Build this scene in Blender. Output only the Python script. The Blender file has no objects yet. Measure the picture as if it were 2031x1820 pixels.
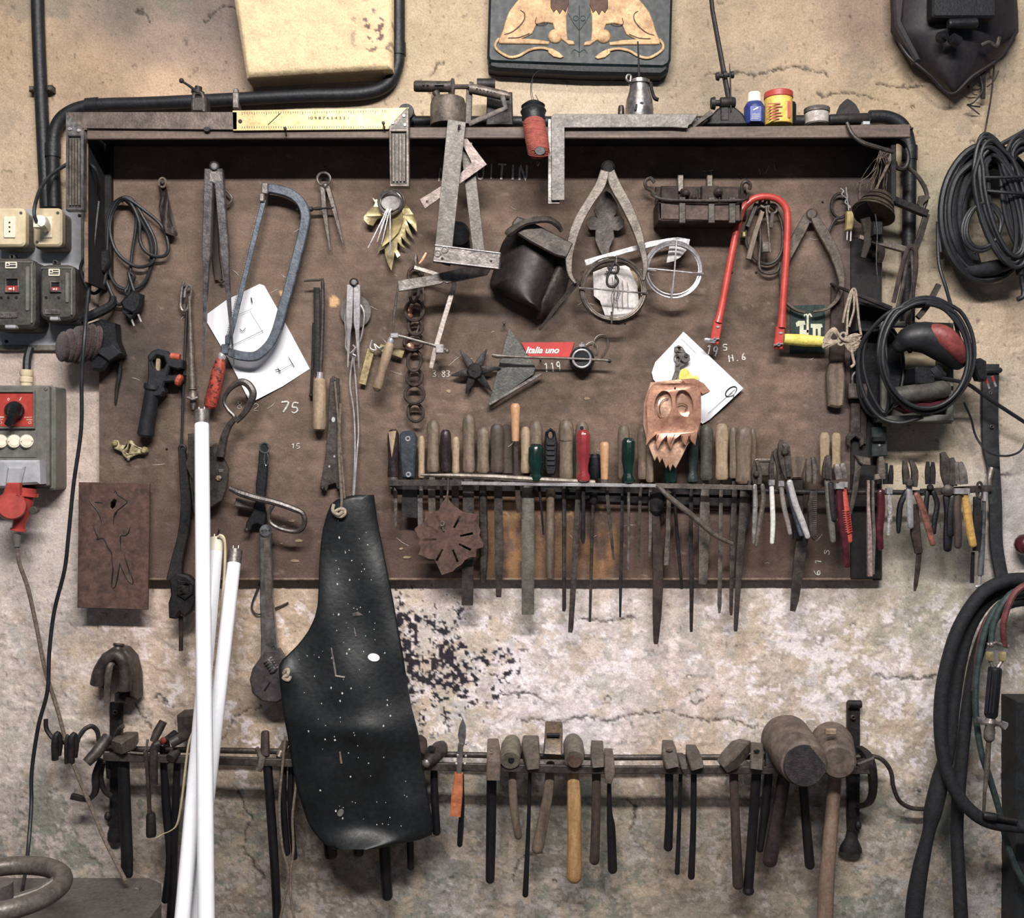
import bpy, math, random
import numpy as np
from mathutils import Vector
from mathutils.geometry import tessellate_polygon
R = random.Random(7)
SC = bpy.context.scene
# units: one step u = 1.1 mm on the wall; the eye is D steps away from the wall, straight in front of it
S = 0.0011; D = 2090.0; CX = 1015.5; CY = 910.0; ZC = 1.6
# ---------------------------------------------------------------- camera, light, exposure
cam = bpy.data.cameras.new('camera'); co = bpy.data.objects.new('camera', cam); SC.collection.objects.link(co)
co.location = (0, -D*S, ZC); co.rotation_euler = (math.pi/2, 0, 0)
cam.sensor_width = 36; cam.lens = 36*D/2031; cam.clip_start = 0.01; SC.camera = co
SC.view_settings.view_transform = 'Standard'; SC.view_settings.look = 'None'
SC.view_settings.gamma = 1; SC.view_settings.use_curve_mapping = False
SC.view_settings.exposure = 0.14
w = bpy.data.worlds.new('world'); SC.world = w; w.use_nodes = True
w.node_tree.nodes['Background'].inputs[0].default_value = (0.60, 0.76, 1.0, 1)
w.node_tree.nodes['Background'].inputs[1].default_value = 0.11
def area(name, loc, tgt, sx, sy, pw, col):
    l = bpy.data.lights.new(name, 'AREA'); l.shape = 'RECTANGLE'; l.size = sx; l.size_y = sy; l.energy = pw; l.color = col
    o = bpy.data.objects.new(name, l); SC.collection.objects.link(o); o.location = loc
    o.rotation_euler = (Vector(tgt)-Vector(loc)).to_track_quat('-Z', 'Y').to_euler(); return o
area('ceiling_strip_light', (0.0, -2.35, ZC+1.62), (0, -.4, ZC-1.6), 1.7, 0.16, 128, (1.0, 0.955, 0.915))
area('ceiling_strip_light', (0.1, -1.55, ZC+2.1), (0, 0, ZC-0.9), 1.6, 0.16, 22, (1.0, 0.95, 0.88))

# ---------------------------------------------------------------- helpers
def P(x, y, d=0.0):
    k = (D-d)/D
    return Vector(((x-CX)*k*S, -d*S, (CY-y)*k*S+ZC))
def lin(c):
    g = .3*c[0]+.59*c[1]+.11*c[2]; c = [v+(g-v)*.14 for v in c[:3]]
    return tuple(((v/255)/12.92 if v/255 <= 0.04045 else ((v/255+0.055)/1.055)**2.4) for v in c[:3])
def crom(pts, sub, closed=False):
    n = len(pts)
    if n < 3 or sub < 2: return [tuple(p) for p in pts]
    out = []
    segs = n if closed else n-1
    for i in range(segs):
        if closed: a, b, c, d = pts[(i-1) % n], pts[i], pts[(i+1) % n], pts[(i+2) % n]
        else: a, b, c, d = pts[max(i-1, 0)], pts[i], pts[i+1], pts[min(i+2, n-1)]
        for j in range(sub):
            t = j/sub
            out.append(tuple(0.5*((2*b[k])+(-a[k]+c[k])*t+(2*a[k]-5*b[k]+4*c[k]-d[k])*t*t+(-a[k]+3*b[k]-3*c[k]+d[k])*t**3) for k in range(len(b))))
    if not closed: out.append(tuple(pts[-1]))
    return out

class M:
    def __init__(s): s.v = []; s.f = []
    def ringsweep(s, W, rr, n=8, closed=False, asp=1.0, sq=False, cap=True, caps=(True, True)):
        m = len(W)
        T = []
        for i in range(m):
            a = W[i-1] if (i > 0 or closed) else W[i]; b = W[(i+1) % m] if (i < m-1 or closed) else W[i]
            t = b-a
            T.append(t.normalized() if t.length > 1e-9 else Vector((0, 0, 1)))
        ref = Vector((1, 0, 0)) if abs(T[0].x) < 0.9 else Vector((0, 0, 1))
        u = (ref-T[0]*ref.dot(T[0])).normalized()
        base = len(s.v)
        if sq: prof = [(1, .8), (.84, 1), (-.84, 1), (-1, .8), (-1, -.8), (-.84, -1), (.84, -1), (1, -.8)]
        else: prof = [(math.cos(2*math.pi*k/n), math.sin(2*math.pi*k/n)) for k in range(n)]
        n = len(prof)
        for i in range(m):
            u = (u-T[i]*u.dot(T[i])).normalized(); vv = T[i].cross(u)
            for a, b in prof: s.v.append(W[i]+u*(a*rr[i])+vv*(b*rr[i]*asp))
        for i in range(m if closed else m-1):
            j = (i+1) % m
            for k in range(n):
                s.f.append((base+i*n+k, base+i*n+(k+1) % n, base+j*n+(k+1) % n, base+j*n+k))
        if not closed and cap:
            if caps[0]: s.f.append(tuple(base+k for k in range(n))[::-1])
            if caps[1]: s.f.append(tuple(base+(m-1)*n+k for k in range(n)))
        return s
    def tube(s, pts, r, n=8, sub=1, closed=False, asp=1.0, sq=False, rnd=False, cap=True):
        if isinstance(r, (list, tuple)) and len(r) != len(pts):
            r = [float(v) for v in np.interp(np.linspace(0, 1, len(pts)), np.linspace(0, 1, len(r)), r)]
        q = [tuple(p)+((r,) if not isinstance(r, (list, tuple)) else (r[i],)) for i, p in enumerate(pts)]
        q = crom(q, sub, closed)
        W = [P(a[0], a[1], a[2]) for a in q]
        rr = [max(a[3], .05)*S*(D-a[2])/D for a in q]
        if rnd and not closed:
            def ex(w0, w1, r0):
                t = (w0-w1).normalized()
                return [(w0+t*r0*math.sin(a)*rnd, r0*math.cos(a)) for a in (.5, 1.0, 1.4)]
            e0 = ex(W[0], W[1], rr[0])[::-1]; e1 = ex(W[-1], W[-2], rr[-1])
            W = [a for a, b in e0]+W+[a for a, b in e1]; rr = [b for a, b in e0]+rr+[b for a, b in e1]
        return s.ringsweep(W, rr, n, closed, asp, sq, cap)
    def lathe(s, p0, p1, prof, n=16, asp=1.0, sq=False):
        q = [tuple(p0[k]+(p1[k]-p0[k])*t for k in range(3)) for t, r in prof]
        for i in range(1, len(q)):
            if q[i] == q[i-1]: q[i] = tuple(q[i][k]+(p1[k]-p0[k])*1e-4 for k in range(3))
        return s.tube(q, [r for t, r in prof], n=n, asp=asp, sq=sq)
    def plate(s, pts, d, t, holes=(), b=1.0, fn=None):
        """outline in steps seen on its front plane d, thickness t back towards the wall; fn(x,y)->extra depth"""
        loops = [list(pts)]+[list(h) for h in holes]
        for li, L in enumerate(loops):
            A = sum(L[i][0]*L[(i+1) % len(L)][1]-L[(i+1) % len(L)][0]*L[i][1] for i in range(len(L)))
            if (A > 0) != (li == 0): L.reverse()
        flat = [p for L in loops for p in L]
        tri = tessellate_polygon([[Vector((p[0], p[1], 0)) for p in L] for L in loops])
        base = len(s.v); N = len(flat); k = (D-d)/D
        b = min(b, t*.5)
        def pos(x, y, dd):
            e = fn(x, y) if fn else 0
            return Vector(((x-CX)*k*S, -(dd+e)*S, (CY-y)*k*S+ZC))
        ins = []
        for L in loops:
            n = len(L)
            for i in range(n):
                a, c, e = L[i-1], L[i], L[(i+1) % n]
                d1 = Vector((c[0]-a[0], c[1]-a[1])); d2 = Vector((e[0]-c[0], e[1]-c[1]))
                if d1.length < 1e-6: d1 = d2
                if d2.length < 1e-6: d2 = d1
                d1.normalize(); d2.normalize()
                n1 = Vector((-d1.y, d1.x)); n2 = Vector((-d2.y, d2.x)); nn = n1+n2
                if nn.length < .3: nn = n1
                else: nn = nn.normalized()/max(.5, nn.normalized().dot(n1))
                ins.append((c[0]+nn.x*b, c[1]+nn.y*b))
        for p in ins: s.v.append(pos(p[0], p[1], d))
        for p in flat: s.v.append(pos(p[0], p[1], d-b))
        for p in flat: s.v.append(pos(p[0], p[1], d-t))
        for a, c, e in tri:
            pa, pc, pe = flat[a], flat[c], flat[e]
            cr = (pc[0]-pa[0])*(pe[1]-pa[1])-(pc[1]-pa[1])*(pe[0]-pa[0])
            if cr > 0: a, c, e = a, e, c
            s.f.append((base+a, base+c, base+e)); s.f.append((base+2*N+a, base+2*N+e, base+2*N+c))
        o = 0
        for L in loops:
            n = len(L)
            for i in range(n):
                j = (i+1) % n
                for lay in (0, 1):
                    s.f.append((base+lay*N+o+i, base+lay*N+o+j, base+(lay+1)*N+o+j, base+(lay+1)*N+o+i))
            o += n
        return s
    def box(s, x0, y0, x1, y1, d0, d1, b=1.5):
        return s.plate([(x0, y0), (x1, y0), (x1, y1), (x0, y1)], d1, d1-d0, b=b)
    def rbox(s, x0, y0, x1, y1, d0, d1, r=6, b=2):
        pts = []
        for cx, cy, a0 in ((x1-r, y0+r, -90), (x1-r, y1-r, 0), (x0+r, y1-r, 90), (x0+r, y0+r, 180)):
            for a in (0, 30, 60, 90): pts.append((cx+r*math.cos(math.radians(a0+a)), cy+r*math.sin(math.radians(a0+a))))
        return s.plate(pts, d1, d1-d0, b=b)
    def bar(s, p0, p1, w0, w1, d, t=4, b=.8):
        dx, dy = p1[0]-p0[0], p1[1]-p0[1]; L = math.hypot(dx, dy); nx, ny = -dy/L, dx/L
        return s.plate([(p0[0]+nx*w0/2, p0[1]+ny*w0/2), (p1[0]+nx*w1/2, p1[1]+ny*w1/2), (p1[0]-nx*w1/2, p1[1]-ny*w1/2), (p0[0]-nx*w0/2, p0[1]-ny*w0/2)], d, t, b=b)
    def disc(s, x, y, r, d, t=3, n=24, ry=None, hole=0, b=1):
        ry = ry or r
        c = [(x+r*math.cos(2*math.pi*i/n), y+ry*math.sin(2*math.pi*i/n)) for i in range(n)]
        h = [[(x+hole*math.cos(2*math.pi*i/n), y+hole*ry/r*math.sin(2*math.pi*i/n)) for i in range(n)]] if hole else []
        return s.plate(c, d, t, h, b)
    def ball(s, x, y, d, r, sy=1, sd=1, n=12):
        W0 = P(x, y, d); k = S*(D-d)/D; base = len(s.v); m = n//2
        for i in range(m+1):
            a = math.pi*i/m
            for j in range(n):
                b = 2*math.pi*j/n
                s.v.append(W0+Vector((r*math.sin(a)*math.cos(b), r*sd*math.sin(a)*math.sin(b), r*sy*math.cos(a)))*k)
        for i in range(m):
            for j in range(n):
                s.f.append((base+i*n+j, base+(i+1)*n+j, base+(i+1)*n+(j+1) % n, base+i*n+(j+1) % n))
        return s
    def ring(s, x, y, d, r, t, n=6, m=28, ry=None, tilt=0, a0=0, a1=360, dt=0):
        ry = ry or r; full = abs(a1-a0) >= 360; pts = []
        c, sn = math.cos(math.radians(tilt)), math.sin(math.radians(tilt))
        for i in range(m if full else m+1):
            a = math.radians(a0+(a1-a0)*i/m); u, v = r*math.cos(a), ry*math.sin(a)
            pts.append((x+u*c-v*sn, y+u*sn+v*c, d+dt*math.sin(a)))
        return s.tube(pts, t, n=n, closed=full)
    def sheet(s, rows, nx, fn, t):
        s.soft = 1
        """rows: (y, xleft, xright); fn(u, v, x, y)->depth of the front face"""
        base = len(s.v); ny = len(rows); N = ny*(nx+1)
        for lay in (0, 1):
            for j, (y, xl, xr) in enumerate(rows):
                for i in range(nx+1):
                    x = xl+(xr-xl)*i/nx; s.v.append(P(x, y, fn(i/nx, j/(ny-1), x, y)-lay*t))
        g = lambda lay, j, i: base+lay*N+j*(nx+1)+i
        for j in range(ny-1):
            for i in range(nx):
                s.f.append((g(0, j, i), g(0, j+1, i), g(0, j+1, i+1), g(0, j, i+1)))
                s.f.append((g(1, j, i), g(1, j, i+1), g(1, j+1, i+1), g(1, j+1, i)))
            s.f.append((g(0, j, 0), g(1, j, 0), g(1, j+1, 0), g(0, j+1, 0)))
            s.f.append((g(0, j, nx), g(0, j+1, nx), g(1, j+1, nx), g(1, j, nx)))
        for i in range(nx):
            s.f.append((g(0, 0, i), g(0, 0, i+1), g(1, 0, i+1), g(1, 0, i)))
            s.f.append((g(0, ny-1, i), g(1, ny-1, i), g(1, ny-1, i+1), g(0, ny-1, i+1)))
        return s
    def mesh(s, name, org, ang=32):
        if getattr(s, 'soft', 0): ang = 85
        me = bpy.data.meshes.new(name)
        me.from_pydata([tuple(a-org) for a in s.v], [], [f for f in s.f if len(set(f)) > 2])
        me.validate(); me.update()
        import bmesh
        bm = bmesh.new(); bm.from_mesh(me); bmesh.ops.recalc_face_normals(bm, faces=bm.faces); bm.to_mesh(me); bm.free()
        me.polygons.foreach_set('use_smooth', [True]*len(me.polygons))
        me.set_sharp_from_angle(angle=math.radians(ang))
        return me

def link(o): SC.collection.objects.link(o); return o
def tag(o, label=None, cat=None, group=None, kind=None):
    if label: o['label'] = label
    if cat: o['category'] = cat
    if group: o['group'] = group
    if kind: o['kind'] = kind
    return o
def ribbon(pts, ws, d, t, sub=5, b=1.2):
    q = crom([tuple(p)+(w_,) for p, w_ in zip(pts, ws)], sub); L, Rr = [], []
    for i, (x, y, w_) in enumerate(q):
        a, c = q[max(i-1, 0)], q[min(i+1, len(q)-1)]; dx, dy = c[0]-a[0], c[1]-a[1]; n = math.hypot(dx, dy) or 1
        L.append((x-dy/n*w_, y+dx/n*w_)); Rr.append((x+dy/n*w_, y-dx/n*w_))
    return M().plate(L+Rr[::-1], d, t, b=b)
class Th:
    def __init__(s, name, label, cat, x, y, d=32, group=None, kind=None):
        s.o = link(bpy.data.objects.new(name, None)); s.org = P(x, y, d); s.o.location = s.org
        s.o.empty_display_size = .02; tag(s.o, label, cat, group, kind)
    def add(s, name, mb, mt, parent=None, label=None, kind=None):
        o = link(bpy.data.objects.new(name, mb.mesh(name, s.org))); o.data.materials.append(mt)
        o.parent = parent or s.o
        if label: o['label'] = label
        if kind: o['kind'] = kind
        return o
def one(name, label, cat, mb, mt, group=None, kind=None):
    org = sum(mb.v, Vector())/len(mb.v)
    o = link(bpy.data.objects.new(name, mb.mesh(name, org))); o.location = org; o.data.materials.append(mt)
    return tag(o, label, cat, group, kind)
class Sub(Th):
    """parts of a thing that is itself one mesh"""
    def __init__(s, o): s.o = o; s.org = o.location.copy()
def textmesh(txt, x, y, h, d, rot=0, shear=0, bold=0, sx=1.0, ex=.6, align='LEFT'):
    cu = bpy.data.curves.new('t', 'FONT'); cu.body = txt; cu.shear = shear; cu.offset = bold; cu.extrude = 0; cu.align_x = align
    ob = bpy.data.objects.new('t', cu); SC.collection.objects.link(ob)
    bpy.context.view_layer.update()
    me = bpy.data.meshes.new_from_object(ob.evaluated_get(bpy.context.evaluated_depsgraph_get()))
    m = M(); c, sn = math.cos(math.radians(rot)), math.sin(math.radians(rot)); k = h/.72
    vs = [(v.co.x*k*sx, v.co.y*k) for v in me.vertices]
    for lay in (0, 1):
        for a, b in vs: m.v.append(P(x+a*c+b*sn, y+a*sn-b*c, d)+Vector((0, lay*ex*S, 0)))
    n = len(vs)
    for p in me.polygons:
        m.f.append(tuple(p.vertices))
    bpy.data.objects.remove(ob); bpy.data.meshes.remove(me)
    m.v = m.v[:n]
    return m

# ---------------------------------------------------------------- materials
def mk(name, c1, c2=None, rough=.6, metal=0.0, sc=45, bump=.25, spec=.4, c3=None, th=.66, st=(1, 1, 1), coat=0, sheen=0):
    m = bpy.data.materials.new(name); m.use_nodes = True; nt = m.node_tree; N = nt.nodes; L = nt.links
    b = N['Principled BSDF']
    tc = N.new('ShaderNodeTexCoord'); mp = N.new('ShaderNodeMapping'); mp.inputs['Scale'].default_value = st
    L.new(tc.outputs['Object'], mp.inputs[0])
    nz = N.new('ShaderNodeTexNoise'); nz.inputs['Scale'].default_value = sc; nz.inputs['Detail'].default_value = 7; nz.inputs['Roughness'].default_value = .65
    L.new(mp.outputs[0], nz.inputs[0])
    c2 = c2 or tuple(v*.72 for v in c1)
    rp = N.new('ShaderNodeValToRGB'); rp.color_ramp.elements[0].position = .36; rp.color_ramp.elements[1].position = .64
    rp.color_ramp.elements[0].color = lin(c2)+(1,); rp.color_ramp.elements[1].color = lin(c1)+(1,)
    L.new(nz.outputs[0], rp.inputs[0]); src = rp.outputs[0]
    n2 = N.new('ShaderNodeTexNoise'); n2.inputs['Scale'].default_value = sc*4.5; n2.inputs['Detail'].default_value = 5
    L.new(mp.outputs[0], n2.inputs[0])
    if c3:
        n3 = N.new('ShaderNodeTexNoise'); n3.inputs['Scale'].default_value = sc*2.2; n3.inputs['Detail'].default_value = 8; n3.inputs['Roughness'].default_value = .7
        L.new(tc.outputs['Object'], n3.inputs[0])
        r3 = N.new('ShaderNodeValToRGB'); r3.color_ramp.elements[0].position = th; r3.color_ramp.elements[1].position = th+.05
        L.new(n3.outputs[0], r3.inputs[0])
        mx = N.new('ShaderNodeMix'); mx.data_type = 'RGBA'; L.new(r3.outputs[0], mx.inputs[0]); L.new(src, mx.inputs[6]); mx.inputs[7].default_value = lin(c3)+(1,)
        src = mx.outputs[2]
    if bump > .05:
        n4 = N.new('ShaderNodeTexNoise'); n4.inputs['Scale'].default_value = 130; n4.inputs['Detail'].default_value = 8; n4.inputs['Roughness'].default_value = .75
        L.new(tc.outputs['Object'], n4.inputs[0])
        g4 = N.new('ShaderNodeMapRange'); g4.inputs[1].default_value = .32; g4.inputs[2].default_value = .68; g4.inputs[3].default_value = 1-.38*min(1, bump/.22); g4.inputs[4].default_value = 1+.2*min(1, bump/.22)
        L.new(n4.outputs[0], g4.inputs[0]); v4 = N.new('ShaderNodeVectorMath'); v4.operation = 'SCALE'
        L.new(src, v4.inputs[0]); L.new(g4.outputs[0], v4.inputs['Scale']); src = v4.outputs[0]
    L.new(src, b.inputs['Base Color'])
    mr = N.new('ShaderNodeMapRange'); mr.inputs[3].default_value = max(.05, rough-.13); mr.inputs[4].default_value = min(1, rough+.15)
    L.new(n2.outputs[0], mr.inputs[0]); L.new(mr.outputs[0], b.inputs['Roughness'])
    b.inputs['Metallic'].default_value = metal; b.inputs['Specular IOR Level'].default_value = spec
    if coat: b.inputs['Coat Weight'].default_value = coat; b.inputs['Coat Roughness'].default_value = .15
    if sheen: b.inputs['Sheen Weight'].default_value = sheen
    if bump:
        bp = N.new('ShaderNodeBump'); bp.inputs['Strength'].default_value = bump; bp.inputs['Distance'].default_value = .002
        L.new(n2.outputs[0], bp.inputs['Height']); L.new(bp.outputs[0], b.inputs['Normal'])
    return m
IRON = mk('dark_iron', (52, 47, 47), (27, 26, 30), .55, .35)
IRON2 = mk('worn_iron', (84, 76, 70), (50, 45, 44), .5, .4)
IRON3 = mk('grey_iron', (122, 112, 103), (82, 73, 67), .45, .45)
STEEL = mk('dull_steel', (140, 132, 127), (90, 83, 80), .4, .5, c3=(90, 80, 74))
BRIGHT = mk('bright_steel', (215, 210, 212), (165, 160, 162), .28, .6, bump=.1)
CHROME = mk('chromed_steel', (200, 198, 200), (120, 116, 118), .2, .85, bump=.06)
BLACK = mk('black_paint', (30, 31, 36), (17, 18, 23), .45, .1)
RUBBER = mk('black_rubber', (36, 38, 43), (22, 24, 28), .5, 0, bump=.1)
HOSE = mk('hose_fabric', (34, 36, 42), (18, 20, 25), .75, 0, sc=120, bump=.5)
PIPE = mk('grey_pipe', (34, 34, 39), (24, 25, 30), .5, .1)
RUST = mk('rusty_sheet', (104, 76, 66), (72, 52, 47), .8, .15, c3=(122, 84, 62))
RUSTD = mk('dark_rust', (74, 58, 52), (44, 36, 35), .75, .25)
WOODL = mk('pale_wood', (172, 148, 118), (124, 102, 80), .6, 0, sc=30, st=(1, 1, .18), bump=.2)
WOODY = mk('yellow_wood', (196, 155, 100), (150, 110, 68), .5, 0, sc=28, st=(1, 1, .15), bump=.2, c3=(82, 60, 42), th=.68)
WOODM = mk('greasy_wood', (128, 110, 92), (80, 67, 58), .5, 0, sc=28, st=(1, 1, .2), bump=.25)
WOODD = mk('dark_wood', (82, 66, 58), (50, 42, 40), .55, 0, sc=28, st=(1, 1, .2), bump=.25)
WOODO = mk('orange_wood', (200, 150, 108), (160, 112, 76), .45, 0, sc=28, st=(1, 1, .2), bump=.15)
BLKH = mk('blackened_handle', (30, 27, 31), (14, 13, 18), .4, 0, sc=30, st=(1, 1, .3))
BRASS = mk('brass', (196, 180, 130), (142, 124, 84), .35, .55, bump=.12)
BRASSY = mk('worn_brass_blade', (190, 170, 116), (158, 136, 90), .4, .35, bump=.1, c3=(120, 92, 60), th=.7)
COPPER = mk('copper', (205, 150, 122), (160, 108, 88), .34, .5, bump=.1)
COPPERL = mk('bright_copper', (236, 190, 160), (205, 150, 120), .25, .6, bump=.08)
RED = mk('red_paint', (196, 66, 56), (170, 52, 46), .35, 0, bump=.05, coat=.4)
REDW = mk('worn_red_paint', (192, 70, 50), (140, 46, 38), .5, 0, c3=(50, 36, 34), th=.52)
REDP = mk('red_plastic', (184, 62, 54), (156, 50, 44), .45, 0, bump=.05)
WINE = mk('dark_red_plastic', (88, 30, 38), (56, 20, 28), .3, 0, bump=.05, coat=.4)
ORANGE = mk('orange_plastic', (196, 84, 62), (160, 62, 48), .5)
GREEN = mk('green_plastic', (15, 46, 38), (8, 26, 23), .2, 0, bump=.02, coat=.6)
BLUEG = mk('blue_grey_paint', (96, 104, 116), (66, 72, 84), .45, .3, c3=(150, 150, 152), th=.7)
WHITE = mk('white_glass', (240, 240, 246), (232, 232, 240), .25, 0, bump=0, coat=.3)
CREAM = mk('cream_plastic', (214, 196, 160), (196, 176, 140), .45, 0, bump=.06, c3=(150, 120, 90), th=.72)
IVORY = mk('ivory_plastic', (232, 224, 204), (218, 206, 182), .4, 0, bump=.04)
PAPER = mk('paper', (232, 232, 238), (222, 221, 228), .85, 0, sc=12, bump=.05)
PAPER2 = mk('creased_paper', (214, 208, 206), (190, 182, 180), .85, 0, sc=14, bump=.3)
GREYP = mk('grey_plastic', (112, 112, 104), (94, 94, 88), .5, 0, bump=.12)
GREYD = mk('dark_grey_casting', (88, 86, 80), (66, 64, 60), .45, .2, bump=.2)
GREYL = mk('light_grey_panel', (176, 178, 184), (150, 150, 156), .5, .1, sc=14, bump=.08)
ROPE = mk('cotton_rope', (186, 168, 148), (146, 128, 112), .9, 0, sc=150, bump=.8)
TWINE = mk('greasy_twine', (128, 112, 96), (92, 80, 70), .9, 0, sc=150, bump=.6)
LEATHER = mk('black_leather', (22, 26, 29), (12, 15, 18), .45, 0, sc=22, bump=.3, spec=.42, c3=(50, 54, 56), th=.72)
LEATHB = mk('brown_leather', (62, 50, 46), (36, 31, 32), .6, .1, sc=20, bump=.35)
WOOL = mk('brown_wool', (82, 56, 56), (44, 30, 34), .95, 0, sc=90, bump=1.5, sheen=.2)
BLUE = mk('blue_plastic', (44, 58, 130), (34, 44, 104), .35)
YELLOW = mk('yellow_label', (226, 196, 84), (212, 172, 66), .45)
YELP = mk('yellow_grip', (236, 222, 104), (214, 196, 80), .5)
GLASSY = mk('cloudy_jar', (190, 180, 172), (160, 150, 144), .2, 0, coat=.5)
CHALK = mk('chalk', (226, 222, 218), (176, 172, 168), .95, 0, sc=200, bump=.3)
INK = mk('ink', (60, 60, 70), (40, 40, 50), .8, 0, bump=0)
ALU = mk('cast_aluminium', (158, 154, 152), (96, 92, 92), .3, .75, sc=30, bump=.15)
GOLD = mk('old_gold_paint', (206, 168, 118), (164, 124, 84), .6, .05, sc=30, bump=.4, c3=(112, 78, 56), th=.64)
UMBER = mk('umber_paint', (96, 64, 50), (66, 46, 42), .7, 0, sc=30)
PANEL = mk('green_black_paint', (26, 38, 42), (15, 23, 28), .5, 0, sc=16, bump=.25, c3=(40, 54, 54), th=.7)
MAROON = mk('mottled_grip', (60, 46, 46), (30, 27, 32), .3, 0, c3=(130, 110, 110), th=.68)
THREAD = mk('red_thread', (176, 86, 72), (140, 62, 54), .85, 0, sc=120, bump=.8, st=(.2, .2, 3))

def fbm(X, Y, scale, octv=4, seed=0, rough=.55):
    rs = np.random.RandomState(seed); out = np.zeros_like(X); amp = 1.0; tot = 0
    for o in range(octv):
        n = 256; g = rs.rand(n, n)
        fx = X/scale*(2**o)+37.3*o+500; fy = Y/scale*(2**o)+11.7*o+500
        ix = np.floor(fx).astype(int); iy = np.floor(fy).astype(int); tx = fx-ix; ty = fy-iy
        tx = tx*tx*(3-2*tx); ty = ty*ty*(3-2*ty)
        a = g[ix % n, iy % n]; b = g[(ix+1) % n, iy % n]; c = g[ix % n, (iy+1) % n]; e = g[(ix+1) % n, (iy+1) % n]
        out += amp*((a*(1-tx)+b*tx)*(1-ty)+(c*(1-tx)+e*tx)*ty); tot += amp; amp *= rough
    return out/tot
def sst(x, a, b):
    t = np.clip((x-a)/(b-a), 0, 1); return t*t*(3-2*t)
def idw(X, Y, pts, pw=3.0):
    num = np.zeros(X.shape+(len(pts[0][2]),)); den = np.zeros(X.shape)
    for x, y, c in pts:
        wgt = 1/(((X-x)**2+(Y-y)**2+900)**(pw/2)); den += wgt; num += wgt[..., None]*np.array(c, float)
    return num/den[..., None]
def np_lin(c):
    c = np.clip(c/255., 0, 1); return np.where(c <= .04045, c/12.92, ((c+.055)/1.055)**2.4)
def painted(name, xs, ys, d, colf, dispf, matn, backt=None):
    X, Y = np.meshgrid(xs, ys); col = colf(X, Y); dz = dispf(X, Y)
    k = (D-d)/D; ny, nx = X.shape
    V = np.stack([(X-CX)*k*S, -(d+dz)*S, (CY-Y)*k*S+ZC], -1).reshape(-1, 3)
    idx = np.arange(ny*nx).reshape(ny, nx)
    F = np.stack([idx[:-1, :-1], idx[1:, :-1], idx[1:, 1:], idx[:-1, 1:]], -1).reshape(-1, 4)
    Vn = [V]; Fl = [F]
    if backt:
        e = np.concatenate([idx[0, :], idx[1:, -1], idx[-1, -2::-1], idx[-2:0:-1, 0]]); B = V[e].copy(); B[:, 1] += backt*S
        nb = len(V); m = len(e); j = (np.arange(m)+1) % m
        Fl.append(np.stack([e, e[j], nb+j, nb+np.arange(m)], -1)); Vn.append(B)
    V = np.concatenate(Vn); F = np.concatenate(Fl)
    org = V.mean(0); me = bpy.data.meshes.new(name)
    me.vertices.add(len(V)); me.vertices.foreach_set('co', (V-org).astype(np.float32).ravel())
    me.loops.add(F.size); me.loops.foreach_set('vertex_index', F.astype(np.int32).ravel())
    me.polygons.add(len(F)); me.polygons.foreach_set('loop_start', (np.arange(len(F))*4).astype(np.int32))
    me.update(calc_edges=True)
    ca = me.color_attributes.new('stain', 'FLOAT_COLOR', 'POINT')
    C = np.ones((len(V), 4), np.float32); C[:ny*nx, :3] = np_lin(col).reshape(-1, 3)
    if backt: C[ny*nx:, :3] = C[e, :3]
    ca.data.foreach_set('color', C.ravel())
    me.polygons.foreach_set('use_smooth', [True]*len(me.polygons)); me.set_sharp_from_angle(angle=math.radians(60))
    o = link(bpy.data.objects.new(name, me)); o.location = org
    m = bpy.data.materials.new(matn); m.use_nodes = True; nt = m.node_tree; N = nt.nodes; L = nt.links; b = N['Principled BSDF']
    at = N.new('ShaderNodeAttribute'); at.attribute_name = 'stain'
    tc = N.new('ShaderNodeTexCoord'); nz = N.new('ShaderNodeTexNoise'); nz.inputs['Scale'].default_value = 260; nz.inputs['Detail'].default_value = 6
    n2 = N.new('ShaderNodeTexNoise'); n2.inputs['Scale'].default_value = 60; n2.inputs['Detail'].default_value = 9; n2.inputs['Roughness'].default_value = .7
    L.new(tc.outputs['Object'], nz.inputs[0]); L.new(tc.outputs['Object'], n2.inputs[0])
    mr = N.new('ShaderNodeMapRange'); mr.inputs[1].default_value = .3; mr.inputs[2].default_value = .7; mr.inputs[3].default_value = .80; mr.inputs[4].default_value = 1.14
    L.new(nz.outputs[0], mr.inputs[0])
    mx = N.new('ShaderNodeVectorMath'); mx.operation = 'SCALE'; L.new(at.outputs['Color'], mx.inputs[0]); L.new(mr.outputs[0], mx.inputs['Scale'])
    L.new(mx.outputs[0], b.inputs['Base Color']); b.inputs['Roughness'].default_value = .85; b.inputs['Specular IOR Level'].default_value = .25
    bp = N.new('ShaderNodeBump'); bp.inputs['Strength'].default_value = .5; bp.inputs['Distance'].default_value = .006
    L.new(n2.outputs[0], bp.inputs['Height']); L.new(bp.outputs[0], b.inputs['Normal'])
    me.materials.append(m); return o, m

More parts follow.
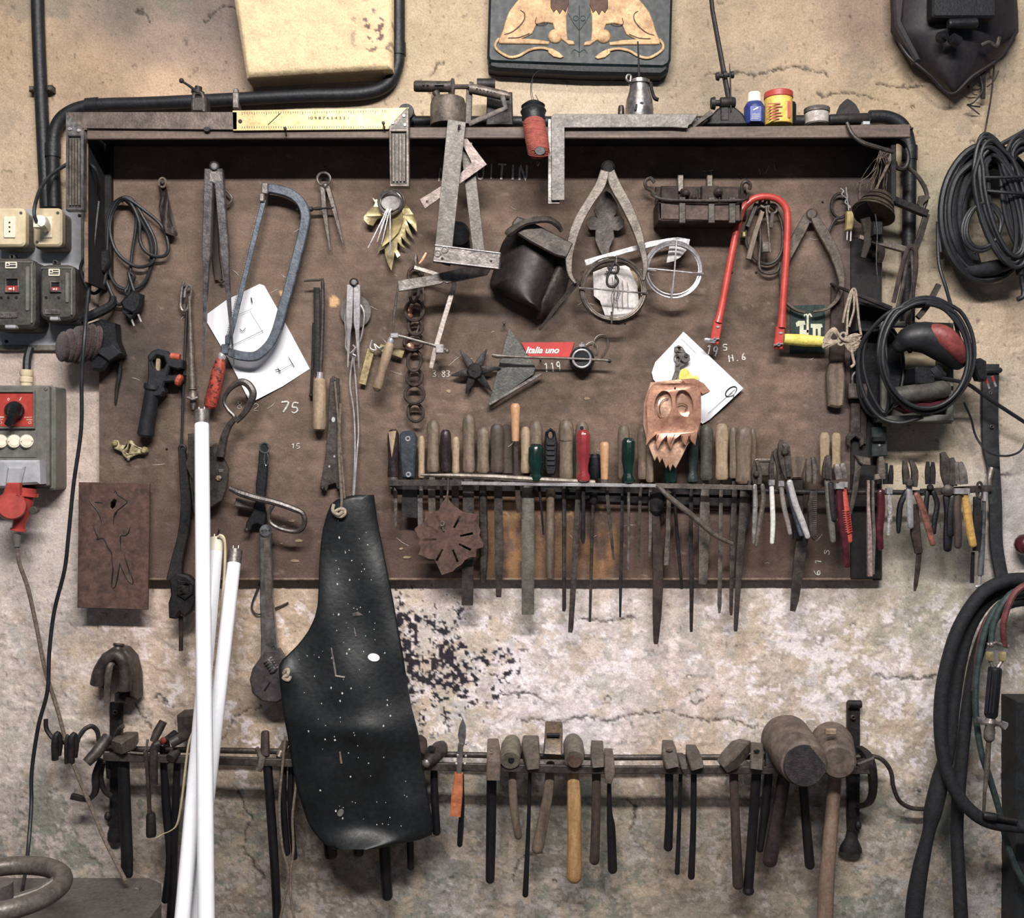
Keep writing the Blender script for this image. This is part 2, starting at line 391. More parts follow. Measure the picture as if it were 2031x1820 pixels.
# ---------------------------------------------------------------- plaster wall
TAN = (214, 190, 158); PINK = (216, 198, 180); LILAC = (222, 210, 206); GG = (150, 148, 134); TANG = (196, 180, 156)
wp = [(40, 60, (206, 184, 152)), (250, 25, (138, 130, 120)), (420, 40, (136, 124, 116)), (330, 70, (172, 156, 140)), (200, 130, (200, 176, 146)), (330, 180, (226, 198, 164)), (20, 330, (220, 200, 170)),
      (850, 60, (206, 190, 156)), (900, 250, (222, 204, 172)), (1140, 190, (226, 212, 184)), (1400, 60, (192, 176, 148)), (1560, 60, (196, 178, 148)), (1700, 30, (160, 142, 124)), (1600, 160, (206, 186, 156)),
      (1750, 220, (200, 182, 150)), (1900, 260, (206, 190, 160)), (1850, 420, (176, 172, 148)), (1960, 620, (214, 196, 168)), (1900, 680, (218, 200, 172)), (2000, 800, (200, 188, 168)), (1800, 880, (206, 190, 160)),
      (130, 730, (226, 210, 196)), (120, 850, (212, 196, 180)), (60, 1050, (206, 196, 186)), (100, 1200, (202, 190, 180)), (60, 1450, (204, 192, 180)), (150, 1650, (206, 194, 182)), (300, 1280, (208, 188, 170)), (330, 1350, (206, 188, 168)),
      (450, 1250, (196, 174, 150)), (560, 1220, (212, 190, 164)), (700, 1180, (206, 184, 158)), (480, 1450, (180, 162, 140)), (480, 1650, (160, 148, 132)), (470, 1780, (170, 156, 140)), (560, 1790, (150, 142, 128)),
      (880, 1250, (214, 202, 192)), (1050, 1200, (210, 200, 186)), (1000, 1350, (232, 220, 218)), (1200, 1330, (224, 212, 206)), (900, 1400, (206, 190, 172)), (1180, 1430, (230, 220, 220)), (1380, 1380, (222, 208, 204)), (1350, 1450, (206, 188, 170)),
      (1500, 1300, (206, 192, 176)), (1700, 1250, (196, 186, 168)), (1800, 1350, (210, 200, 192)), (1600, 1220, (206, 196, 184)), (1850, 1200, (180, 174, 156)), (1750, 1430, (196, 184, 164)), (1850, 1050, (170, 166, 150)), (2010, 1000, (196, 190, 186)),
      (900, 1600, (150, 148, 134)), (1000, 1700, (172, 162, 148)), (880, 1750, (176, 170, 162)), (1100, 1620, (150, 148, 132)), (1250, 1650, (152, 148, 134)), (1080, 1790, (170, 162, 150)), (1230, 1780, (176, 164, 146)), (1300, 1560, (186, 168, 148)),
      (1400, 1700, (176, 164, 146)), (1550, 1780, (176, 164, 146)), (1600, 1600, (160, 154, 140)), (1760, 1650, (180, 170, 152)), (1750, 1780, (150, 150, 140)), (1860, 1700, (176, 170, 156)), (1980, 1750, (150, 148, 140))]
CR = [[(1035, 1425), (1110, 1432), (1160, 1418), (1200, 1430), (1250, 1415), (1320, 1408), (1350, 1418), (1430, 1425), (1500, 1440)], [(1365, 1376), (1372, 1390), (1392, 1388), (1400, 1378)], [(965, 1404), (990, 1376), (1040, 1372), (1070, 1386)],
      [(1400, 150), (1500, 150), (1560, 135), (1640, 150)], [(1615, 190), (1690, 186), (1740, 198)], [(1735, 168), (1800, 176), (1830, 172)], [(270, 1395), (285, 1420), (300, 1440)], [(310, 1385), (318, 1378), (330, 1386), (345, 1398)],
      [(855, 155), (866, 130), (882, 124)], [(830, 165), (850, 182), (860, 202)], [(406, 48), (440, 22), (520, 10)], [(276, 22), (300, 46)], [(440, 1462), (480, 1412), (520, 1396)], [(1245, 1580), (1262, 1600), (1250, 1640)], [(1730, 1340), (1790, 1344), (1860, 1338)], [(1150, 1225), (1200, 1232), (1260, 1222)], [(470, 1560), (500, 1620), (480, 1680), (530, 1740)], [(1020, 1745), (1030, 1700), (1075, 1690)]]
def crackmask(X, Y):
    jx = (fbm(X, Y, 16, 4, 81, .7)-.5)*22; jy = (fbm(X, Y, 16, 4, 82, .7)-.5)*22; px, py = X+jx, Y+jy; out = np.zeros_like(X)
    for q in CR:
        x0, x1 = min(p[0] for p in q)-30, max(p[0] for p in q)+30; y0, y1 = min(p[1] for p in q)-30, max(p[1] for p in q)+30
        ii = np.where((Y[:, 0] > y0) & (Y[:, 0] < y1))[0]; jj = np.where((X[0] > x0) & (X[0] < x1))[0]
        if not len(ii) or not len(jj): continue
        sl = (slice(ii[0], ii[-1]+1), slice(jj[0], jj[-1]+1)); a, b = px[sl], py[sl]
        for (ax, ay), (bx, by) in zip(q, q[1:]):
            dx, dy = bx-ax, by-ay; t = np.clip(((a-ax)*dx+(b-ay)*dy)/(dx*dx+dy*dy), 0, 1)
            out[sl] = np.maximum(out[sl], np.clip(1.25-np.hypot(a-ax-t*dx, b-ay-t*dy)/2.4, 0, 1))
    for hx, hy, r in ((1926, 285, 5), (1366, 1341, 5), (1205, 1385, 6), (1385, 1372, 6), (270, 136, 4), (1690, 1240, 5), (1815, 1570, 6), (1808, 215, 3), (340, 1700, 3), (860, 1560, 4), (1100, 1745, 4), (1010, 1300, 4)):
        ii = np.where(np.abs(Y[:, 0]-hy) < 20)[0]; jj = np.where(np.abs(X[0]-hx) < 20)[0]; sl = (slice(ii[0], ii[-1]+1), slice(jj[0], jj[-1]+1))
        rr_ = np.hypot(X[sl]-hx, Y[sl]-hy); out[sl] = np.maximum(out[sl], np.clip(1-np.abs(rr_-r)/2.2, 0, 1)*(.3+.7*(Y[sl] < hy+1)))
    return out
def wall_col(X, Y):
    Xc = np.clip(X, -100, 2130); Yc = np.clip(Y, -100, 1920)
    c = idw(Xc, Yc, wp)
    c = c*(np.array([.83, .81, .82])+(np.array([.99, .98, 1.0])-np.array([.83, .81, .82]))*sst(Y, 500, 1150)[..., None])  # upper wall colour scaled down to offset the strip light's brightness there
    low = sst(Y, 1080, 1240)
    n1 = fbm(X, Y, 90, 6, 1, .65); n2 = fbm(X, Y, 24, 5, 2, .75); n3 = fbm(X, Y, 260, 4, 3); n4 = fbm(X, Y, 12, 3, 9, .7)
    c = c*(1+(n1-.5)[..., None]*(.2+.3*low[..., None])+(n4-.5)[..., None]*(.10+.16*low[..., None]))
    # flaked whitewash over grey-green render in the lower wall
    wht = sst(n2+.35*(n3-.5), .53, .575)*low*(1-.55*sst(Y, 1500, 1600))
    c = c+(np.array([242, 232, 236.])-c)*(wht*(.25+.53*sst(X, 120, 480)))[..., None]
    gr = sst(.6*n1+.4*fbm(X, Y, 26, 5, 12, .75), .535, .575)*low*(.35+.5*sst(Y, 1480, 1600))
    c = c*(1-.13*sst(Y, 1490, 1600))[..., None]; c = c+(np.array([112, 117, 108.])-c)*(gr*.78)[..., None]  # lowest band first darkened in its colour as light falloff
    tn = sst(fbm(X, Y, 44, 5, 21, .7), .56, .62)*low
    c = c+(np.array([192, 170, 146.])-c)*(tn*.45)[..., None]
    # dark pitting beside the apron
    m = np.exp(-((X-830)/95)**2-((Y-1290)/140)**2)+.5*np.exp(-((X-960)/120)**2-((Y-1330)/90)**2)
    pit = sst(n4*.35+n2*.35+.3*fbm(X, Y, 7, 2, 19)+.17*m, .655, .69)*np.clip(m*2.2, 0, 1)
    c = c+(np.array([34, 30, 38.])-c)*(pit*.92)[..., None]
    sp = sst(fbm(X, Y, 9, 2, 33), .80, .86)*.5
    c = c*(1-sp[..., None]*.45)
    # grey smears on the upper wall
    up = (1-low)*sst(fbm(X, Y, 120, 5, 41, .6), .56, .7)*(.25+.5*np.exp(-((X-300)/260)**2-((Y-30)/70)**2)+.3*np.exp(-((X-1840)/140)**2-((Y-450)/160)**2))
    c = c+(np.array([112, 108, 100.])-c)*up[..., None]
    c = c*(1-.48*crackmask(X, Y)[..., None])
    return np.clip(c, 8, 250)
def wall_disp(X, Y):
    n = fbm(X, Y, 140, 5, 5)*5+fbm(X, Y, 18, 3, 6, .6)*2.2
    f = sst(fbm(X, Y, 34, 5, 2, .7), .53, .56)*1.6*sst(Y, 1080, 1240)
    cr = np.abs(fbm(X, Y*2.4, 110, 5, 8, .6)-.5); up = (1-sst(Y, 1000, 1100))*sst(X, 1250, 1400)
    return n+f-np.clip(1-cr/.012, 0, 1)*2.4*(.35+.65*up)+4-crackmask(X, Y)*2.5
xs = np.concatenate([np.arange(-1500, -45, 14.0), np.arange(-40, 2080, 3.0), np.arange(2090, 3500, 14.0)])
ys = np.concatenate([np.arange(-900, -45, 14.0), np.arange(-40, 1870, 3.0), np.linspace(1900, 2364, 8)])
wall, WALLM = painted('wall_back', xs, ys, 0, wall_col, wall_disp, 'stained_shaded_plaster'); tag(wall, kind='structure')
fl = M(); fl.v = [Vector(v) for v in ((-3, .1, 0), (3, .1, 0), (3, -5, 0), (-3, -5, 0), (-3, .1, -.1), (3, .1, -.1), (3, -5, -.1), (-3, -5, -.1))]
fl.f = [(0, 1, 2, 3), (4, 7, 6, 5), (0, 4, 5, 1), (1, 5, 6, 2), (2, 6, 7, 3), (3, 7, 4, 0)]
o = one('floor', None, None, fl, mk('concrete_floor', (120, 112, 104), (90, 84, 78), .8, sc=6), kind='structure')
# protruding plastered block above (part of the building)
def blk_col(X, Y):
    n = fbm(X, Y, 40, 5, 51, .65); c = np.ones(X.shape+(3,))*np.array([206, 184, 148.])
    c = c*(1+(n-.5)[..., None]*.22)
    m = np.exp(-((X-745)/40)**2-((Y-70)/60)**2); p = sst(fbm(X, Y, 14, 3, 52)+.12*m, .70, .76)*m*1.4
    c = c+(np.array([110, 90, 84.])-c)*np.clip(p, 0, 1)[..., None]
    return np.clip(c, 0, 245)
xs2 = np.arange(463, 781, 3.0); ys2 = np.concatenate([np.linspace(-260, -20, 8), np.arange(-12, 156, 3.0)])
def blk_disp(X, Y):
    e = np.minimum(np.minimum(X-463, 780-X), 155-Y); return fbm(X, Y, 26, 4, 53)*5-9*np.exp(-(np.clip(e, 0, 99)/6)**2)*1.2
X, Y = np.meshgrid(xs2, ys2)
blk, bm_ = painted('trim_1', xs2, ys2, 66, blk_col, blk_disp, 'sandy_plaster', backt=66); tag(blk, kind='structure')
co_ = np.empty(len(blk.data.vertices)*3, np.float32); blk.data.vertices.foreach_get('co', co_); co_ = co_.reshape(-1, 3)
zz = (co_[:, 2]+blk.location.z-ZC)/S; xx = (co_[:, 0]+blk.location.x)/S
yy = CY-zz/.968; xi = CX+xx/.968
lean = np.clip((yy)/155, 0, 1)*np.clip((620-xi)/157, 0, 1)*24
lift = np.clip(yy/155, 0, 1)*np.clip((xi-463)/317, 0, 1)*17
co_[:, 0] += lean*S; co_[:, 2] += lift*S
blk.data.vertices.foreach_set('co', co_.ravel()); blk.data.update()
# ---------------------------------------------------------------- back board with hood shelf
BD = 30
def bcol(X, Y):
    n = fbm(X, Y, 150, 5, 61, .6); n2 = fbm(X, Y*3, 40, 5, 62, .65); n3 = fbm(X*3, Y, 60, 4, 63)
    c = np.ones(X.shape+(3,))*np.array([104, 88, 78.])
    c = c*(1+(n-.5)*.7+(n2-.5)*.4+(fbm(X, Y, 18, 4, 69, .7)-.5)*.35)[..., None]
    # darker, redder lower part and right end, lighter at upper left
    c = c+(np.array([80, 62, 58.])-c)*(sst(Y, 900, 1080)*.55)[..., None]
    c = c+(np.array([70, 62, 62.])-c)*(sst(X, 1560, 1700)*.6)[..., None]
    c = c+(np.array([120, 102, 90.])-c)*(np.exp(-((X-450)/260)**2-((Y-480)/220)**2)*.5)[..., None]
    ol = np.exp(-((X-1060)/160)**2-((Y-600)/90)**2)*.55*sst(n2+n, .85, 1.2)+np.exp(-((X-260)/70)**2-((Y-700)/120)**2)*.5
    c = c+(np.array([54, 50, 52.])-c)*np.clip(ol, 0, 1)[..., None]
    # bare wood where the veneer has come off under the files
    bm = np.exp(-((X-1015)/60)**2-((Y-1070)/85)**2)*.9+np.exp(-((X-1190)/50)**2-((Y-1090)/75)**2)*.8+.5*np.exp(-((X-880)/60)**2-((Y-1010)/30)**2)+.5*np.exp(-((X-1100)/40)**2-((Y-1080)/70)**2)
    c = c+(np.array([158, 116, 76.])-c)*np.clip(bm*sst(n3+.3*n2, .42, .75)*1.1, 0, .9)[..., None]
    pt = sst(fbm(X, Y, 16, 4, 66, .7)+.1*bm, .66, .70)*np.clip(np.exp(-((Y-1000)/22)**2)*sst(X, 830, 870)*(1-sst(X, 1180, 1220)), 0, 1)
    c = c+(np.array([216, 176, 122.])-c)*np.clip(pt, 0, 1)[..., None]
    sc_ = sst(fbm(X*.35, Y*2.2+X*.4, 14, 3, 67), .80, .86)*.35
    c = c+(np.array([170, 156, 146.])-c)*sc_[..., None]
    lf = np.exp(-((X-563)/10)**2-((Y-583)/7)**2)+np.exp(-((X-662)/11)**2-((Y-598)/12)**2)
    c = c+(np.array([206, 166, 122.])-c)*(sst(lf, .4, .5)*.9)[..., None]
    return np.clip(c, 6, 240)
def bdisp(X, Y): return fbm(X, Y, 200, 3, 71)*2-1+fbm(X, Y*4, 12, 2, 72)*.5
board = Th('tool_board', 'large brown plywood tool board with dark hood shelf along its top edge', 'tool board', 1000, 1150, 15)
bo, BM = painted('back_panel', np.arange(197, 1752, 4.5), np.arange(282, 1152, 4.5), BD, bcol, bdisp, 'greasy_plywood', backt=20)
bo.parent = board.o; bo.location = bo.location-board.org
EDGE = mk('worn_board_edge', (140, 114, 94), (96, 76, 66), .7)
HOOD = mk('hood_shade_brown', (36, 31, 32), (22, 20, 24), .75)  # brown darkened to deepen the shade inside the hood
board.add('bottom_edge', M().box(197, 1146, 1732, 1151, 12, 33), EDGE)
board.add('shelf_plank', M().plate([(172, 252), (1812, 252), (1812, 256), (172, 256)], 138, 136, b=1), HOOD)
board.add('shelf_lip', M().plate([(172, 254), (1500, 250), (1806, 246), (1806, 272), (1500, 274), (700, 274), (172, 276)], 140, 6, b=1.5), mk('shelf_front', (112, 92, 80), (74, 62, 58), .6, st=(.15, 1, 1)))
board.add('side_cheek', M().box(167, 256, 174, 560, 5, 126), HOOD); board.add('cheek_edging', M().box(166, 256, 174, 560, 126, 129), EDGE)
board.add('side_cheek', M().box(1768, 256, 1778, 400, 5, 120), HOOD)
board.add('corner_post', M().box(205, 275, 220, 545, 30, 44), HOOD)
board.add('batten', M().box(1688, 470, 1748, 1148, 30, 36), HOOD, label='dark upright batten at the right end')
SPOTS = []
def nail(x, y, d0=BD, d1=52, up=3, m=None):
    board.add('nail', M().tube([(x, y+up, d0-6), (x, y, d1)], 1.7, n=6).disc(x, y, 3, d1+1, 2, n=8), m or IRON2)
for x, y in ((645, 330), (425, 333), (322, 362), (243, 396), (776, 386), (1385, 235), (1206, 335), (1347, 690), (1331, 478), (1218, 512), (1518, 398), (1608, 440), (1676, 388), (700, 560), (523, 880), (527, 1048), (1072, 712),
             (824, 520), (365, 566), (1000, 640), (434, 1050), (665, 752), (885, 1072)): nail(x, y)
for x, y in ((1470, 352), (1632, 400), (1240, 640), (1275, 870), (330, 890), (690, 1065), (1500, 540), (1452, 540), (470, 600), (598, 440)): board.add('nail', M().disc(x, y, 2.2, BD+3, 4, n=8), IRON)
# chalk strokes
G = {'0': ['0010', ], }
ST = {'1': [[(.3, .2), (.6, 0), (.6, 1)]], '2': [[(.1, .2), (.4, 0), (.8, .2), (.7, .5), (.1, 1), (.9, 1)]], '3': [[(.1, .1), (.6, 0), (.8, .25), (.4, .48), (.85, .7), (.5, 1), (.1, .9)]],
      '5': [[(.9, 0), (.3, 0), (.2, .45), (.7, .45), (.85, .75), (.5, 1), (.1, .9)]], '6': [[(.7, 0), (.3, .4), (.2, .8), (.5, 1), (.8, .8), (.6, .55), (.25, .7)]], '7': [[(.0, .05), (.9, 0), (.4, 1)]],
      '8': [[(.5, .45), (.2, .2), (.5, 0), (.8, .2), (.5, .45), (.15, .75), (.5, 1), (.85, .75), (.5, .45)]], '9': [[(.8, .3), (.4, .5), (.2, .2), (.5, 0), (.8, .2), (.7, 1)]], '4': [[(.6, 1), (.6, 0), (.1, .7), (.9, .7)]],
      'H': [[(.1, 0), (.1, 1)], [(.1, .5), (.8, .5)], [(.8, 0), (.8, 1)]], 'M': [[(0, 1), (.1, 0), (.5, .7), (.9, 0), (1, 1)]], 'U': [[(.1, 0), (.1, .8), (.5, 1), (.85, .8), (.85, 0)]], 'T': [[(0, 0), (1, 0)], [(.5, 0), (.45, 1)]],
      'I': [[(.5, 0), (.5, 1)]], 'N': [[(.1, 1), (.15, 0), (.8, 1), (.85, 0)]], 'R': [[(.1, 1), (.1, 0), (.7, .15), (.6, .45), (.1, .5), (.8, 1)]], '.': [[(.4, .92), (.5, 1)]], '-': [[(.1, .5), (.9, .5)]], 'O': [[(.5, 0), (.1, .5), (.5, 1), (.9, .5), (.5, 0)]],
      'S': [[(.85, .1), (.4, 0), (.2, .3), (.8, .6), (.6, 1), (.1, .9)]], '/': [[(.8, 0), (.1, 1)]]}
def chalk(txt, x, y, w, h, rot=0, r=1.0, gap=1.25):
    m = M(); c, s = math.cos(math.radians(rot)), math.sin(math.radians(rot))
    for i, ch in enumerate(txt):
        for st in ST.get(ch, []):
            pts = [((px+i*gap)*w, py*h) for px, py in st]
            m.tube([(x+a*c-b*s+R.uniform(-.5, .5), y+a*s+b*c+R.uniform(-.5, .5), BD+1.4) for a, b in pts], [r*R.uniform(.6, 1.2) for _ in pts], n=5, sub=3, asp=.4)
    board.add('chalk_writing', m, CHALK)
chalk('M', 872, 332, 18, 28, 3, 1.9); chalk('UITIN', 945, 324, 17, 30, 2, 2.4); chalk('75', 558, 796, 16, 20, 6, 1.6); chalk('15', 577, 880, 8, 9, 0, .9); chalk('3.83', 858, 735, 8, 12, 0, .9, 1.1)
chalk('119', 1077, 720, 10, 18, -4, 1.3); chalk('19', 1402, 684, 11, 18, 12, 1.6, 1.2); chalk('5', 1433, 683, 10, 12, 0, 1.2); chalk('H.6', 1444, 704, 10, 14, -8, 1.3); chalk('61', 1614, 1142, 14, 12, -85, 1, 1.5); chalk('S0', 1634, 1100, 12, 10, -80, 1, 1.6)
chalk('862', 470, 796, 12, 14, 6, .6, 1.4); chalk('TT', 1392, 340, 10, 12, -8, .5); chalk('I/I', 1500, 335, 12, 12, -12, .5)
m = M()
for i in range(46):
    x, y = R.uniform(230, 1650), R.uniform(380, 1120); a = R.uniform(-.9, .9); L = R.uniform(6, 34)
    m.tube([(x, y, BD+1.2), (x+L*math.cos(a)/2, y+L*math.sin(a)/2+R.uniform(-2, 2), BD+1.3), (x+L*math.cos(a), y+L*math.sin(a), BD+1.2)], [.2, .45, .2], n=4, asp=.4)
board.add('scratches', m, CHALK, kind='stuff')
m = M()
for x, y, a, b in ((795, 1088, 5, 2), (806, 1105, 8, 3), (700, 1045, 4, 3), (592, 1072, 8, 3), (586, 1112, 9, 3), (578, 1033, 6, 3), (890, 775, 5, 4), (1165, 790, 6, 3), (1660, 1030, 5, 3), (558, 1078, 3, 2)):
    m.plate([(x+a*math.cos(t)*R.uniform(.7, 1.2), y+b*math.sin(t)*R.uniform(.7, 1.2)) for t in np.arange(0, 6.2, .7)], BD+1.6, 1, b=.2)
board.add('veneer_chips', m, WOODL, kind='stuff')

# ---------------------------------------------------------------- pipes
t = Th('drain_pipe', 'straight black vertical pipe at the far left above the sockets', 'pipe', 100, 410, 18)
t.add('pipe', M().tube([(62, -500, 22), (73, -60, 22), (76, 60, 22), (82, 200, 22), (92, 412, 22)], 12.5, n=16, sub=4), PIPE)
t.add('clamp', M().ring(80, 175, 22, 14, 2.2, ry=3).box(57, 170, 68, 181, 8, 26).box(92, 168, 103, 180, 8, 26), IRON2)
for x in (61, 98): t.add('screw', M().disc(x, 175, 4, 29, 5, n=10), IRON3)
t = Th('conduit_pipe', 'thick black conduit bending round the plaster block down to the sockets', 'pipe', 107, 410, 20)
t.add('pipe', M().tube([(790, -500, 24), (790, -60, 24), (790, 90, 24), (786, 135, 24), (765, 170, 24), (715, 186, 24), (600, 190, 24), (467, 197, 24), (300, 205, 24), (190, 209, 26), (140, 222, 28), (113, 250, 28), (105, 300, 28), (108, 412, 28)], 13, n=16, sub=6), PIPE)
for q in ([(790, 85, 24), (790, 110, 24)], [(105, 285, 28), (105, 312, 28)], [(172, 210, 26), (196, 208, 26)]): t.add('coupling', M().tube(q, 15, n=16), PIPE)
t.add('clamp', M().box(461, 183, 473, 214, 10, 40).rbox(462, 174, 473, 190, 6, 14, r=5), STEEL)
t = Th('conduit_pipe', 'black conduit running behind the things standing on the hood shelf', 'pipe', 1260, 243, 20)
t.add('pipe', M().tube([(806, 300, 22), (806, 224, 22), (822, 240, 20), (870, 241, 20), (1300, 242, 20), (1722, 238, 22)], 11, n=14, sub=5), PIPE)
t.add('end_ring', M().disc(805, 221, 16, 36, 12, n=20), PIPE)
t = Th('conduit_pipe', 'open ended black conduit bending down past the right end of the board', 'pipe', 1803, 600, 20)
pp = [(1724, 232, 34), (1760, 233, 34), (1790, 250, 34), (1803, 290, 34), (1804, 350, 34), (1802, 500, 30), (1797, 640, 30)]
t.add('pipe', M().tube(pp, 13, n=16, sub=6), PIPE); t.add('coupling', M().tube([(1804, 290, 34), (1804, 318, 34)], 15, n=16), PIPE)
t.add('pipe_mouth', M().disc(1723, 232, 9, 40, 4, n=16), BLACK)

# ---------------------------------------------------------------- things on the shelf
t = Th('screw_clamp', 'small iron screw clamp with ball ended lever gripping the shelf at left', 'clamp', 392, 255, 100)
t.add('body', M().box(378, 190, 408, 222, 70, 100, 4).tube([(384, 218, 96), (384, 190, 96), (392, 184, 96), (402, 190, 96), (404, 222, 96)], 4.5, sub=4), IRON2)
t.add('nut', M().lathe((392, 186, 90), (394, 172, 90), [(0, 13), (.35, 13), (.4, 8), (1, 7)], n=12), IRON)
t.add('lever', M().tube([(386, 178, 98), (372, 168, 104), (361, 161, 108)], [3.2, 2.6, 2.6]).ball(360, 160, 108, 5), IRON)
def mitre_square(name, label, xs_, ytop, ybot, bl, bladem, stockm, tilt=0, left=True, d=150, ribs=4):
    x0, x1 = xs_
    t = Th(name, label, 'try square', x0, 250, d, 'try squares along the shelf')
    b = t.add('blade', M().plate(bl, d-4, 3, b=.5), bladem)
    if left: out = [(x0, ytop), (x1-10, ytop+24), (x1, ytop+36), (x1, ybot), (x0, ybot)]
    else: out = [(x0, ytop+38), (x1-4, ytop), (x1, ytop+2), (x1+1, ybot), (x0+2, ybot)]
    ix = [(x0+5, ytop+48), (x1-6, ytop+48), (x1-6, ybot-6), (x0+6, ybot-6)]
    s_ = t.add('stock', M().plate(out, d+8, 16, [ix], b=1.5), stockm)
    t.add('recess', M().plate(ix, d+3, 6, b=.2), GREYD, parent=s_)
    m = M()
    for i in range(ribs):
        xx = x0+6+(x1-x0-12)*(i+.5)/ribs; m.box(xx-2, ytop+52, xx+2, ybot-10, d, d+6.5, .8)
    t.add('ribs', m, IRON3, parent=s_)
    if not left: t.add('recess', M().plate([(x0+5, ytop+42), (x1-5, ytop+10), (x1-5, ytop+42)], d+8.6, 2, b=.3), GREYD, parent=s_)
    for dx, dy in ((.2, 30), (.8, 34), (.75, 16)) if not left else ((.2, 33), (.72, 36)): t.add('rivet', M().disc(x0+(x1-x0)*dx, ytop+dy, 3.6, d+10.5, 4, n=12), BRIGHT, parent=s_)
    return t, b
t, b = mitre_square('try_square', 'large steel try square hanging down over the left end of the shelf', (130, 165), 222, 417, [(132, 222), (470, 222), (470, 257), (150, 254)], mk('brown_steel', (112, 97, 90), (80, 69, 65), .45, .35, c3=(176, 164, 150), th=.7), ALU)
t.add('nick', M().disc(410, 256, 7, 147.5, 2, n=14, ry=5), BLACK, parent=b)
t, b = mitre_square('try_square', 'brass bladed try square with graduations and ribbed alloy stock', (771, 811), 213, 370, [(461, 219), (812, 213), (800, 232), (775, 252), (770, 256), (462, 259)], BRASSY, IRON3, left=False)
m = M()
for i in range(60):
    x = 480+i*4.8; m.box(x, 222-(i*.07), x+.7, 222+(6 if i % 5 == 0 else 3.5)-(i*.07), 146, 147, .1); m.box(x, 250, x+.7, 254, 146, 147, .1)
t.add('graduations', m, UMBER, parent=b, kind='stuff')
t.add('numerals', textmesh('10 9 8 7 6 5 4 3 2 1', 610, 236, 5, 147.2, sx=1.5), UMBER, parent=b)
t.add('hanging_hole', M().disc(476, 240, 4, 147.6, 2, n=12), IRON, parent=b)
t.add('scratch', M().bar((531, 247), (556, 224), 1.2, 1, 147.5, 1), UMBER, parent=b)
for x, y in ((760, 243), (565, 254)): one('nail', 'bent nail holding the brass blade beside the alloy stock' if x > 700 else 'round nail head below the middle of the brass blade', 'nail', M().tube([(x, y, 140), (x, y, 158)], 1.6).disc(x, y, 3.4, 160, 3, n=8).tube([(x, y, 156), (x+2, y+12, 150), (x+3, y+16, 144)], 1.4), IRON, 'nails over the brass blade')
# steel squares
t = Th('framing_square', 'wide grey steel L-square on the shelf beside the red spool', 'square', 1105, 397, 142, 'grey steel squares')
t.add('blade', M().plate([(1093, 232), (1098, 226), (1385, 226), (1372, 245), (1366, 248), (1364, 254), (1330, 252), (1120, 253), (1120, 397), (1094, 397)], 150, 4, b=.8), mk('grey_plate', (108, 104, 100), (82, 78, 76), .48, .4, c3=(150, 144, 140), th=.74))
one('framing_square', 'narrow square edge showing just behind the wide L-square', 'square', M().plate([(1087, 236), (1094, 236), (1094, 398), (1110, 398), (1110, 404), (1087, 404)], 144, 3, b=.5), STEEL, 'grey steel squares')
# blow torch
t = Th('blowtorch', 'old brown blowtorch with round tank and slotted burner tube', 'blowtorch', 890, 250, 100)
t.add('tank', M().lathe((889, 250, 112), (889, 190, 112), [(0, 35), (.1, 36), (.7, 35.5), (.88, 32), (1, 12), (1, 0)], n=28), mk('dirty_tank', (116, 104, 92), (74, 64, 58), .6, .3, c3=(140, 132, 116)))
b = t.add('burner', M().lathe((821, 171, 118), (895, 172, 118), [(0, 9), (.05, 11), (.9, 10.5), (1, 12), (1, 0)], n=18).tube([(895, 196, 112), (896, 172, 118), (898, 156, 118)], [6, 7, 3]).tube([(895, 172, 118), (935, 172, 118)], 5).lathe((930, 170, 118), (937, 172, 118), [(0, 9), (1, 9)], n=6), IRON2)
t.add('burner_slots', M().box(862, 166, 880, 169, 128, 131, .5).disc(848, 168, 2, 130.5, 3, n=8).disc(840, 168, 2, 130.5, 3, n=8), BLACK, parent=b)
t.add('vaporiser_tube', M().lathe((932, 175, 122), (1012, 192, 126), [(0, 9), (.1, 10), (.85, 9.5), (1, 7)], n=16), IRON3)
m = M()
for i in range(9): m.disc(946+i*7, 175.5+i*1.7, 1.3, 134, 2, n=6)
t.add('vent_holes', m, BLACK)
t.add('pump_knob', M().lathe((868, 192, 128), (864, 182, 128), [(0, 6), (1, 8)], n=10), IRON2)
t.add('strut', M().tube([(931, 176, 112), (929, 246, 112)], 6, sq=True), IRON2)
t.add('handle_strip', M().tube([(930, 246, 128), (985, 222, 132), (1003, 214, 132), (996, 190, 132)], 5, asp=.3, sq=True), IRON2)
t = Th('motor_bracket', 'dark boxy cast bracket behind the blowtorch on the shelf', 'bracket', 990, 250, 60)
t.add('block', M().plate([(966, 182), (1016, 182), (1018, 248), (964, 248)], 96, 50, b=2), IRON); t.add('drum', M().lathe((946, 168, 80), (982, 168, 80), [(0, 10), (0, 12), (1, 12), (1, 10)], n=16), IRON)
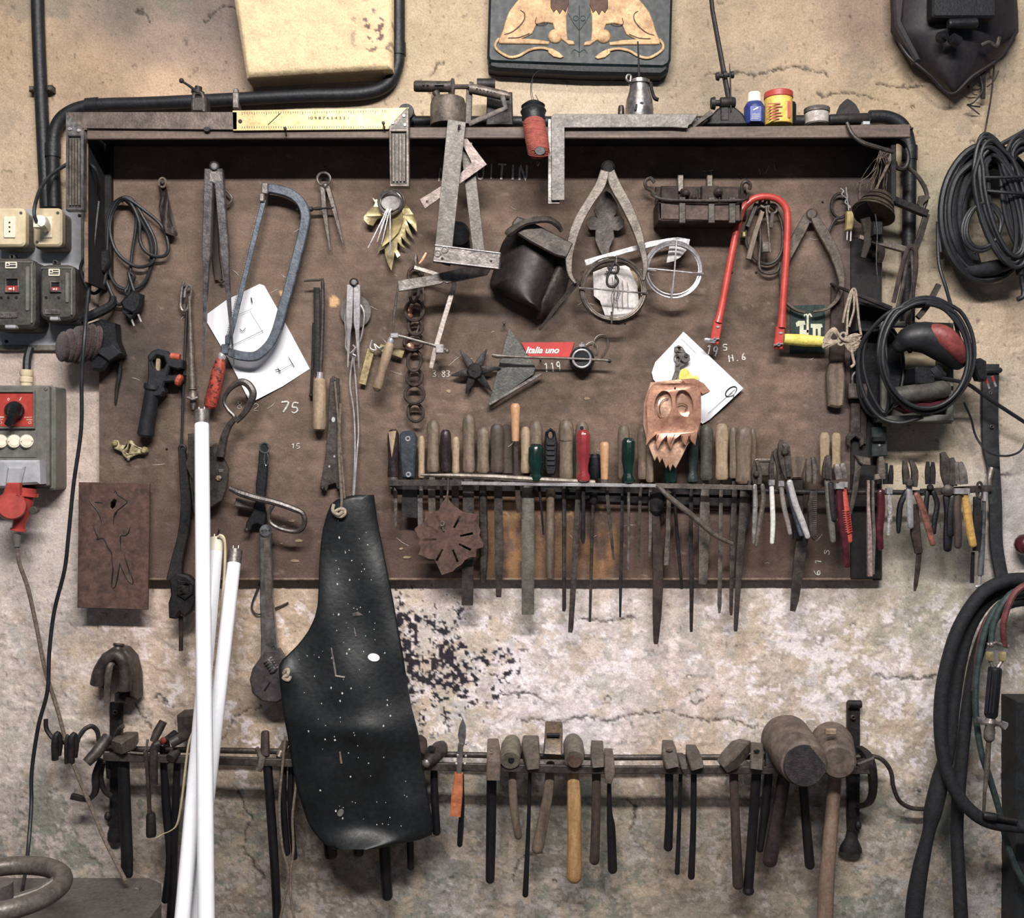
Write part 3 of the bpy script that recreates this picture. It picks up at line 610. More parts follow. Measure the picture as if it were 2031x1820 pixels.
# spool
t = Th('thread_spool', 'rusty red cone of twine hanging below the shelf lip beside the square', 'spool', 1062, 240, 150)
t.add('wound_twine', M().lathe((1058, 238, 158), (1070, 308, 166), [(0, 20), (.1, 22), (.55, 23), (.9, 21.5), (.92, 20), (1, 18), (1, 11), (.9, 10)], n=24), THREAD)
m = M()
for i in range(22): m.ring(1058.4+i*.52, 241+i*3.05, 158+i*.35, 22.5-abs(i-11)*.06, .9, ry=5, m=20, dt=20, n=4)
t.add('thread_turns', m, THREAD, kind='stuff')
t.add('black_wrapping', M().lathe((1057, 202, 152), (1059, 245, 156), [(0, 8), (.03, 14), (.2, 24), (.3, 22), (.45, 26), (.62, 23), (.8, 24), (1, 21)], n=20), BLACK)
t.add('core', M().disc(1071, 299, 11, 186, 3, n=18, ry=9), BLACK)
t.add('wire', M().tube([(1056, 204, 152), (1052, 180, 150), (1056, 155, 148), (1068, 141, 146), (1082, 142, 146)], .7, sub=4, n=5).tube([(1060, 204, 152), (1054, 178, 150), (1057, 158, 148)], .7, sub=4, n=5).tube([(1068, 200, 152), (1062, 188, 150)], .7, n=5).tube([(1066, 312, 170), (1066, 330, 166), (1072, 318, 166)], .6, sub=3, n=5), IRON)
# oil can
t = Th('oil_can', 'dented aluminium oil can with tall thin spout on the shelf', 'oil can', 1268, 228, 90)
b = t.add('can', M().lathe((1268, 252, 110), (1268, 158, 110), [(0, 25), (.1, 27), (.35, 28), (.55, 26), (.75, 20), (.88, 18), (.9, 21), (.97, 21), (.98, 19), (1, 5)], n=28), ALU)
t.add('dark_dents', M().disc(1273, 204, 4, 137, 3, n=10, ry=3).bar((1263, 206), (1260, 218), 3, 4, 138, 2), IRON, parent=b)
t.add('spout', M().tube([(1268, 160, 110), (1267, 130, 110), (1265, 82, 110)], [3, 2, 1.6]), IRON)
t.add('trigger', M().tube([(1252, 166, 118), (1243, 158, 124), (1244, 150, 124), (1251, 150, 124), (1250, 162, 124)], 2.5, sub=4), STEEL)
t.add('handle', M().tube([(1290, 164, 112), (1293, 180, 114), (1298, 194, 116), (1306, 198, 116)], 3.6, sub=5, asp=1.5), IRON)
one('bottle_stopper', 'small dark rounded stub standing just left of the oil can', 'stopper', M().lathe((1232, 228, 80), (1232, 208, 80), [(0, 7), (.6, 6.5), (.9, 5), (1, 1)], n=12), MAROON)
# surface gauge
t = Th('surface_gauge', 'surface gauge with long slanting rod and clamped needle on the shelf', 'gauge', 1430, 245, 100)
t.add('rod', M().tube([(1400, -110, 110), (1413, 20, 110), (1446, 200, 112)], [4.5, 4.5, 5.5], n=10), IRON)
t.add('clamp', M().lathe((1420, 152, 114), (1455, 148, 114), [(0, 7), (.15, 9), (.2, 4), (.4, 4), (.4, 9), (.6, 9), (.62, 4), (.85, 4), (.85, 7), (1, 7)], n=12), IRON)
t.add('needle', M().tube([(1447, 126, 122), (1448, 150, 122), (1450, 220, 122)], [.6, 1.8, 1.5]), IRON)
t.add('base', M().plate([(1392, 248), (1424, 214), (1452, 206), (1474, 224), (1486, 248)], 118, 40, b=4).lathe((1410, 205, 116), (1458, 203, 116), [(0, 11), (.16, 13), (.2, 6), (.35, 6), (.4, 11), (.9, 11), (1, 9)], n=14).tube([(1436, 200, 112), (1436, 240, 112)], 8, sq=True), IRON)
t.add('ramp', M().bar((1374, 250), (1412, 222), 8, 10, 136, 10), IRON2)
# bottles and cans
t = Th('plastic_bottle', 'blue plastic bottle with white cap on the shelf', 'bottle', 1496, 247, 100)
b = t.add('bottle_body', M().lathe((1496, 248, 110), (1496, 202, 110), [(0, 19), (.04, 20.5), (.75, 20.5), (.92, 16), (1, 12)], n=26), BLUE)
t.add('cap', M().lathe((1496, 204, 110), (1496, 184, 110), [(0, 13), (.06, 14), (.9, 13), (1, 11), (1, 0)], n=24), IVORY)
t.add('label_print', M().rbox(1488, 210, 1510, 240, 130, 130.9, r=3, b=.2), mk('blue_label', (84, 100, 168), (66, 80, 150), .4), parent=b)
t.add('print_lines', M().box(1491, 230, 1506, 231, 131, 131.6, .1).box(1491, 234, 1504, 235, 131, 131.6, .1).box(1492, 226, 1507, 227, 131, 131.6, .1).bar((1494, 218), (1504, 213), 2, 3, 131.6, .5), IVORY, parent=b)
t = Th('paint_tin', 'yellow tin with red lid and red band on the shelf', 'tin', 1544, 247, 100)
b = t.add('tin_body', M().lathe((1544, 249, 114), (1544, 196, 114), [(0, 26), (.02, 27), (.98, 27), (1, 25)], n=32), YELLOW)
t.add('lid', M().lathe((1544, 197, 114), (1544, 184, 114), [(0, 27.5), (.1, 28.5), (.9, 28), (1, 26.5), (1, 0)], n=32), REDP)
m = M()
for i, (a, b_) in enumerate(((1523, 1548), (1521, 1552), (1524, 1545), (1522, 1550), (1524, 1552), (1523, 1546))): m.box(a, 204+i*6, b_, 206.4+i*6, 140, 141.2, .1)
t.add('label_lines', m, ORANGE, parent=b); t.add('red_patch', M().rbox(1556, 200, 1568, 234, 132, 137, r=4, b=.3), REDP, parent=b)
one('dark_tin', 'narrow dark tin standing half hidden behind the yellow tin', 'tin', M().lathe((1566, 248, 88), (1566, 204, 88), [(0, 13), (.9, 13), (1, 11), (1, 0)], n=20), BLACK)
t = Th('glass_jar', 'low cloudy glass jar with metal rim on the shelf', 'jar', 1620, 247, 100)
t.add('jar_body', M().lathe((1620, 248, 112), (1620, 224, 112), [(0, 20), (.1, 23), (.9, 24), (1, 22), (1, 0)], n=28), GLASSY)
t.add('rim', M().lathe((1620, 224, 112), (1620, 215, 112), [(0, 25), (.3, 25.5), (.4, 24.5), (.8, 25.5), (1, 24), (1, 0)], n=28), STEEL)
one('sheet_blank', 'dark pointed iron shield shape leaning at the right end of the shelf', 'iron blank', M().plate([(1658, 246), (1660, 222), (1666, 208), (1674, 200), (1681, 195), (1689, 199), (1698, 207), (1705, 220), (1708, 246)], 90, 4), IRON)
t = Th('pump_cylinder', 'dark horizontal cylinder with pale end cap at the right end of the shelf', 'cylinder', 1680, 245, 105)
t.add('barrel', M().lathe((1644, 238, 112), (1722, 235, 112), [(0, 10), (.05, 11), (.95, 11), (1, 9)], n=16), IRON); t.add('end_cap', M().box(1712, 240, 1726, 247, 110, 126, 1), GREYL)
# crack + nails in the lip
t = Sub(one('curved_hook', 'long curved iron hook arm springing from the shelf lip near the right end', 'hook', M().tube([(1680, 243, 146), (1690, 265, 150), (1710, 282, 152), (1740, 292, 150), (1772, 302, 146)], [3.5, 4, 4.5, 4.5, 4], sub=5), IRON2))

# ---------------------------------------------------------------- painted lion panel
t = Th('painted_panel', 'dark green wooden panel with two golden seated lions above the shelf', 'painting', 1150, 150, 10)
pb = t.add('panel_board', M().plate([(971, -60), (1336, -60), (1331, 118), (1327, 128), (1316, 134), (1150, 130), (984, 124), (970, 122), (966, 112)], 46, 40, b=5), PANEL)
t.add('lower_edge', M().plate([(969, 118), (1328, 126), (1326, 140), (1312, 150), (1150, 147), (985, 139), (968, 134)], 42, 34, b=6), mk('panel_edge', (24, 27, 32), (16, 18, 22), .6))
def fx(q): return [(2298-x, y+1.5) for x, y in q]
body = [(1038, -12), (1022, 6), (1010, 22), (1002, 42), (998, 58), (992, 72), (988, 80), (990, 86), (1060, 87), (1088, 88), (1090, 82), (1062, 77), (1036, 76), (1056, 66), (1064, 48), (1080, 44), (1096, 46), (1100, 58), (1112, 76), (1128, 88), (1140, 88), (1138, 81), (1126, 78), (1124, 60), (1124, 32), (1128, 10), (1130, -12)]
tail = [(990, 76, 49), (983, 86, 49), (984, 96, 49), (996, 106, 49), (1012, 113, 49), (1030, 110, 49), (1050, 99, 49), (1070, 95, 49), (1086, 97, 49), (1098, 104, 49)]
tuft = [(1086, 94), (1096, 96), (1110, 104), (1118, 112), (1112, 115), (1098, 112), (1088, 104)]
mane = [(1092, -12), (1092, 14), (1098, 24), (1104, 18), (1110, 28), (1116, 18), (1122, 24), (1128, 8), (1128, -12)]
thigh = [(1000, 68, 50), (1014, 64, 50), (1030, 52, 50), (1040, 38, 50), (1040, 26, 50), (1032, 20, 50)]
for f in (lambda q: q, fx):
    f3 = (lambda q: q) if f is not fx else (lambda q: [(2298-x, y+1.5, d) for x, y, d in q])
    l_ = t.add('lion', M().plate(f(body), 49, 4, b=1.4), GOLD, parent=pb)
    t.add('lion_tail', M().tube(f3(tail), [2.6]*10, sub=4, asp=.4, n=6).plate(f(tuft), 49.5, 4, b=1), GOLD, parent=pb)
    t.add('lion_mane', M().plate(f(mane), 50.5, 2, b=.8), UMBER, parent=pb)
    t.add('lion_paw_ball', M().ball(f([(1101, 72)])[0][0], 72, 47, 14, sd=.35, n=18), GOLD, parent=pb)
    t.add('lion_outline', M().tube(f3(thigh), [.6, 1, 1.2, 1.2, 1, .6], sub=3, n=5, asp=.5).tube(f3([(1086, 44, 50), (1076, 48, 50), (1062, 46, 50), (1064, 34, 50)]), .8, sub=3, n=5, asp=.5).tube(f3([(1008, 75, 50), (1030, 74, 50), (1050, 66, 50)]), .9, sub=3, n=5, asp=.5), UMBER, parent=pb)
m = M()
for s_ in (-1, 1):
    m.tube([(1149, 112, 47), (1149, 40, 47), (1149, 10, 47)], .6, n=4).tube([(1149, 60, 47), (1149+s_*12, 44, 47), (1149+s_*22, 26, 47)], .6, sub=3, n=4).ring(1149+s_*7, 36, 47, 5, .5, m=12, n=4).tube([(1149, 104, 47), (1149+s_*10, 98, 47), (1149+s_*16, 106, 47)], .6, sub=3, n=4)
t.add('scroll_ornament', m, mk('faded_green', (70, 96, 90), (50, 72, 70), .7), parent=pb)

# ---------------------------------------------------------------- welding mask top right
t = Th('welding_mask', 'dark pointed welding mask hanging at the top right corner', 'mask', 1890, 180, 20)
rows = []
for i in range(30):
    v = i/29; y = -70+v*258
    if y < 60: hw = 118+10*math.sin((y+70)/130*1.57)
    else:
        q = (y-60)/128; hw = 128*(1-q**1.55)*(1-.10*math.sin(q*3.14))+2
    rows.append((y, 1892-hw*.98, 1892+hw))
HOODM = mk('mask_fibre', (44, 38, 42), (24, 24, 30), .55, 0, sc=14, bump=.3)
t.add('shell', M().sheet(rows, 24, lambda u, v, x, y: 34+70*math.sin(math.pi*u)**.6*(1-v)**.5+10*math.sin(math.pi*u), 5), HOODM)
t.add('brow_flange', M().tube([(1776, 70, 40), (1800, 110, 60), (1845, 150, 62), (1886, 186, 50), (1930, 150, 62), (1985, 112, 60), (2016, 60, 40)], 3, sub=5), HOODM)
t.add('eye_window', M().rbox(1850, -40, 1975, 34, 96, 124, r=6, b=4), BLACK); t.add('window_bar', M().lathe((1880, 48, 118), (1938, 46, 118), [(0, 8), (.05, 10), (.95, 10), (1, 8)], n=14), BLACK)
t.add('knob', M().lathe((1862, 74, 106), (1878, 72, 122), [(0, 10), (.6, 12), (.7, 6), (1, 6)], n=12).lathe((1900, 84, 112), (1888, 76, 118), [(0, 12), (1, 11)], n=12), BLACK)
t.add('spring', M().tube([(1946, 90, 96), (1962, 84, 100), (1976, 92, 98), (1982, 74, 98)], 4, sub=5), IRON2)
t.add('headband_strip', M().plate([(1770, -50), (1800, -50), (1790, 40), (1830, 120), (1816, 122), (1776, 50)], 70, 20, b=4), HOODM)
one('wire_tangle', 'loose twisted wire ends dangling beneath the welding mask', 'wire', M().tube([(1918, 170, 30), (1926, 178, 30), (1944, 176, 30), (1950, 160, 30)], 1.3, sub=4, n=5).tube([(1944, 150, 30), (1948, 180, 32), (1930, 204, 34), (1918, 208, 34), (1944, 212, 34)], 1.6, sub=4, n=5).tube([(1919, 208, 34), (1932, 218, 34), (1943, 227, 34)], 1.4, n=5).tube([(1920, 168, 30), (1930, 186, 30), (1938, 188, 30)], 1.2, sub=3, n=5).tube([(1981, 140, 30), (1972, 160, 30), (1958, 172, 30)], 1.3, sub=3, n=5), IRON)
one('iron_strip', 'short dark iron strip hanging below the welding mask', 'strip', M().bar((1951, 110), (1951, 195), 9, 8, 28, 4), IRON)
one('hanging_cord', 'thin dark cord running straight down from the mask to the cable coil', 'cord', M().tube([(1974, 100, 40), (1966, 190, 36), (1950, 290, 30), (1948, 400, 34)], 1.9, sub=4, n=6), RUSTD)
# ================================================================ electrical gear at the left
t = Th('mounting_panel', 'light grey metal panel carrying sockets and breakers at the left', 'panel', 80, 690, 6)
t.add('panel_plate', M().rbox(-60, 414, 165, 690, 4, 15, r=3, b=2), GREYL); t.add('panel_rim', M().box(-60, 684, 166, 695, 4, 18, 1.5).box(160, 414, 167, 692, 4, 18, 1.5), mk('panel_rim', (128, 124, 112), (104, 100, 92), .5))
for x, y in ((157, 427), (12, 677)): t.add('screw', M().disc(x, y, 3.4, 17, 3, n=10), IRON)
def socket(label, x0, x1, sx0, sx1, cat='socket'):
    t = Th('wall_socket', label, cat, (x0+x1)/2, 490, 15, 'beige sockets on the panel')
    b = t.add('housing', M().rbox(x0+4, 420, x1+5, 494, 15, 50, r=9, b=2), mk('grimy_cream', (150, 138, 116), (120, 110, 94), .55)) ; t.add('cover', M().rbox(x0, 412, x1, 488, 48, 66, r=9, b=4), CREAM)
    i = t.add('insert', M().rbox(sx0, 429, sx1, 471, 66, 69, r=2, b=1), IVORY)
    for k in range(3): t.add('socket_hole', M().disc((sx0+sx1)/2, 441+k*9, 2.4, 69.6, 2, n=10), BLACK, parent=i)
    for x, y in ((x1-8, 422), (x0+8, 480)): t.add('screw', M().disc(x, y, 3.3, 67, 2, n=10).box(x-2.6, y-.5, x+2.6, y+.5, 67, 67.7, .1), STEEL)
    return t
socket('beige surface socket at the left edge with three bare pin holes', -14, 49, 7, 30)
socket('beige surface socket beside it with a white plug pushed in', 65, 122, 82, 103)
t = Th('mains_plug', 'white mains plug with black cable in the beige socket', 'plug', 88, 455, 70)
t.add('plug_body', M().lathe((92, 450, 70), (82, 438, 108), [(0, 7), (.2, 10), (.8, 11), (1, 8)], n=8, asp=1.4).lathe((78, 428, 98), (78, 452, 98), [(0, 6), (.2, 9), (1, 9)], sq=True), IVORY)
t.add('cable', M().tube([(73, 440, 108), (68, 425, 112), (70, 405, 106), (80, 375, 80), (100, 348, 60), (126, 330, 50), (150, 318, 46), (180, 326, 120), (195, 352, 110), (196, 400, 70), (190, 450, 60), (182, 520, 64), (175, 600, 78)], 3.6, sub=6), RUBBER)
def breaker(label, x0, y0, x1, y1, sx, sy, sw, sh, holes, lab1, lab2):
    t = Th('circuit_breaker', label, 'breaker', (x0+x1)/2, y1, 15, 'dark grey breaker boxes on the panel')
    t.add('housing', M().rbox(x0+5, y0+5, x1+9, y1+6, 15, 60, r=16, b=5), GREYD)
    c = t.add('cover', M().rbox(x0, y0, x1, y1, 58, 84, r=15, b=6), GREYD)
    t.add('cover_ridge', M().tube([(x0+4, y0+8, 84), (x1-8, y0+8, 84), (x1-5, y0+16, 84), (x1-5, y1-10, 84)], 1.6, sub=3), GREYP, parent=c)
    t.add('cover_groove', M().rbox(x1-18, y0+16, x1-11, y1-34, 83, 87, r=3, b=1), GREYP, parent=c)
    t.add('window_frame', M().plate([(sx-2, sy-2), (sx+sw+2, sy-2), (sx+sw+2, sy+sh+2), (sx-2, sy+sh+2)], 89, 6, [[(sx+1, sy+1), (sx+sw-1, sy+1), (sx+sw-1, sy+sh-1), (sx+1, sy+sh-1)]], b=1), STEEL)
    t.add('red_flag', M().box(sx+1, sy+sh*.55, sx+sw-1, sy+sh-1, 84, 86.5, .4), REDP); t.add('dark_slot', M().box(sx+1, sy+1, sx+sw-1, sy+sh*.55, 83.5, 85.5, .3), BLACK)
    t.add('flag_mark', M().box(sx+sw*.25, sy+sh*.72, sx+sw*.5, sy+sh*.85, 86, 87, .1).box(sx+sw*.62, sy+sh*.66, sx+sw*.7, sy+sh*.9, 86, 87, .1), WHITE)
    for x, y in holes: t.add('screw_hole', M().disc(x, y, 3.2, 85, 2, n=12), BLACK)
    a, b, c_, d_ = lab1; l1 = t.add('maker_label', M().rbox(a, b, c_, d_, 84, 86.4, r=1.5, b=.4), IVORY)
    t.add('label_print', M().plate([(a+2, b+6), (a+5, b+2), (a+8, b+6)], 87, .6, b=.1).box(a+9, b+2, c_-2, b+4, 86, 87, .1).box(a+9, b+6, c_-2, b+7.5, 86, 87, .1).box(a+2, d_-4, c_-2, d_-3, 86, 87, .1).box(a+2, b+8, c_-2, b+9, 86, 87, .1), INK, parent=l1)
    a, b, c_, d_ = lab2; l2 = t.add('rating_label', M().rbox(a, b, c_, d_, 84, 86.4, r=1.5, b=.4), STEEL)
    t.add('rating_print', textmesh('TM 25 A', a+2, d_-2.5, (d_-b)*.5, 86.8, sx=.9), INK, parent=l2)
    t.add('latch', M().rbox(sx-2, y1-6, sx+sw*.8, y1+1, 78, 92, r=2, b=1.5), GREYL)
    t.add('top_lug', M().disc(sx+sw/2, y0-3, 6, 40, 14, n=14, hole=2.4), GREYD)
breaker('larger dark grey breaker box cut by the left picture edge', -22, 512, 68, 650, 11, 552, 24, 26, [(2, 590), (16, 590), (32, 590)], (10, 519, 33, 532), (-6, 618, 33, 630))
breaker('smaller dark grey breaker box beside the large one on the panel', 78, 524, 147, 634, 100, 559, 18, 18, [(91, 590), (116, 590)], (96, 533, 118, 547), (89, 613, 118, 623))
t = Th('switch_box', 'grey switch box with red face and three white buttons at the left edge', 'switch box', 50, 970, 10)
t.add('housing', M().rbox(-60, 766, 109, 972, 6, 60, r=6, b=4), GREYP); t.add('cover', M().rbox(-60, 764, 96, 966, 60, 74, r=5, b=4), GREYP)
f = t.add('red_face', M().box(-40, 778, 66, 846, 73, 76, .8), RED)
t.add('face_frame', M().plate([(-44, 774), (68, 774), (68, 850), (-44, 850)], 80, 5, [[(-40, 778), (65, 778), (65, 846), (-40, 846)]], b=1), GREYP)
t.add('position_mark', textmesh('0', 14, 794, 6, 76.8, rot=14).ringsweep([P(39, 794, 77), P(42, 788, 77)], [.0011]*2, 6), IVORY, parent=f)
t.add('face_print', textmesh('STAR ST', 48, 829, 3, 76.8).box(-10, 826, 8, 828, 76, 77, .1).box(-8, 831, 6, 832, 76, 77, .1).box(52, 832, 64, 833, 76, 77, .1).ring(59, 838, 77, 2.6, .4, m=12, n=4).ring(1, 838, 77, 2.6, .4, m=12, n=4), IVORY, parent=f)
k_ = t.add('rotary_knob', M().lathe((29, 814, 74), (29, 814, 94), [(0, 18), (.1, 19), (.8, 17), (1, 14)], n=28).tube([(33, 800, 100), (25, 826, 104), (16, 842, 98)], [8, 7, 6], sq=True, rnd=0), BLACK)
t.add('knob_dot', M().disc(20, 812, 2, 108, 1.5, n=10), IVORY, parent=k_)
for x in (2, 28, 53): t.add('white_button', M().lathe((x, 875, 74), (x, 875, 84), [(0, 14), (.5, 13.5), (.9, 12), (1, 9), (.8, 7.5), (.7, 0)], n=26), IVORY)
t.add('lower_panel', M().box(-60, 855, 72, 907, 72, 76, 1), GREYP)
t.add('outlet_hood', M().plate([(-60, 912), (76, 912), (78, 960), (36, 962), (30, 968), (-60, 968)], 104, 34, b=5), GREYL); t.add('hood_lug', M().plate([(14, 925), (48, 925), (38, 966), (8, 966)], 112, 10, b=4), GREYL)
for x, y in ((90, 771), (94, 960)): t.add('screw', M().disc(x, y, 3.6, 76, 3, n=10), STEEL)
t = Th('cable_gland', 'pale ridged cable gland with black cable above the switch box', 'gland', 52, 766, 20)
t.add('gland_body', M().lathe((52, 768, 30), (53, 733, 30), [(0, 11), (.25, 11), (.3, 12.5), (.55, 12.5), (.6, 10.5), (.75, 13), (1, 12)], n=12), CREAM)
t.add('cable', M().tube([(53, 736, 30), (54, 712, 26), (60, 690, 18)], 8, sub=3), RUBBER)
t = Th('industrial_plug', 'red industrial plug with round cap under the switch box', 'plug', 33, 1060, 60)
t.add('flap_cap', M().lathe((20, 1003, 92), (24, 1003, 122), [(0, 26), (.3, 28), (.85, 28), (1, 25), (1, 0)], n=30), REDP)
t.add('flap_arm', M().plate([(12, 957), (37, 957), (38, 985), (2, 985)], 118, 14, b=3), REDP)
t.add('plug_body', M().lathe((50, 966, 84), (36, 1052, 84), [(0, 22), (.1, 22), (.3, 20), (.6, 18), (.8, 13), (.95, 12), (.96, 15), (1, 15)], n=24), REDP)
t.add('collar', M().lathe((52, 976, 84), (51, 982, 84), [(0, 24), (1, 24)], n=24), RED)
t.add('cable_sleeve', M().lathe((33, 1058, 84), (34, 1084, 84), [(0, 9), (1, 6)], n=14), GREYP); t.add('side_lug', M().disc(65, 1012, 8, 90, 12, n=14), GREYD)
t.add('cable', M().tube([(34, 1080, 84), (38, 1115, 80), (55, 1165, 70), (72, 1240, 60), (90, 1330, 60), (112, 1400, 66), (140, 1500, 80), (172, 1580, 90), (210, 1670, 110), (250, 1748, 200)], 4.2, sub=6), TWINE)
one('loose_cable', 'long black cable hanging free down the left side in front of the wall', 'cable', M().tube([(196, 400, 74), (188, 470, 90), (176, 570, 100), (168, 660, 150), (162, 750, 150), (161, 850, 140), (146, 960, 130), (136, 1060, 120), (128, 1130, 110), (108, 1210, 100), (98, 1290, 100), (94, 1370, 100), (76, 1440, 100), (63, 1530, 100), (62, 1600, 110), (54, 1700, 160), (42, 1780, 300), (30, 1850, 320)], [3.4]*2+[4]*16, sub=6), RUBBER)

# ================================================================ board, left part
def coil(cx, cy, rx, ry, n, r, d, seed, jit=5, tilt=0, dz=8, m=26):
    rr = random.Random(seed); pts = []; c, s = math.cos(math.radians(tilt)), math.sin(math.radians(tilt))
    px = [rr.uniform(-jit, jit) for _ in range(n+2)]; py = [rr.uniform(-jit, jit) for _ in range(n+2)]; pz = [rr.uniform(0, dz) for _ in range(n+2)]; pr = [1+rr.uniform(-.075, .075)*jit/5 for _ in range(n+2)]
    for i in range(n*m+1):
        q = i/m; k = int(q) if int(q) <= n else n; f = q-k; g = lambda A: A[k]*(1-f)+A[k+1]*f
        a = 2*math.pi*q-math.pi/2; u, v = rx*g(pr)*math.cos(a), ry*g(pr)*math.sin(a)
        hang = 1 if math.sin(a) > -.8 else .3
        pts.append((cx+u*c-v*s+g(px)*hang, cy+u*s+v*c+g(py)*hang, d+g(pz)))
    return pts
t = Th('extension_cable', 'dark grey cable hung in long loops with a flat two-pin plug', 'cable', 250, 640, 34)
cab = [(243, 392, 52), (222, 408, 44), (212, 450, 42), (214, 520, 42), (228, 562, 42), (256, 574, 42), (286, 560, 40), (300, 520, 40), (296, 470, 40), (268, 420, 46), (246, 396, 54), (228, 412, 50), (218, 455, 48), (232, 500, 48), (268, 528, 48), (302, 520, 46), (308, 480, 46), (284, 430, 48), (262, 396, 54),
       (244, 392, 58), (260, 404, 54), (276, 440, 52), (278, 480, 50), (296, 504, 50), (324, 508, 48), (334, 490, 48), (322, 450, 48), (290, 420, 50), (252, 394, 58), (232, 400, 54), (216, 440, 50), (212, 520, 48), (206, 562, 48), (186, 582, 48), (168, 562, 50), (160, 530, 52), (174, 508, 52), (196, 520, 48), (212, 560, 44),
       (232, 602, 44), (250, 592, 46), (262, 560, 48), (266, 548, 50), (255, 540, 50), (262, 566, 52), (268, 584, 52)]
t.add('cable', M().tube(cab, 3.5, sub=5), RUBBER)
t.add('cable_end', M().tube([(262, 396, 48), (270, 440, 44), (262, 500, 42), (256, 560, 42), (248, 580, 46), (266, 590, 52)], 3, sub=5), RUBBER)
p = t.add('plug_body', M().plate([(250, 586), (262, 574), (281, 583), (279, 604), (271, 618), (262, 622), (243, 612), (238, 598)], 62, 18, b=4), BLACK)
t.add('plug_face', M().plate([(240, 612), (262, 622), (274, 612), (268, 622), (258, 634), (244, 622)], 58, 12, b=2), BLACK, parent=p)
for x, y in ((262, 631), (276, 623)): t.add('pin', M().tube([(x-2, y, 52), (x+1, y+8, 50)], 2.2).tube([(x+1, y+8, 50), (x+4, y+15, 49)], 2.1), BRIGHT, parent=p)
t = Th('leather_sheath', 'twisted brown leather strip pinched at the top, hanging near the cable loops', 'leather strip', 330, 470, 34)
t.add('strip', M().sheet([(360, 316, 325), (372, 314, 330), (390, 318, 332), (410, 315, 334), (430, 318, 338), (450, 322, 344), (462, 328, 352), (468, 345, 352)], 6, lambda u, v, x, y: 44+9*math.sin(u*5+v*9)+6*v, 3), LEATHB); t.add('tie', M().ring(322, 362, 48, 7, 2.4, ry=9), TWINE)
t.add('second_strip', M().sheet([(372, 322, 330), (400, 322, 336), (430, 326, 344), (458, 334, 350)], 5, lambda u, v, x, y: 38+5*math.sin(u*4-v*8), 3), LEATHB)
# felt wheels
t = Th('polishing_mops', 'stack of fuzzy brown polishing mop discs on a black holder', 'polishing wheel', 165, 735, 40)
m = M()
for i in range(6):
    x = 124+i*12; ry = 30+i*3.5 if i < 3 else 42-(i-3)*2
    t.add('mop_disc', M().lathe((x-7, 684-i*1.6+ (2 if i<2 else 0), 98-i*7), (x+9, 688-i*1.6, 88-i*7), [(0, 8), (.08, ry*.82), (.3, ry*.98), (.5, ry*1.02), (.75, ry*.97), (.95, ry*.82), (1, 8)], n=30), WOOL)
t.add('holder', M().plate([(176, 640), (200, 632), (226, 640), (228, 672), (240, 702), (218, 716), (204, 735), (182, 734), (172, 700)], 72, 34, b=5), BLACK)
t.add('holder_edge', M().plate([(184, 694), (222, 682), (241, 700), (216, 716)], 80, 10, b=2), RUBBER)
t.add('holder_arm', M().tube([(160, 634, 80), (190, 622, 76), (220, 606, 60), (224, 590, 50)], [9, 10, 9, 7], sub=4), BLACK)
one('hook_shadow_rod', 'dark tapering rod standing in for a hook shadow below the polishing mops', 'rod', M().tube([(236, 690, 40), (238, 730, 38), (232, 770, 36), (229, 800, 36)], [5, 5, 4, 2], sub=4), IRON)  # dark rod put in where a hook's shadow falls
one('spring_clip', 'small dark steel clips wedged on the corner post above the mops', 'clip', M().plate([(190, 498), (212, 494), (216, 520), (206, 540), (190, 532)], 60, 14, b=3), BLACK)
# pipe cutter / torch handle
t = Th('welding_clamp', 'black gripping tool with round eye, orange knobs and thick handle', 'clamp tool', 290, 868, 34)
h = t.add('head', M().plate([(292, 706), (300, 696), (312, 691), (326, 694), (334, 702), (362, 714), (361, 730), (352, 733), (336, 728), (332, 744), (362, 742), (360, 756), (326, 758), (322, 772), (290, 768), (293, 740)], 66, 26, [[(300, 716), (310, 705), (324, 708), (329, 720), (322, 735), (308, 734)]], b=3), RUBBER)
t.add('eye_strip', M().bar((314, 702), (312, 736), 9, 8, 56, 6), WOODL); t.add('orange_grip', M().lathe((339, 706, 62), (357, 709, 62), [(0, 7), (1, 7)], n=12), ORANGE)
t.add('shaft', M().lathe((334, 750, 62), (352, 752, 62), [(0, 4), (.5, 4), (.5, 2.5), (1, 2.5)], n=12), BRIGHT); t.add('knob', M().lathe((350, 752, 62), (361, 756, 62), [(0, 9), (.2, 12), (.8, 12), (1, 8)], n=10), ORANGE)
t.add('handle', M().lathe((304, 762, 58), (288, 866, 50), [(0, 17), (.08, 18), (.12, 14), (.3, 14.5), (.8, 15.5), (.95, 16.5), (1, 13)], n=22), RUBBER)
t.add('lower_lug', M().plate([(286, 768), (324, 768), (326, 776), (318, 786), (296, 786), (288, 778)], 68, 26, b=3), RUBBER)
# wing fitting
t = Th('wing_fitting', 'small mottled brass wing shaped fitting below the black handle', 'fitting', 257, 912, 34)
t.add('wings', M().plate([(222, 878), (226, 872), (233, 873), (236, 881), (250, 884), (254, 874), (260, 873), (266, 882), (272, 886), (281, 888), (285, 885), (291, 888), (292, 896), (287, 901), (276, 900), (264, 904), (252, 911), (244, 904), (240, 896), (226, 890)], 44, 8, [[(255, 880), (259, 882), (254, 900), (250, 898)]], b=2), mk('mottled_brass', (222, 206, 160), (120, 98, 66), .45, .3, sc=70, c3=(60, 46, 38), th=.63))
for x, y in ((228, 879), (285, 893)): t.add('boss', M().lathe((x, y, 36), (x, y, 50), [(0, 6), (.8, 6), (1, 4)], n=14), BRASS)
t.add('nail', M().tube([(254, 911, 30), (254, 911, 46)], 1.5).disc(254, 911, 3, 47, 2, n=8), STEEL)
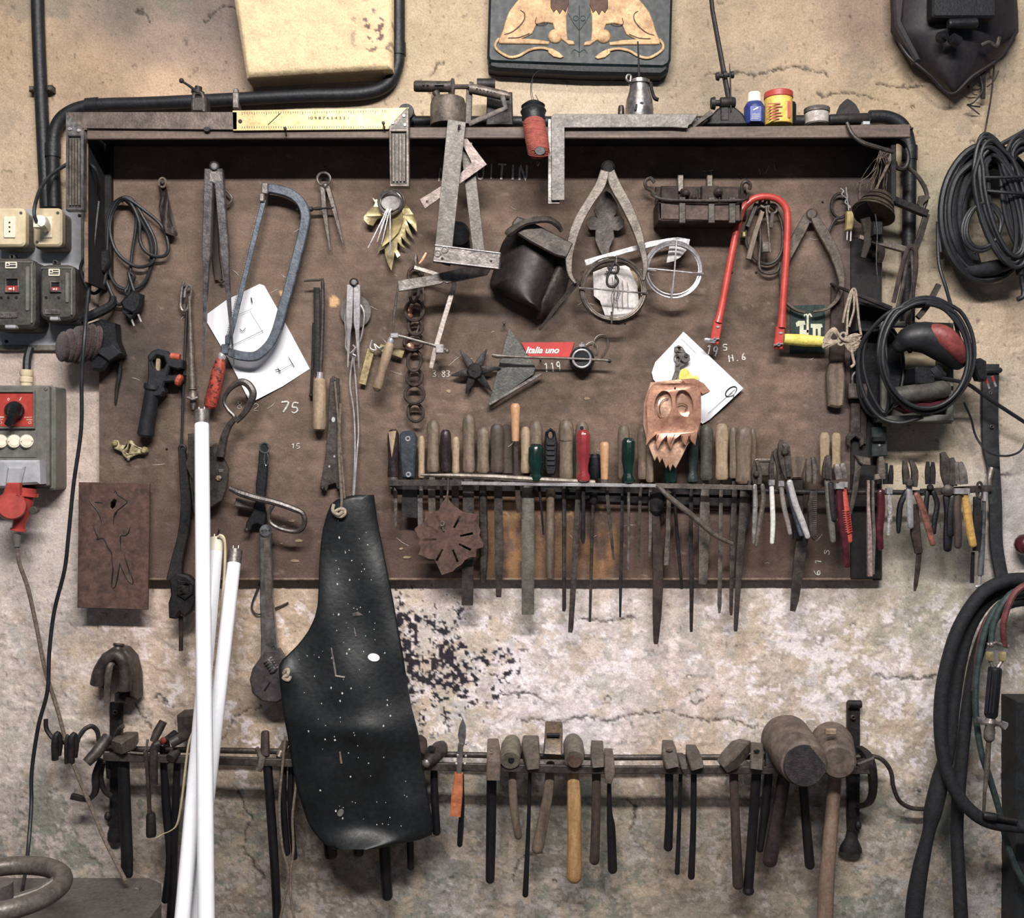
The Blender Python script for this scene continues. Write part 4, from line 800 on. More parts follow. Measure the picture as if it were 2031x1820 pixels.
# gas torch
t = Th('gas_torch', 'thin grey gas torch tube with hook at top and valve at bottom', 'torch', 375, 810, 34)
t.add('tube', M().tube([(376, 588, 46), (378, 660, 46), (382, 772, 48)], [3.5, 5, 7], n=12), IRON3); t.add('bent_hook', M().tube([(364, 558, 44), (360, 578, 44), (358, 606, 44), (364, 617, 44), (372, 612, 46), (378, 590, 46), (380, 572, 46), (374, 566, 46), (368, 574, 46), (366, 590, 46)], 3, sub=5), STEEL)
t.add('hose', M().tube([(371, 600, 44), (368, 660, 42), (364, 760, 42), (360, 880, 42)], 2.6, sub=4), RUBBER)
v = t.add('valve', M().lathe((382, 770, 52), (384, 808, 52), [(0, 8), (.06, 9), (.08, 6), (.3, 10), (.55, 11), (.6, 6), (.85, 6), (1, 4)], n=12), IRON3)
t.add('valve_key', M().tube([(372, 788, 62), (382, 792, 64), (392, 788, 62)], 3).tube([(384, 800, 62), (383, 812, 62)], 3), STEEL, parent=v)
# big dividers
def divider(name, label, piv, tipL, tipR, w, r, d=48, mat=STEEL, group='spring and leg dividers', kneeL=None, kneeR=None, cat='divider'):
    t = Th(name, label, cat, piv[0], piv[1], d-14, group)
    for tip, kn, dd in ((tipL, kneeL, d), (tipR, kneeR, d+1)):
        sx = -1 if tip is tipL else 1
        st_ = (piv[0]+sx*w*.45, piv[1]+r*.6); kn = kn or (st_[0]+(tip[0]-st_[0])*.42, st_[1]+(tip[1]-st_[1])*.42)
        t.add('leg', M().tube([(st_[0], st_[1], dd), (kn[0], kn[1], dd), (kn[0]+(tip[0]-kn[0])*.15, kn[1]+(tip[1]-kn[1])*.15, dd), (tip[0], tip[1], dd-6)], [w*.45, w*.42, w*.28, .9], sq=True, asp=.8), mat)
    t.add('pivot_washer', M().lathe((piv[0], piv[1], d-8), (piv[0], piv[1], d+10), [(0, r), (.7, r), (.85, r*.85), (.85, r*.62), (1, r*.5), (1, 0)], n=24), IRON)
    t.add('pivot_screw', M().lathe((piv[0], piv[1], d+6), (piv[0], piv[1], d+15), [(0, r*.62), (.8, r*.62), (1, r*.4), (1, 0)], n=16), BRIGHT)
    return t
t = divider('dividers', 'largest pair of steel dividers hanging at the upper left with tips over the paper', (425, 330), (403, 728), (464, 724), 20, 11, d=84, mat=mk('blued_steel', (112, 108, 108), (70, 68, 72), .35, .5))
t.add('shoulder', M().plate([(415, 338), (437, 338), (440, 356), (438, 364), (432, 360), (426, 366), (421, 362), (414, 362)], 92, 12, b=2), STEEL)
t.add('wing_arc', M().tube([(436, 366, 44), (450, 380, 44), (460, 392, 44), (456, 402, 44), (448, 408, 44)], 2.4, sub=3).tube([(414, 382, 44), (406, 388, 44), (402, 391, 44)], 2.4), IRON3)
one('flat_bar_hook', 'flat iron bar with bent foot hanging behind the large dividers', 'bar', M().tube([(424, 420, 36), (427, 500, 36), (434, 555, 36)], 7, sq=True, asp=.5).tube([(434, 556, 40), (440, 560, 42), (444, 556, 42)], 3), WOODD)
# paper with drawing
t = Th('paper_sheet', 'white rectangular paper with faint drawing tilted under the hacksaw', 'paper', 512, 680, 32)
ps = t.add('sheet', M().plate([(411, 622), (450, 594), (515, 563), (524, 566), (560, 630), (614, 731), (560, 766), (503, 796), (494, 792), (450, 706), (411, 640)], 33.6, .8, b=.1, fn=lambda x, y: 2*math.sin(x*.03)+1.5*math.sin(y*.05)), PAPER)
t.add('pencil_lines', M().tube([(446, 692, 38), (522, 655, 38)], .45, n=4).tube([(496, 618, 38), (522, 660, 38)], .35, n=4).tube([(470, 625, 38), (500, 612, 38)], .35, n=4).tube([(572, 708, 37), (584, 728, 37)], .7, n=4).tube([(555, 736, 37), (582, 720, 37)], .4, n=4), INK, parent=ps)
t.add('ink_marks', M().tube([(498, 590, 38), (500, 600, 38)], 1.3, n=5).tube([(476, 652, 38), (481, 657, 38), (487, 650, 38)], .7, sub=3, n=5).tube([(546, 734, 38), (551, 732, 38), (557, 736, 38)], 1, n=5).tube([(552, 730, 38), (554, 738, 38)], .9, n=5), INK, parent=ps)
# hacksaw
t = Th('hacksaw', 'blue grey hacksaw with red handle hanging over the white paper', 'hacksaw', 520, 600, 40)
HB = 62
fr = [(528, 372), (546, 374), (566, 379), (584, 388), (598, 403), (605, 424), (603, 446), (594, 486), (583, 528), (572, 570), (561, 608), (553, 638), (546, 660), (536, 680), (520, 697), (504, 706), (484, 706), (464, 702), (452, 696)]
t.add('frame', ribbon(fr, [8.5]+[9.2]*17+[8], HB+6, 12, 3, 1.8), BLUEG)
bl = t.add('saw_blade', M().bar((523, 396), (455, 672), 10, 10, HB+4, 2), mk('blade_steel', (104, 112, 124), (74, 82, 94), .4, .4, c3=(180, 184, 190), th=.68))
m = M()
for i in range(64):
    q = i/64; x = 517.5-68*q; y = 394+275*q; m.plate([(x, y), (x-1, y+3.8), (x-2.8, y+2)], HB+4, 1.6, b=.1)
t.add('teeth', m, STEEL, parent=bl, kind='stuff')
t.add('front_holder', M().rbox(518, 361, 532, 384, HB-4, HB+10, r=3, b=2).rbox(514, 382, 524, 400, HB, HB+9, r=3, b=2), STEEL)
t.add('rear_holder', M().rbox(446, 664, 456, 684, HB, HB+8, r=3, b=2).rbox(438, 682, 452, 702, HB-4, HB+10, r=3, b=2), BLUEG)
t.add('ferrule', M().lathe((442, 700, HB+2), (438, 714, HB+2), [(0, 7), (.3, 8), (.7, 8), (1, 7)], n=16), BRIGHT)
t.add('handle', M().lathe((439, 711, HB+2), (416, 810, HB), [(0, 8), (.08, 11), (.3, 13), (.6, 13), (.85, 13.5), (.95, 12), (1, 7)], n=20, asp=.9), REDW)
# small spring divider
t = Th('spring_divider', 'small spring bow divider with ring top and side screw beside the hacksaw', 'divider', 645, 350, 38, 'spring and leg dividers')
t.add('spring_bow', M().ring(642, 355, 48, 13, 2.4, asp=2) if False else M().ring(642, 355, 50, 13, 2.6, n=8), STEEL)
t.add('leg', M().tube([(640, 371, 48), (644, 418, 48), (655, 496, 44)], [4.6, 5, 1], sq=True), IRON3); t.add('leg', M().tube([(650, 370, 49), (663, 415, 49), (683, 492, 44)], [4.6, 4.4, 1], sq=True), IRON3)
t.add('boss', M().ball(645, 368, 52, 6, sd=.8), STEEL); t.add('adjusting_screw', M().tube([(592, 416, 52), (662, 412, 52)], 2.4).ball(591, 416, 52, 4).lathe((612, 415, 52), (636, 413, 52), [(0, 2), (.1, 5), (.3, 5), (.4, 2.6), (.6, 3.6), (1, 3.6)], n=12), IRON)
# horse head in brass + allen keys
t = Th('brass_horse_head', 'cut brass sheet horse head with jagged mane under the ring of keys', 'brass cutout', 776, 540, 36)
t.add('sheet', M().plate([(737, 389), (743, 394), (754, 392), (790, 388), (806, 405), (812, 412), (820, 424), (826, 440), (827, 460), (815, 446), (806, 436), (812, 452), (821, 475), (808, 462), (803, 452), (806, 470), (815, 486), (803, 478), (796, 470), (797, 482), (806, 493), (795, 488), (789, 480), (788, 494), (795, 506), (788, 512), (783, 500), (781, 515), (777, 538), (770, 526), (763, 505), (762, 492), (752, 496), (748, 504), (750, 490), (768, 470), (774, 446), (760, 430), (748, 434), (740, 448), (730, 446), (722, 438), (722, 430), (730, 418), (740, 408), (743, 400)], 48, 2, b=.6, fn=lambda x, y: 4*math.sin(x*.09)+3*math.sin(y*.06)), BRASS)
t.add('cheek', M().plate([(770, 424), (798, 412), (800, 440), (790, 462), (776, 476), (757, 490), (766, 462)], 55, 2, b=.6, fn=lambda x, y: 3*math.sin(x*.12)), BRASSY); t.add('white_patch', M().disc(775, 400, 20, 54, 2, n=24, ry=18), PAPER2)
t = Th('key_ring', 'steel split ring holding five thin hexagon keys over the brass head', 'key ring', 776, 386, 52)
t.add('split_ring', M().ring(776, 400, 60, 25, 3, n=8, ry=24), IRON3); t.add('split_ring', M().ring(774, 402, 64, 23, 2, n=8, ry=23), CHROME)
for a, b in (((766, 420), (730, 492)), ((768, 421), (748, 480)), ((774, 420), (774, 506)), ((772, 420), (757, 484)), ((764, 420), (752, 464))): t.add('hex_key', M().tube([(a[0]+4, a[1]-6, 66), (a[0], a[1], 68), (b[0], b[1], 66)], 1.5, n=6), BRIGHT if b[1] > 470 else CHROME)
# crossing squares
t = Th('long_square', 'long steel square blade with ribbed stock hanging from the shelf lip', 'try square', 900, 250, 150, 'crossed steel squares')
GP = mk('grey_ruler_steel', (102, 97, 90), (76, 72, 68), .45, .4, c3=(128, 122, 114), th=.7)
t.add('blade', M().plate([(888, 236), (924, 242), (893, 528), (860, 518)], 152, 3, b=.5), GP)
s_ = t.add('stock', M().plate([(862, 484), (994, 501), (991, 534), (858, 518)], 158, 14, b=2), STEEL)
t.add('stock_rim', M().tube([(863, 486, 159), (992, 502, 159), (989, 532, 159), (860, 517, 159)], 1.6, closed=True, n=6), BRIGHT, parent=s_)
for x, y in ((882, 495), (868, 502)): t.add('rivet', M().ring(x, y, 159, 6, 1.2, m=16), STEEL, parent=s_)
for x, y in ((974, 517), (877, 512)): t.add('hole', M().disc(x, y, 2.6, 159.6, 1, n=10), IRON, parent=s_)
t.add('nail', M().tube([(909, 252, 144), (911, 249, 160)], 1.6).disc(911, 249, 3, 161, 2, n=8).tube([(910, 250, 158), (909, 258, 156)], 1.5), IRON)
one('angle_square', 'small pale steel angle square crossing behind the long blade', 'square', M().plate([(917, 262), (966, 326), (843, 414), (832, 395), (908, 348), (935, 322), (918, 288)], 138, 3, [[(845, 398), (849, 398), (849, 402), (845, 402)]], b=.6), mk('pinkish_steel', (140, 122, 116), (104, 90, 86), .45, .35), 'crossed steel squares')
one('straight_rule', 'narrow steel rule slanting down behind the angle square', 'rule', M().bar((922, 262), (950, 500), 24, 24, 128, 3), GP, 'crossed steel squares')
t = Th('marking_gauge', 'flat steel marking gauge lying level below the ribbed square stock', 'gauge', 880, 550, 90, 'crossed steel squares')
t.add('beam', M().plate([(788, 556), (852, 546), (930, 528), (975, 530), (966, 545), (886, 562), (880, 559), (874, 563), (791, 578)], 112, 5, b=1), STEEL)
t = Th('rubber_roller', 'dark ribbed rubber roller hanging behind the crossed squares', 'roller', 908, 480, 40)
t.add('roller', M().lathe((902, 462, 34), (912, 466, 84), [(0, 20), (.2, 24), (.5, 20), (.6, 25), (1, 19)], n=20), BLACK); t.add('pad', M().plate([(912, 446), (928, 452), (932, 490), (890, 490), (896, 470)], 60, 20, b=4), BLACK)
# coping saw + chain
t = Th('fret_saw', 'fret saw with long U frame and pale wooden handle', 'fret saw', 800, 640, 44)
t.add('frame', M().tube([(822, 530, 74), (860, 542, 74), (893, 554, 74), (900, 562, 74), (898, 576, 74), (876, 650, 74), (862, 700, 74), (855, 730, 74)], [3.5, 4, 4.5, 5, 5, 5, 5, 4], sub=3, sq=True, asp=.7), mk('frame_steel', (196, 182, 172), (160, 148, 140), .35, .4))
t.add('front_clamp', M().tube([(790, 565, 70), (782, 620, 70), (779, 660, 72)], [2, 2.4, 1.2], asp=.4), IRON2)
t.add('cross_rod', M().tube([(780, 664, 78), (800, 668, 78), (858, 684, 78), (886, 694, 78)], [3.6, 3, 3, 2]).ball(887, 696, 78, 5), STEEL)
t.add('rod_block', M().rbox(864, 682, 880, 700, 68, 84, r=2, b=1.5), BRIGHT); t.add('rod_block', M().box(774, 660, 790, 670, 70, 84, 1.5), BRIGHT); t.add('ferrule', M().lathe((778, 668, 76), (773, 682, 76), [(0, 5), (.5, 7), (1, 6)], n=14), BRIGHT)
t.add('handle', M().lathe((774, 680, 76), (746, 776, 74), [(0, 7), (.05, 9), (.25, 10), (.55, 8.5), (.8, 10), (.93, 9.5), (.98, 6), (1, 3)], n=20), WOODL)
t = Th('brass_strips', 'two bright brass strips fastened with twisted wire below the divider', 'brass strips', 735, 760, 34)
t.add('strip', M().bar((736, 692), (718, 762), 15, 15, 46, 3), BRASS); t.add('strip', M().bar((752, 688), (800, 703), 14, 16, 48, 3), BRASS)
t.add('wire_twist', M().tube([(738, 674, 52), (734, 690, 54), (746, 694, 54), (742, 682, 54), (752, 690, 54), (760, 686, 52), (754, 694, 50)], 1.6, sub=4), BRIGHT)
t = Th('iron_chain', 'rusty chain of eight round iron links hanging from a hooked wire', 'chain', 822, 520, 40)
lk = [(824, 548, 14, 18, 0), (822, 580, 8, 20, 1), (822, 616, 18, 20, 0), (824, 648, 14, 16, 1), (820, 678, 19, 16, 0), (822, 716, 13, 20, 1), (822, 748, 15, 16, 0), (822, 782, 19, 18, 0), (824, 818, 15, 18, 0)]
for i, (x, y, rx, ry, e) in enumerate(lk): t.add('chain_link', M().ring(x, y, 50+i % 2*5, rx, 3.4, n=8, ry=ry, tilt=(-12, 8, 14, -10)[i % 4], dt=9 if e else 5, m=24), RUSTD)
t.add('hook', M().tube([(826, 512, 34), (824, 506, 56), (824, 534, 58)], 3, sub=3), STEEL); t.add('leaf_tip', M().plate([(830, 522), (844, 499), (847, 502), (840, 516), (832, 524)], 60, 2, b=.4), COPPER); t.add('copper_coil', M().lathe((810, 606, 40), (812, 630, 40), [(0, 6), (.15, 8), (.3, 6), (.5, 8), (.7, 6), (.85, 8), (1, 6)], n=12).lathe((810, 682, 40), (816, 694, 40), [(0, 7), (.5, 9), (1, 7)], n=12), COPPER)
t.add('wire_loop', M().tube([(838, 566, 44), (840, 590, 44), (832, 640, 44), (826, 660, 44)], 1.6, sub=4), STEEL)
# bent scraper with wood handle
t = Th('bent_scraper', 'long bent iron scraper with rounded wooden handle left of small dividers', 'scraper', 633, 850, 36)
t.add('shaft', M().tube([(603, 557, 60), (634, 555, 60), (640, 562, 58), (640, 640, 54), (636, 740, 52)], [2, 3, 4, 4, 4], sub=2), IRON2); t.add('shadow_bar', M().tube([(628, 570, 42), (629, 660, 40), (630, 740, 40)], 6, sq=True, asp=.4), IRON)  # dark bar behind the shaft stands in for its cast shadow
t.add('ferrule', M().lathe((635, 738, 54), (634, 752, 54), [(0, 6), (1, 7)], n=14), BRIGHT); t.add('handle', M().lathe((634, 750, 54), (633, 854, 52), [(0, 8), (.04, 12), (.25, 13.5), (.6, 13), (.9, 14), (.97, 12), (1, 7)], n=22), WOODL)
one('hooked_rod', 'thin dark rod with small ball end behind the bent scraper', 'rod', M().tube([(622, 640, 38), (620, 720, 38), (617, 782, 38)], 2.6).ball(617, 784, 40, 4.5), IRON)
# disc and small dividers
one('grinding_disc', 'thin dull grey green disc hanging behind the small dividers', 'disc', M().disc(705, 618, 31, 40, 4, n=40, ry=33, hole=3), mk('grey_disc', (104, 100, 92), (84, 80, 76), .6))
t = divider('dividers', 'small steel dividers with round silver screw over the grey disc', (702, 560), (690, 728), (712, 730), 15, 9, 60, mat=BRIGHT, kneeL=(693, 640), kneeR=(708, 640))
one('wire_hanger', 'long bent bright wire loops reaching from the disc down to the apron', 'wire', M().tube([(712, 600, 50), (722, 620, 50), (720, 650, 50), (714, 676, 50), (700, 700, 48), (706, 706, 48), (702, 716, 46), (706, 760, 42), (711, 850, 44), (708, 900, 50), (702, 985, 58)], 1.8, sub=6).tube([(690, 604, 50), (684, 630, 50), (687, 662, 50), (686, 688, 50), (694, 700, 50), (704, 690, 50), (700, 684, 48)], 1.8, sub=5).tube([(700, 706, 46), (694, 760, 44), (702, 820, 44), (704, 900, 52), (700, 985, 58)], 1.8, sub=5), BRIGHT)
# flat nose tongs with white string
t = Th('flat_tongs', 'dark flat iron tongs widening to two ball feet beside the handle', 'tongs', 662, 985, 36)
t.add('flat_jaw', M().plate([(654, 752), (660, 745), (670, 750), (672, 860), (676, 880), (676, 972), (668, 974), (666, 958), (652, 962), (648, 974), (634, 970), (646, 900), (650, 850)], 46, 5, b=1), IRON2)
t.add('second_jaw', M().bar((668, 750), (672, 850), 9, 8, 52, 4), IRON2)
for x, y in ((640, 968), (672, 968)): t.add('foot', M().ball(x, y, 50, 4.5), IRON)
for x, y, r in ((661, 832, 4), (663, 905, 2), (653, 925, 2)): t.add('paint_spot', M().disc(x, y, r, 47, 1, n=8, ry=r*1.4), GREYL)
# tin snips
SNIP = mk('snip_iron', (98, 92, 88), (60, 55, 54), .35, .5)
t = Th('tin_snips', 'large tin snips with looped handles hanging open behind the white tube', 'snips', 430, 900, 40)
t.add('upper_handle', M().tube([(438, 905, 74), (444, 870, 76), (454, 845, 78), (465, 828, 80), (452, 812, 80), (444, 795, 80), (452, 776, 80), (464, 764, 80), (480, 757, 80), (494, 764, 80), (502, 780, 80), (496, 800, 80), (484, 820, 80), (468, 836, 80)], [9, 8, 6.5, 5, 4, 4, 5, 6, 7, 7.5, 7.5, 7, 6, 5], sub=5), SNIP)
t.add('lower_handle', M().tube([(456, 968, 74), (478, 978, 76), (510, 988, 78), (545, 996, 80), (580, 1008, 80), (600, 1018, 80), (604, 1036, 80), (594, 1052, 80), (574, 1053, 80), (550, 1046, 80), (535, 1034, 80), (534, 1016, 80), (542, 1002, 80)], [5, 7, 7, 6.5, 6, 5.5, 5.5, 5, 4.6, 4.2, 4, 4, 4], sub=5), SNIP)
t.add('blade', M().plate([(428, 878), (440, 900), (453, 930), (450, 965), (440, 992), (418, 1006), (392, 1000), (378, 962), (390, 920), (410, 890)], 68, 7, b=1.5), IRON2); t.add('blade', M().plate([(372, 905), (430, 935), (440, 970), (430, 990), (380, 950), (366, 920)], 60, 6, b=1.5), IRON2)
t.add('pivot_bolt', M().disc(433, 948, 6, 72, 4, n=6), BRASSY); t.add('stamp_block', M().rbox(432, 930, 442, 938, 66, 70, r=2), STEEL); t.add('washer', M().disc(436, 947, 3, 75, 3, n=12), BRIGHT)
one('iron_plate', 'flat dark iron plate hanging behind the snips and the tall tube', 'plate', M().plate([(372, 860), (392, 858), (412, 1010), (384, 1018), (376, 960)], 50, 5), IRON2)
# pincer hanging on hook
t = Th('bottle_wrench', 'black two-pronged wrench hanging by a ring above the adjustable wrench', 'wrench', 515, 1055, 40)
t.add('body', M().plate([(514, 880), (526, 878), (532, 890), (530, 940), (524, 1000), (528, 1020), (524, 1045), (510, 1038), (500, 1042), (496, 1054), (486, 1050), (488, 1036), (500, 1016), (508, 990), (507, 960), (512, 920)], 56, 8, b=2), BLACK)
t.add('ring', M().ring(525, 888, 56, 10, 1.8, n=6).ring(528, 910, 56, 4, 1.2, ry=13, n=5), CHROME); t.add('wood_wedge', M().plate([(468, 987), (504, 996), (502, 1010), (464, 1004)], 58, 14, b=2), IRON3); t.add('prong_tip', M().ball(489, 1051, 54, 5), IRON2)
# chrome adjustable wrench
t = Th('adjustable_wrench', 'chromed adjustable wrench hanging head down with stamped lettering', 'wrench', 527, 1050, 40, 'adjustable wrenches')
b = t.add('handle_shank', M().tube([(527, 1058, 60), (528, 1100, 60), (530, 1200, 60), (534, 1260, 60), (536, 1300, 60)], [12, 11, 13, 15, 17], sq=True, asp=.55), ALU)
t.add('handle_groove', M().plate([(522, 1066), (535, 1066), (545, 1290), (530, 1290)], 67.4, 3, b=.6), IRON3, parent=b)
t.add('eye', M().lathe((527, 1052, 52), (527, 1052, 68), [(0, 12), (1, 12), (1, 6.5), (.5, 6.5)], n=24), CHROME); t.add('eye_hole', M().disc(527, 1052, 6.5, 66, 2, n=20), BLACK)
t.add('head', M().plate([(522, 1288), (552, 1288), (560, 1300), (570, 1318), (574, 1350), (566, 1385), (548, 1395), (520, 1392), (500, 1376), (494, 1348), (500, 1326), (514, 1306)], 70, 20, b=4), mk('head_steel', (112, 104, 106), (84, 76, 80), .35, .6))
t.add('thumb_screw', M().lathe((530, 1306, 68), (546, 1330, 68), [(0, 9), (.1, 11), (.2, 8), (.3, 11), (.4, 8), (.5, 11), (.6, 8), (.7, 11), (.8, 8), (.9, 11), (1, 8)], n=14), CHROME); t.add('jaw_slot', M().bar((536, 1352), (524, 1370), 2, 4, 71.5, 2), BLACK)
t.add('stamping', textmesh('CHROM VANADIUM  10"', 539, 1280, 7, 69, rot=92, sx=1.35), IRON, parent=b)
one('wire_hook', 'thin wire hook on the wall just behind the chromed wrench', 'hook', M().tube([(518, 1150, 14), (502, 1190, 16), (500, 1208, 16), (512, 1218, 16), (530, 1212, 16), (560, 1200, 14), (572, 1194, 12)], 1.8, sub=5), IRON2)
# black wrench
t = Th('adjustable_wrench', 'long black adjustable wrench hanging left of the white tubes', 'wrench', 362, 885, 40, 'adjustable wrenches')
t.add('handle_shank', M().tube([(361, 890, 56), (365, 940, 56), (370, 1000, 56), (364, 1060, 56), (352, 1110, 58), (347, 1150, 60)], [7, 8, 10, 10, 11, 15], sub=3, sq=True, asp=.6), IRON); t.add('eye', M().ring(362, 889, 56, 6, 3, n=8), IRON)
t.add('head', M().plate([(334, 1146), (350, 1136), (372, 1142), (388, 1158), (389, 1190), (380, 1212), (366, 1224), (356, 1216), (348, 1228), (334, 1226), (333, 1196), (338, 1180)], 70, 22, b=4), IRON); t.add('thumb_screw', M().lathe((358, 1160, 68), (372, 1176, 68), [(0, 6), (.1, 10), (.3, 7), (.4, 10), (.6, 7), (.7, 10), (1, 6)], n=12), IRON2)
t.add('jaw', M().plate([(352, 1150), (384, 1158), (382, 1178), (366, 1190), (350, 1180)], 75, 10, [[(358, 1160), (374, 1158), (374, 1174), (360, 1178)]], b=2), IRON)
one('thin_bolt', 'thin dark bolt shank hanging below the black wrench head', 'bolt', M().tube([(359, 1222, 48), (359, 1290, 44)], 4.5), RUSTD)
# iron plate with cut figure
t = Th('figure_plate', 'rusty iron plate with the outline of a dancing figure cut into it', 'iron plate', 225, 1210, 22)
holes = [[(219, 996), (226, 989), (231, 992), (228, 1004), (222, 1010), (218, 1006)], [(225, 1024), (233, 1014), (231, 1020), (227, 1026)]]
t.add('plate', M().plate([(156, 956), (297, 958), (293, 1209), (153, 1205)], 60, 5, holes, b=.8), RUST)
figs = [[(226, 978), (230, 974), (234, 982), (252, 994), (246, 1002), (228, 1018), (225, 1040)], [(176, 990), (182, 1000), (195, 1016), (202, 1040)], [(184, 1040), (190, 1056), (194, 1066), (192, 1070), (205, 1068), (214, 1086), (221, 1096), (222, 1112)],
        [(258, 1044), (255, 1056), (248, 1062), (239, 1064), (240, 1092)], [(238, 1118), (242, 1128), (252, 1148), (262, 1158), (264, 1152), (259, 1134)], [(238, 1116), (236, 1128), (232, 1150), (228, 1164), (222, 1166)], [(222, 1112), (224, 1128), (222, 1150), (221, 1166)], [(246, 1100), (254, 1124), (258, 1140)], [(188, 996), (204, 997)]]
for q in figs: t.add('cut_line', M().tube([(x, y, 60) for x, y in q], [.5]+[1.3]*(len(q)-2)+[.5] if len(q) > 2 else 1, sub=3, n=5, asp=.5), BLACK)
# ================================================================ board, middle and right part
t = Th('cow_bell', 'big dark riveted iron cow bell with thick curved handle', 'bell', 1060, 600, 34)
rows = crom([(452, 1016, 1034), (466, 1006, 1060), (482, 996, 1100), (500, 990, 1128), (520, 984, 1126), (545, 976, 1118), (566, 972, 1108), (582, 988, 1096), (596, 1016, 1084), (608, 1048, 1078), (616, 1066, 1074)], 4)
t.add('bell_body', M().sheet(rows, 20, lambda u, v, x, y: 40+62*math.sin(math.pi*min(max(u, .02), .98))**.7*(.55+.5*v)*(1 if v < .85 else 1-(v-.85)*2), 5), mk('bell_iron', (50, 42, 40), (28, 25, 27), .5, .3, sc=18, c3=(90, 66, 54), th=.7))
t.add('strap', M().plate([(1026, 428), (1048, 436), (1138, 482), (1124, 512), (1100, 506), (1052, 480), (1014, 456), (1016, 440)], 108, 12, b=3), IRON2)
t.add('handle', M().tube([(1005, 466, 104), (1014, 458, 108), (1040, 442, 116), (1066, 436, 120), (1090, 436, 118), (1106, 446, 110), (1114, 458, 102)], [6, 9, 7, 7.5, 7, 6, 4], sub=5), mk('handle_iron', (92, 86, 74), (62, 56, 50), .5, .3))
one('iron_ribbon', 'broad dark twisted iron blade leaning against the bell rim', 'blade', M().sheet([(466, 1134, 1142), (500, 1116, 1138), (540, 1098, 1132), (580, 1082, 1122), (610, 1070, 1104), (632, 1064, 1080)], 6, lambda u, v, x, y: 70+12*math.sin(u*3+v*2)-14*v, 4), IRON2)
# outside calipers
def arc_leg(pts, ws): return M().tube(pts, ws, sub=5, sq=True, asp=.45)
CALD = mk('brown_caliper_iron', (110, 98, 88), (68, 60, 56), .5, .35, c3=(58, 52, 50), th=.58)
CAL = mk('caliper_iron', (124, 114, 104), (82, 74, 68), .45, .35, c3=(70, 62, 58))
t = Th('outside_calipers', 'large outside calipers hanging open with one long leg crossing the bell', 'calipers', 1206, 330, 34, 'pairs of calipers')
t.add('leg', ribbon([(1200, 338), (1190, 368), (1168, 402), (1144, 446), (1130, 498), (1130, 540), (1142, 562)], [9, 10, 9, 9.5, 8, 5, 2.5], 106, 8), CAL); t.add('leg', ribbon([(1210, 338), (1220, 366), (1244, 410), (1264, 456), (1277, 505), (1280, 530), (1276, 556)], [9, 11, 10.5, 9, 6, 5, 2.5], 92, 8), CAL)
t.add('pivot', M().lathe((1206, 332, 70), (1206, 332, 94), [(0, 14), (.8, 14), (1, 10), (1, 0)], n=24), IRON); t.add('nail_end', M().disc(1203, 382, 3, 60, 6), BLACK)
one('thin_prod', 'thin pointed iron prod slanting down left from the wire ring', 'rod', M().tube([(1148, 556, 96), (1110, 600, 84), (1070, 654, 60)], [5, 4, 2.4], sq=True), IRON2)
t = Th('leaf_template', 'dark sheet iron leaf template hanging between the caliper legs', 'template', 1200, 500, 34)
t.add('sheet', M().plate([(1203, 378), (1212, 384), (1224, 404), (1226, 418), (1218, 430), (1230, 426), (1238, 436), (1238, 450), (1226, 458), (1217, 457), (1219, 470), (1210, 490), (1206, 510), (1196, 510), (1188, 495), (1180, 475), (1181, 456), (1170, 456), (1162, 446), (1164, 434), (1174, 427), (1184, 431), (1178, 418), (1182, 404), (1193, 384)], 50, 3, b=.8), IRON2)
# ladle / flat strip with quadrant
t = Th('sector_gauge', 'white metal strip with a quarter round end behind the wire rings', 'gauge', 1331, 478, 50)
t.add('arm', M().plate([(1159, 515), (1162, 527), (1240, 502), (1330, 480), (1366, 488), (1369, 474), (1344, 470), (1326, 472), (1290, 478), (1236, 493)], 64, 3, b=.5), BRIGHT)
t.add('quadrant', M().plate([(1328, 486), (1366, 480), (1362, 496), (1350, 510), (1336, 518), (1322, 521)], 60, 2, b=.4), PAPER2)
# rings of wire
def wire_ring(label, cx, cy, r, n, mat, wm, seed, d):
    t = Th('wire_coil', label, 'wire coil', cx, cy-r, d-20, 'round coils of wire tied with cross wires')
    rr = random.Random(seed)
    for i in range(n): t.add('wire_turn', M().ring(cx+rr.uniform(-1.5, 1.5), cy+rr.uniform(-1.5, 1.5), d+rr.uniform(-6, 6), r-i*1.7+rr.uniform(-1, 1), 1.7, n=5, m=40, ry=r*.98-i*1.7, dt=rr.uniform(-3, 3)), mat)
    t.add('cross_tie', M().tube([(cx-r-3, cy-4, d+8), (cx, cy+2, d+10), (cx+r+2, cy+8, d+8)], 1.6, n=6), wm); t.add('cross_tie', M().tube([(cx+6, cy-r-2, d+12), (cx+2, cy, d+12), (cx-4, cy+r+3, d+8)], 1.6, n=6), wm)
    t.add('tie_end', M().tube([(cx-r-3, cy-2, d+8), (cx-r*.6, cy+2, d+12)], 1.4, n=5).tube([(cx-4, cy+r+2, d+9), (cx-5, cy+r*.66, d+12)], 1.4, n=5).tube([(cx+r+2, cy+6, d+9), (cx+r*.65, cy+6, d+12)], 1.4, n=5), wm)
wire_ring('dark iron wire coil in front of the handwritten papers', 1217, 574, 66, 6, IRON3, STEEL, 3, 84)
wire_ring('bright wire coil hanging right of the dark one', 1336, 535, 57, 5, BRIGHT, BRIGHT, 4, 80)
t = Th('note_paper', 'creased handwritten notes hanging inside the dark wire coil', 'paper', 1222, 630, 40)
t.add('sheet', M().plate([(1176, 540), (1200, 530), (1246, 526), (1264, 566), (1268, 604), (1258, 620), (1230, 632), (1200, 626), (1190, 596), (1178, 586)], 50, 1, b=.1, fn=lambda x, y: 3*math.sin(x*.08+y*.05)), PAPER2)
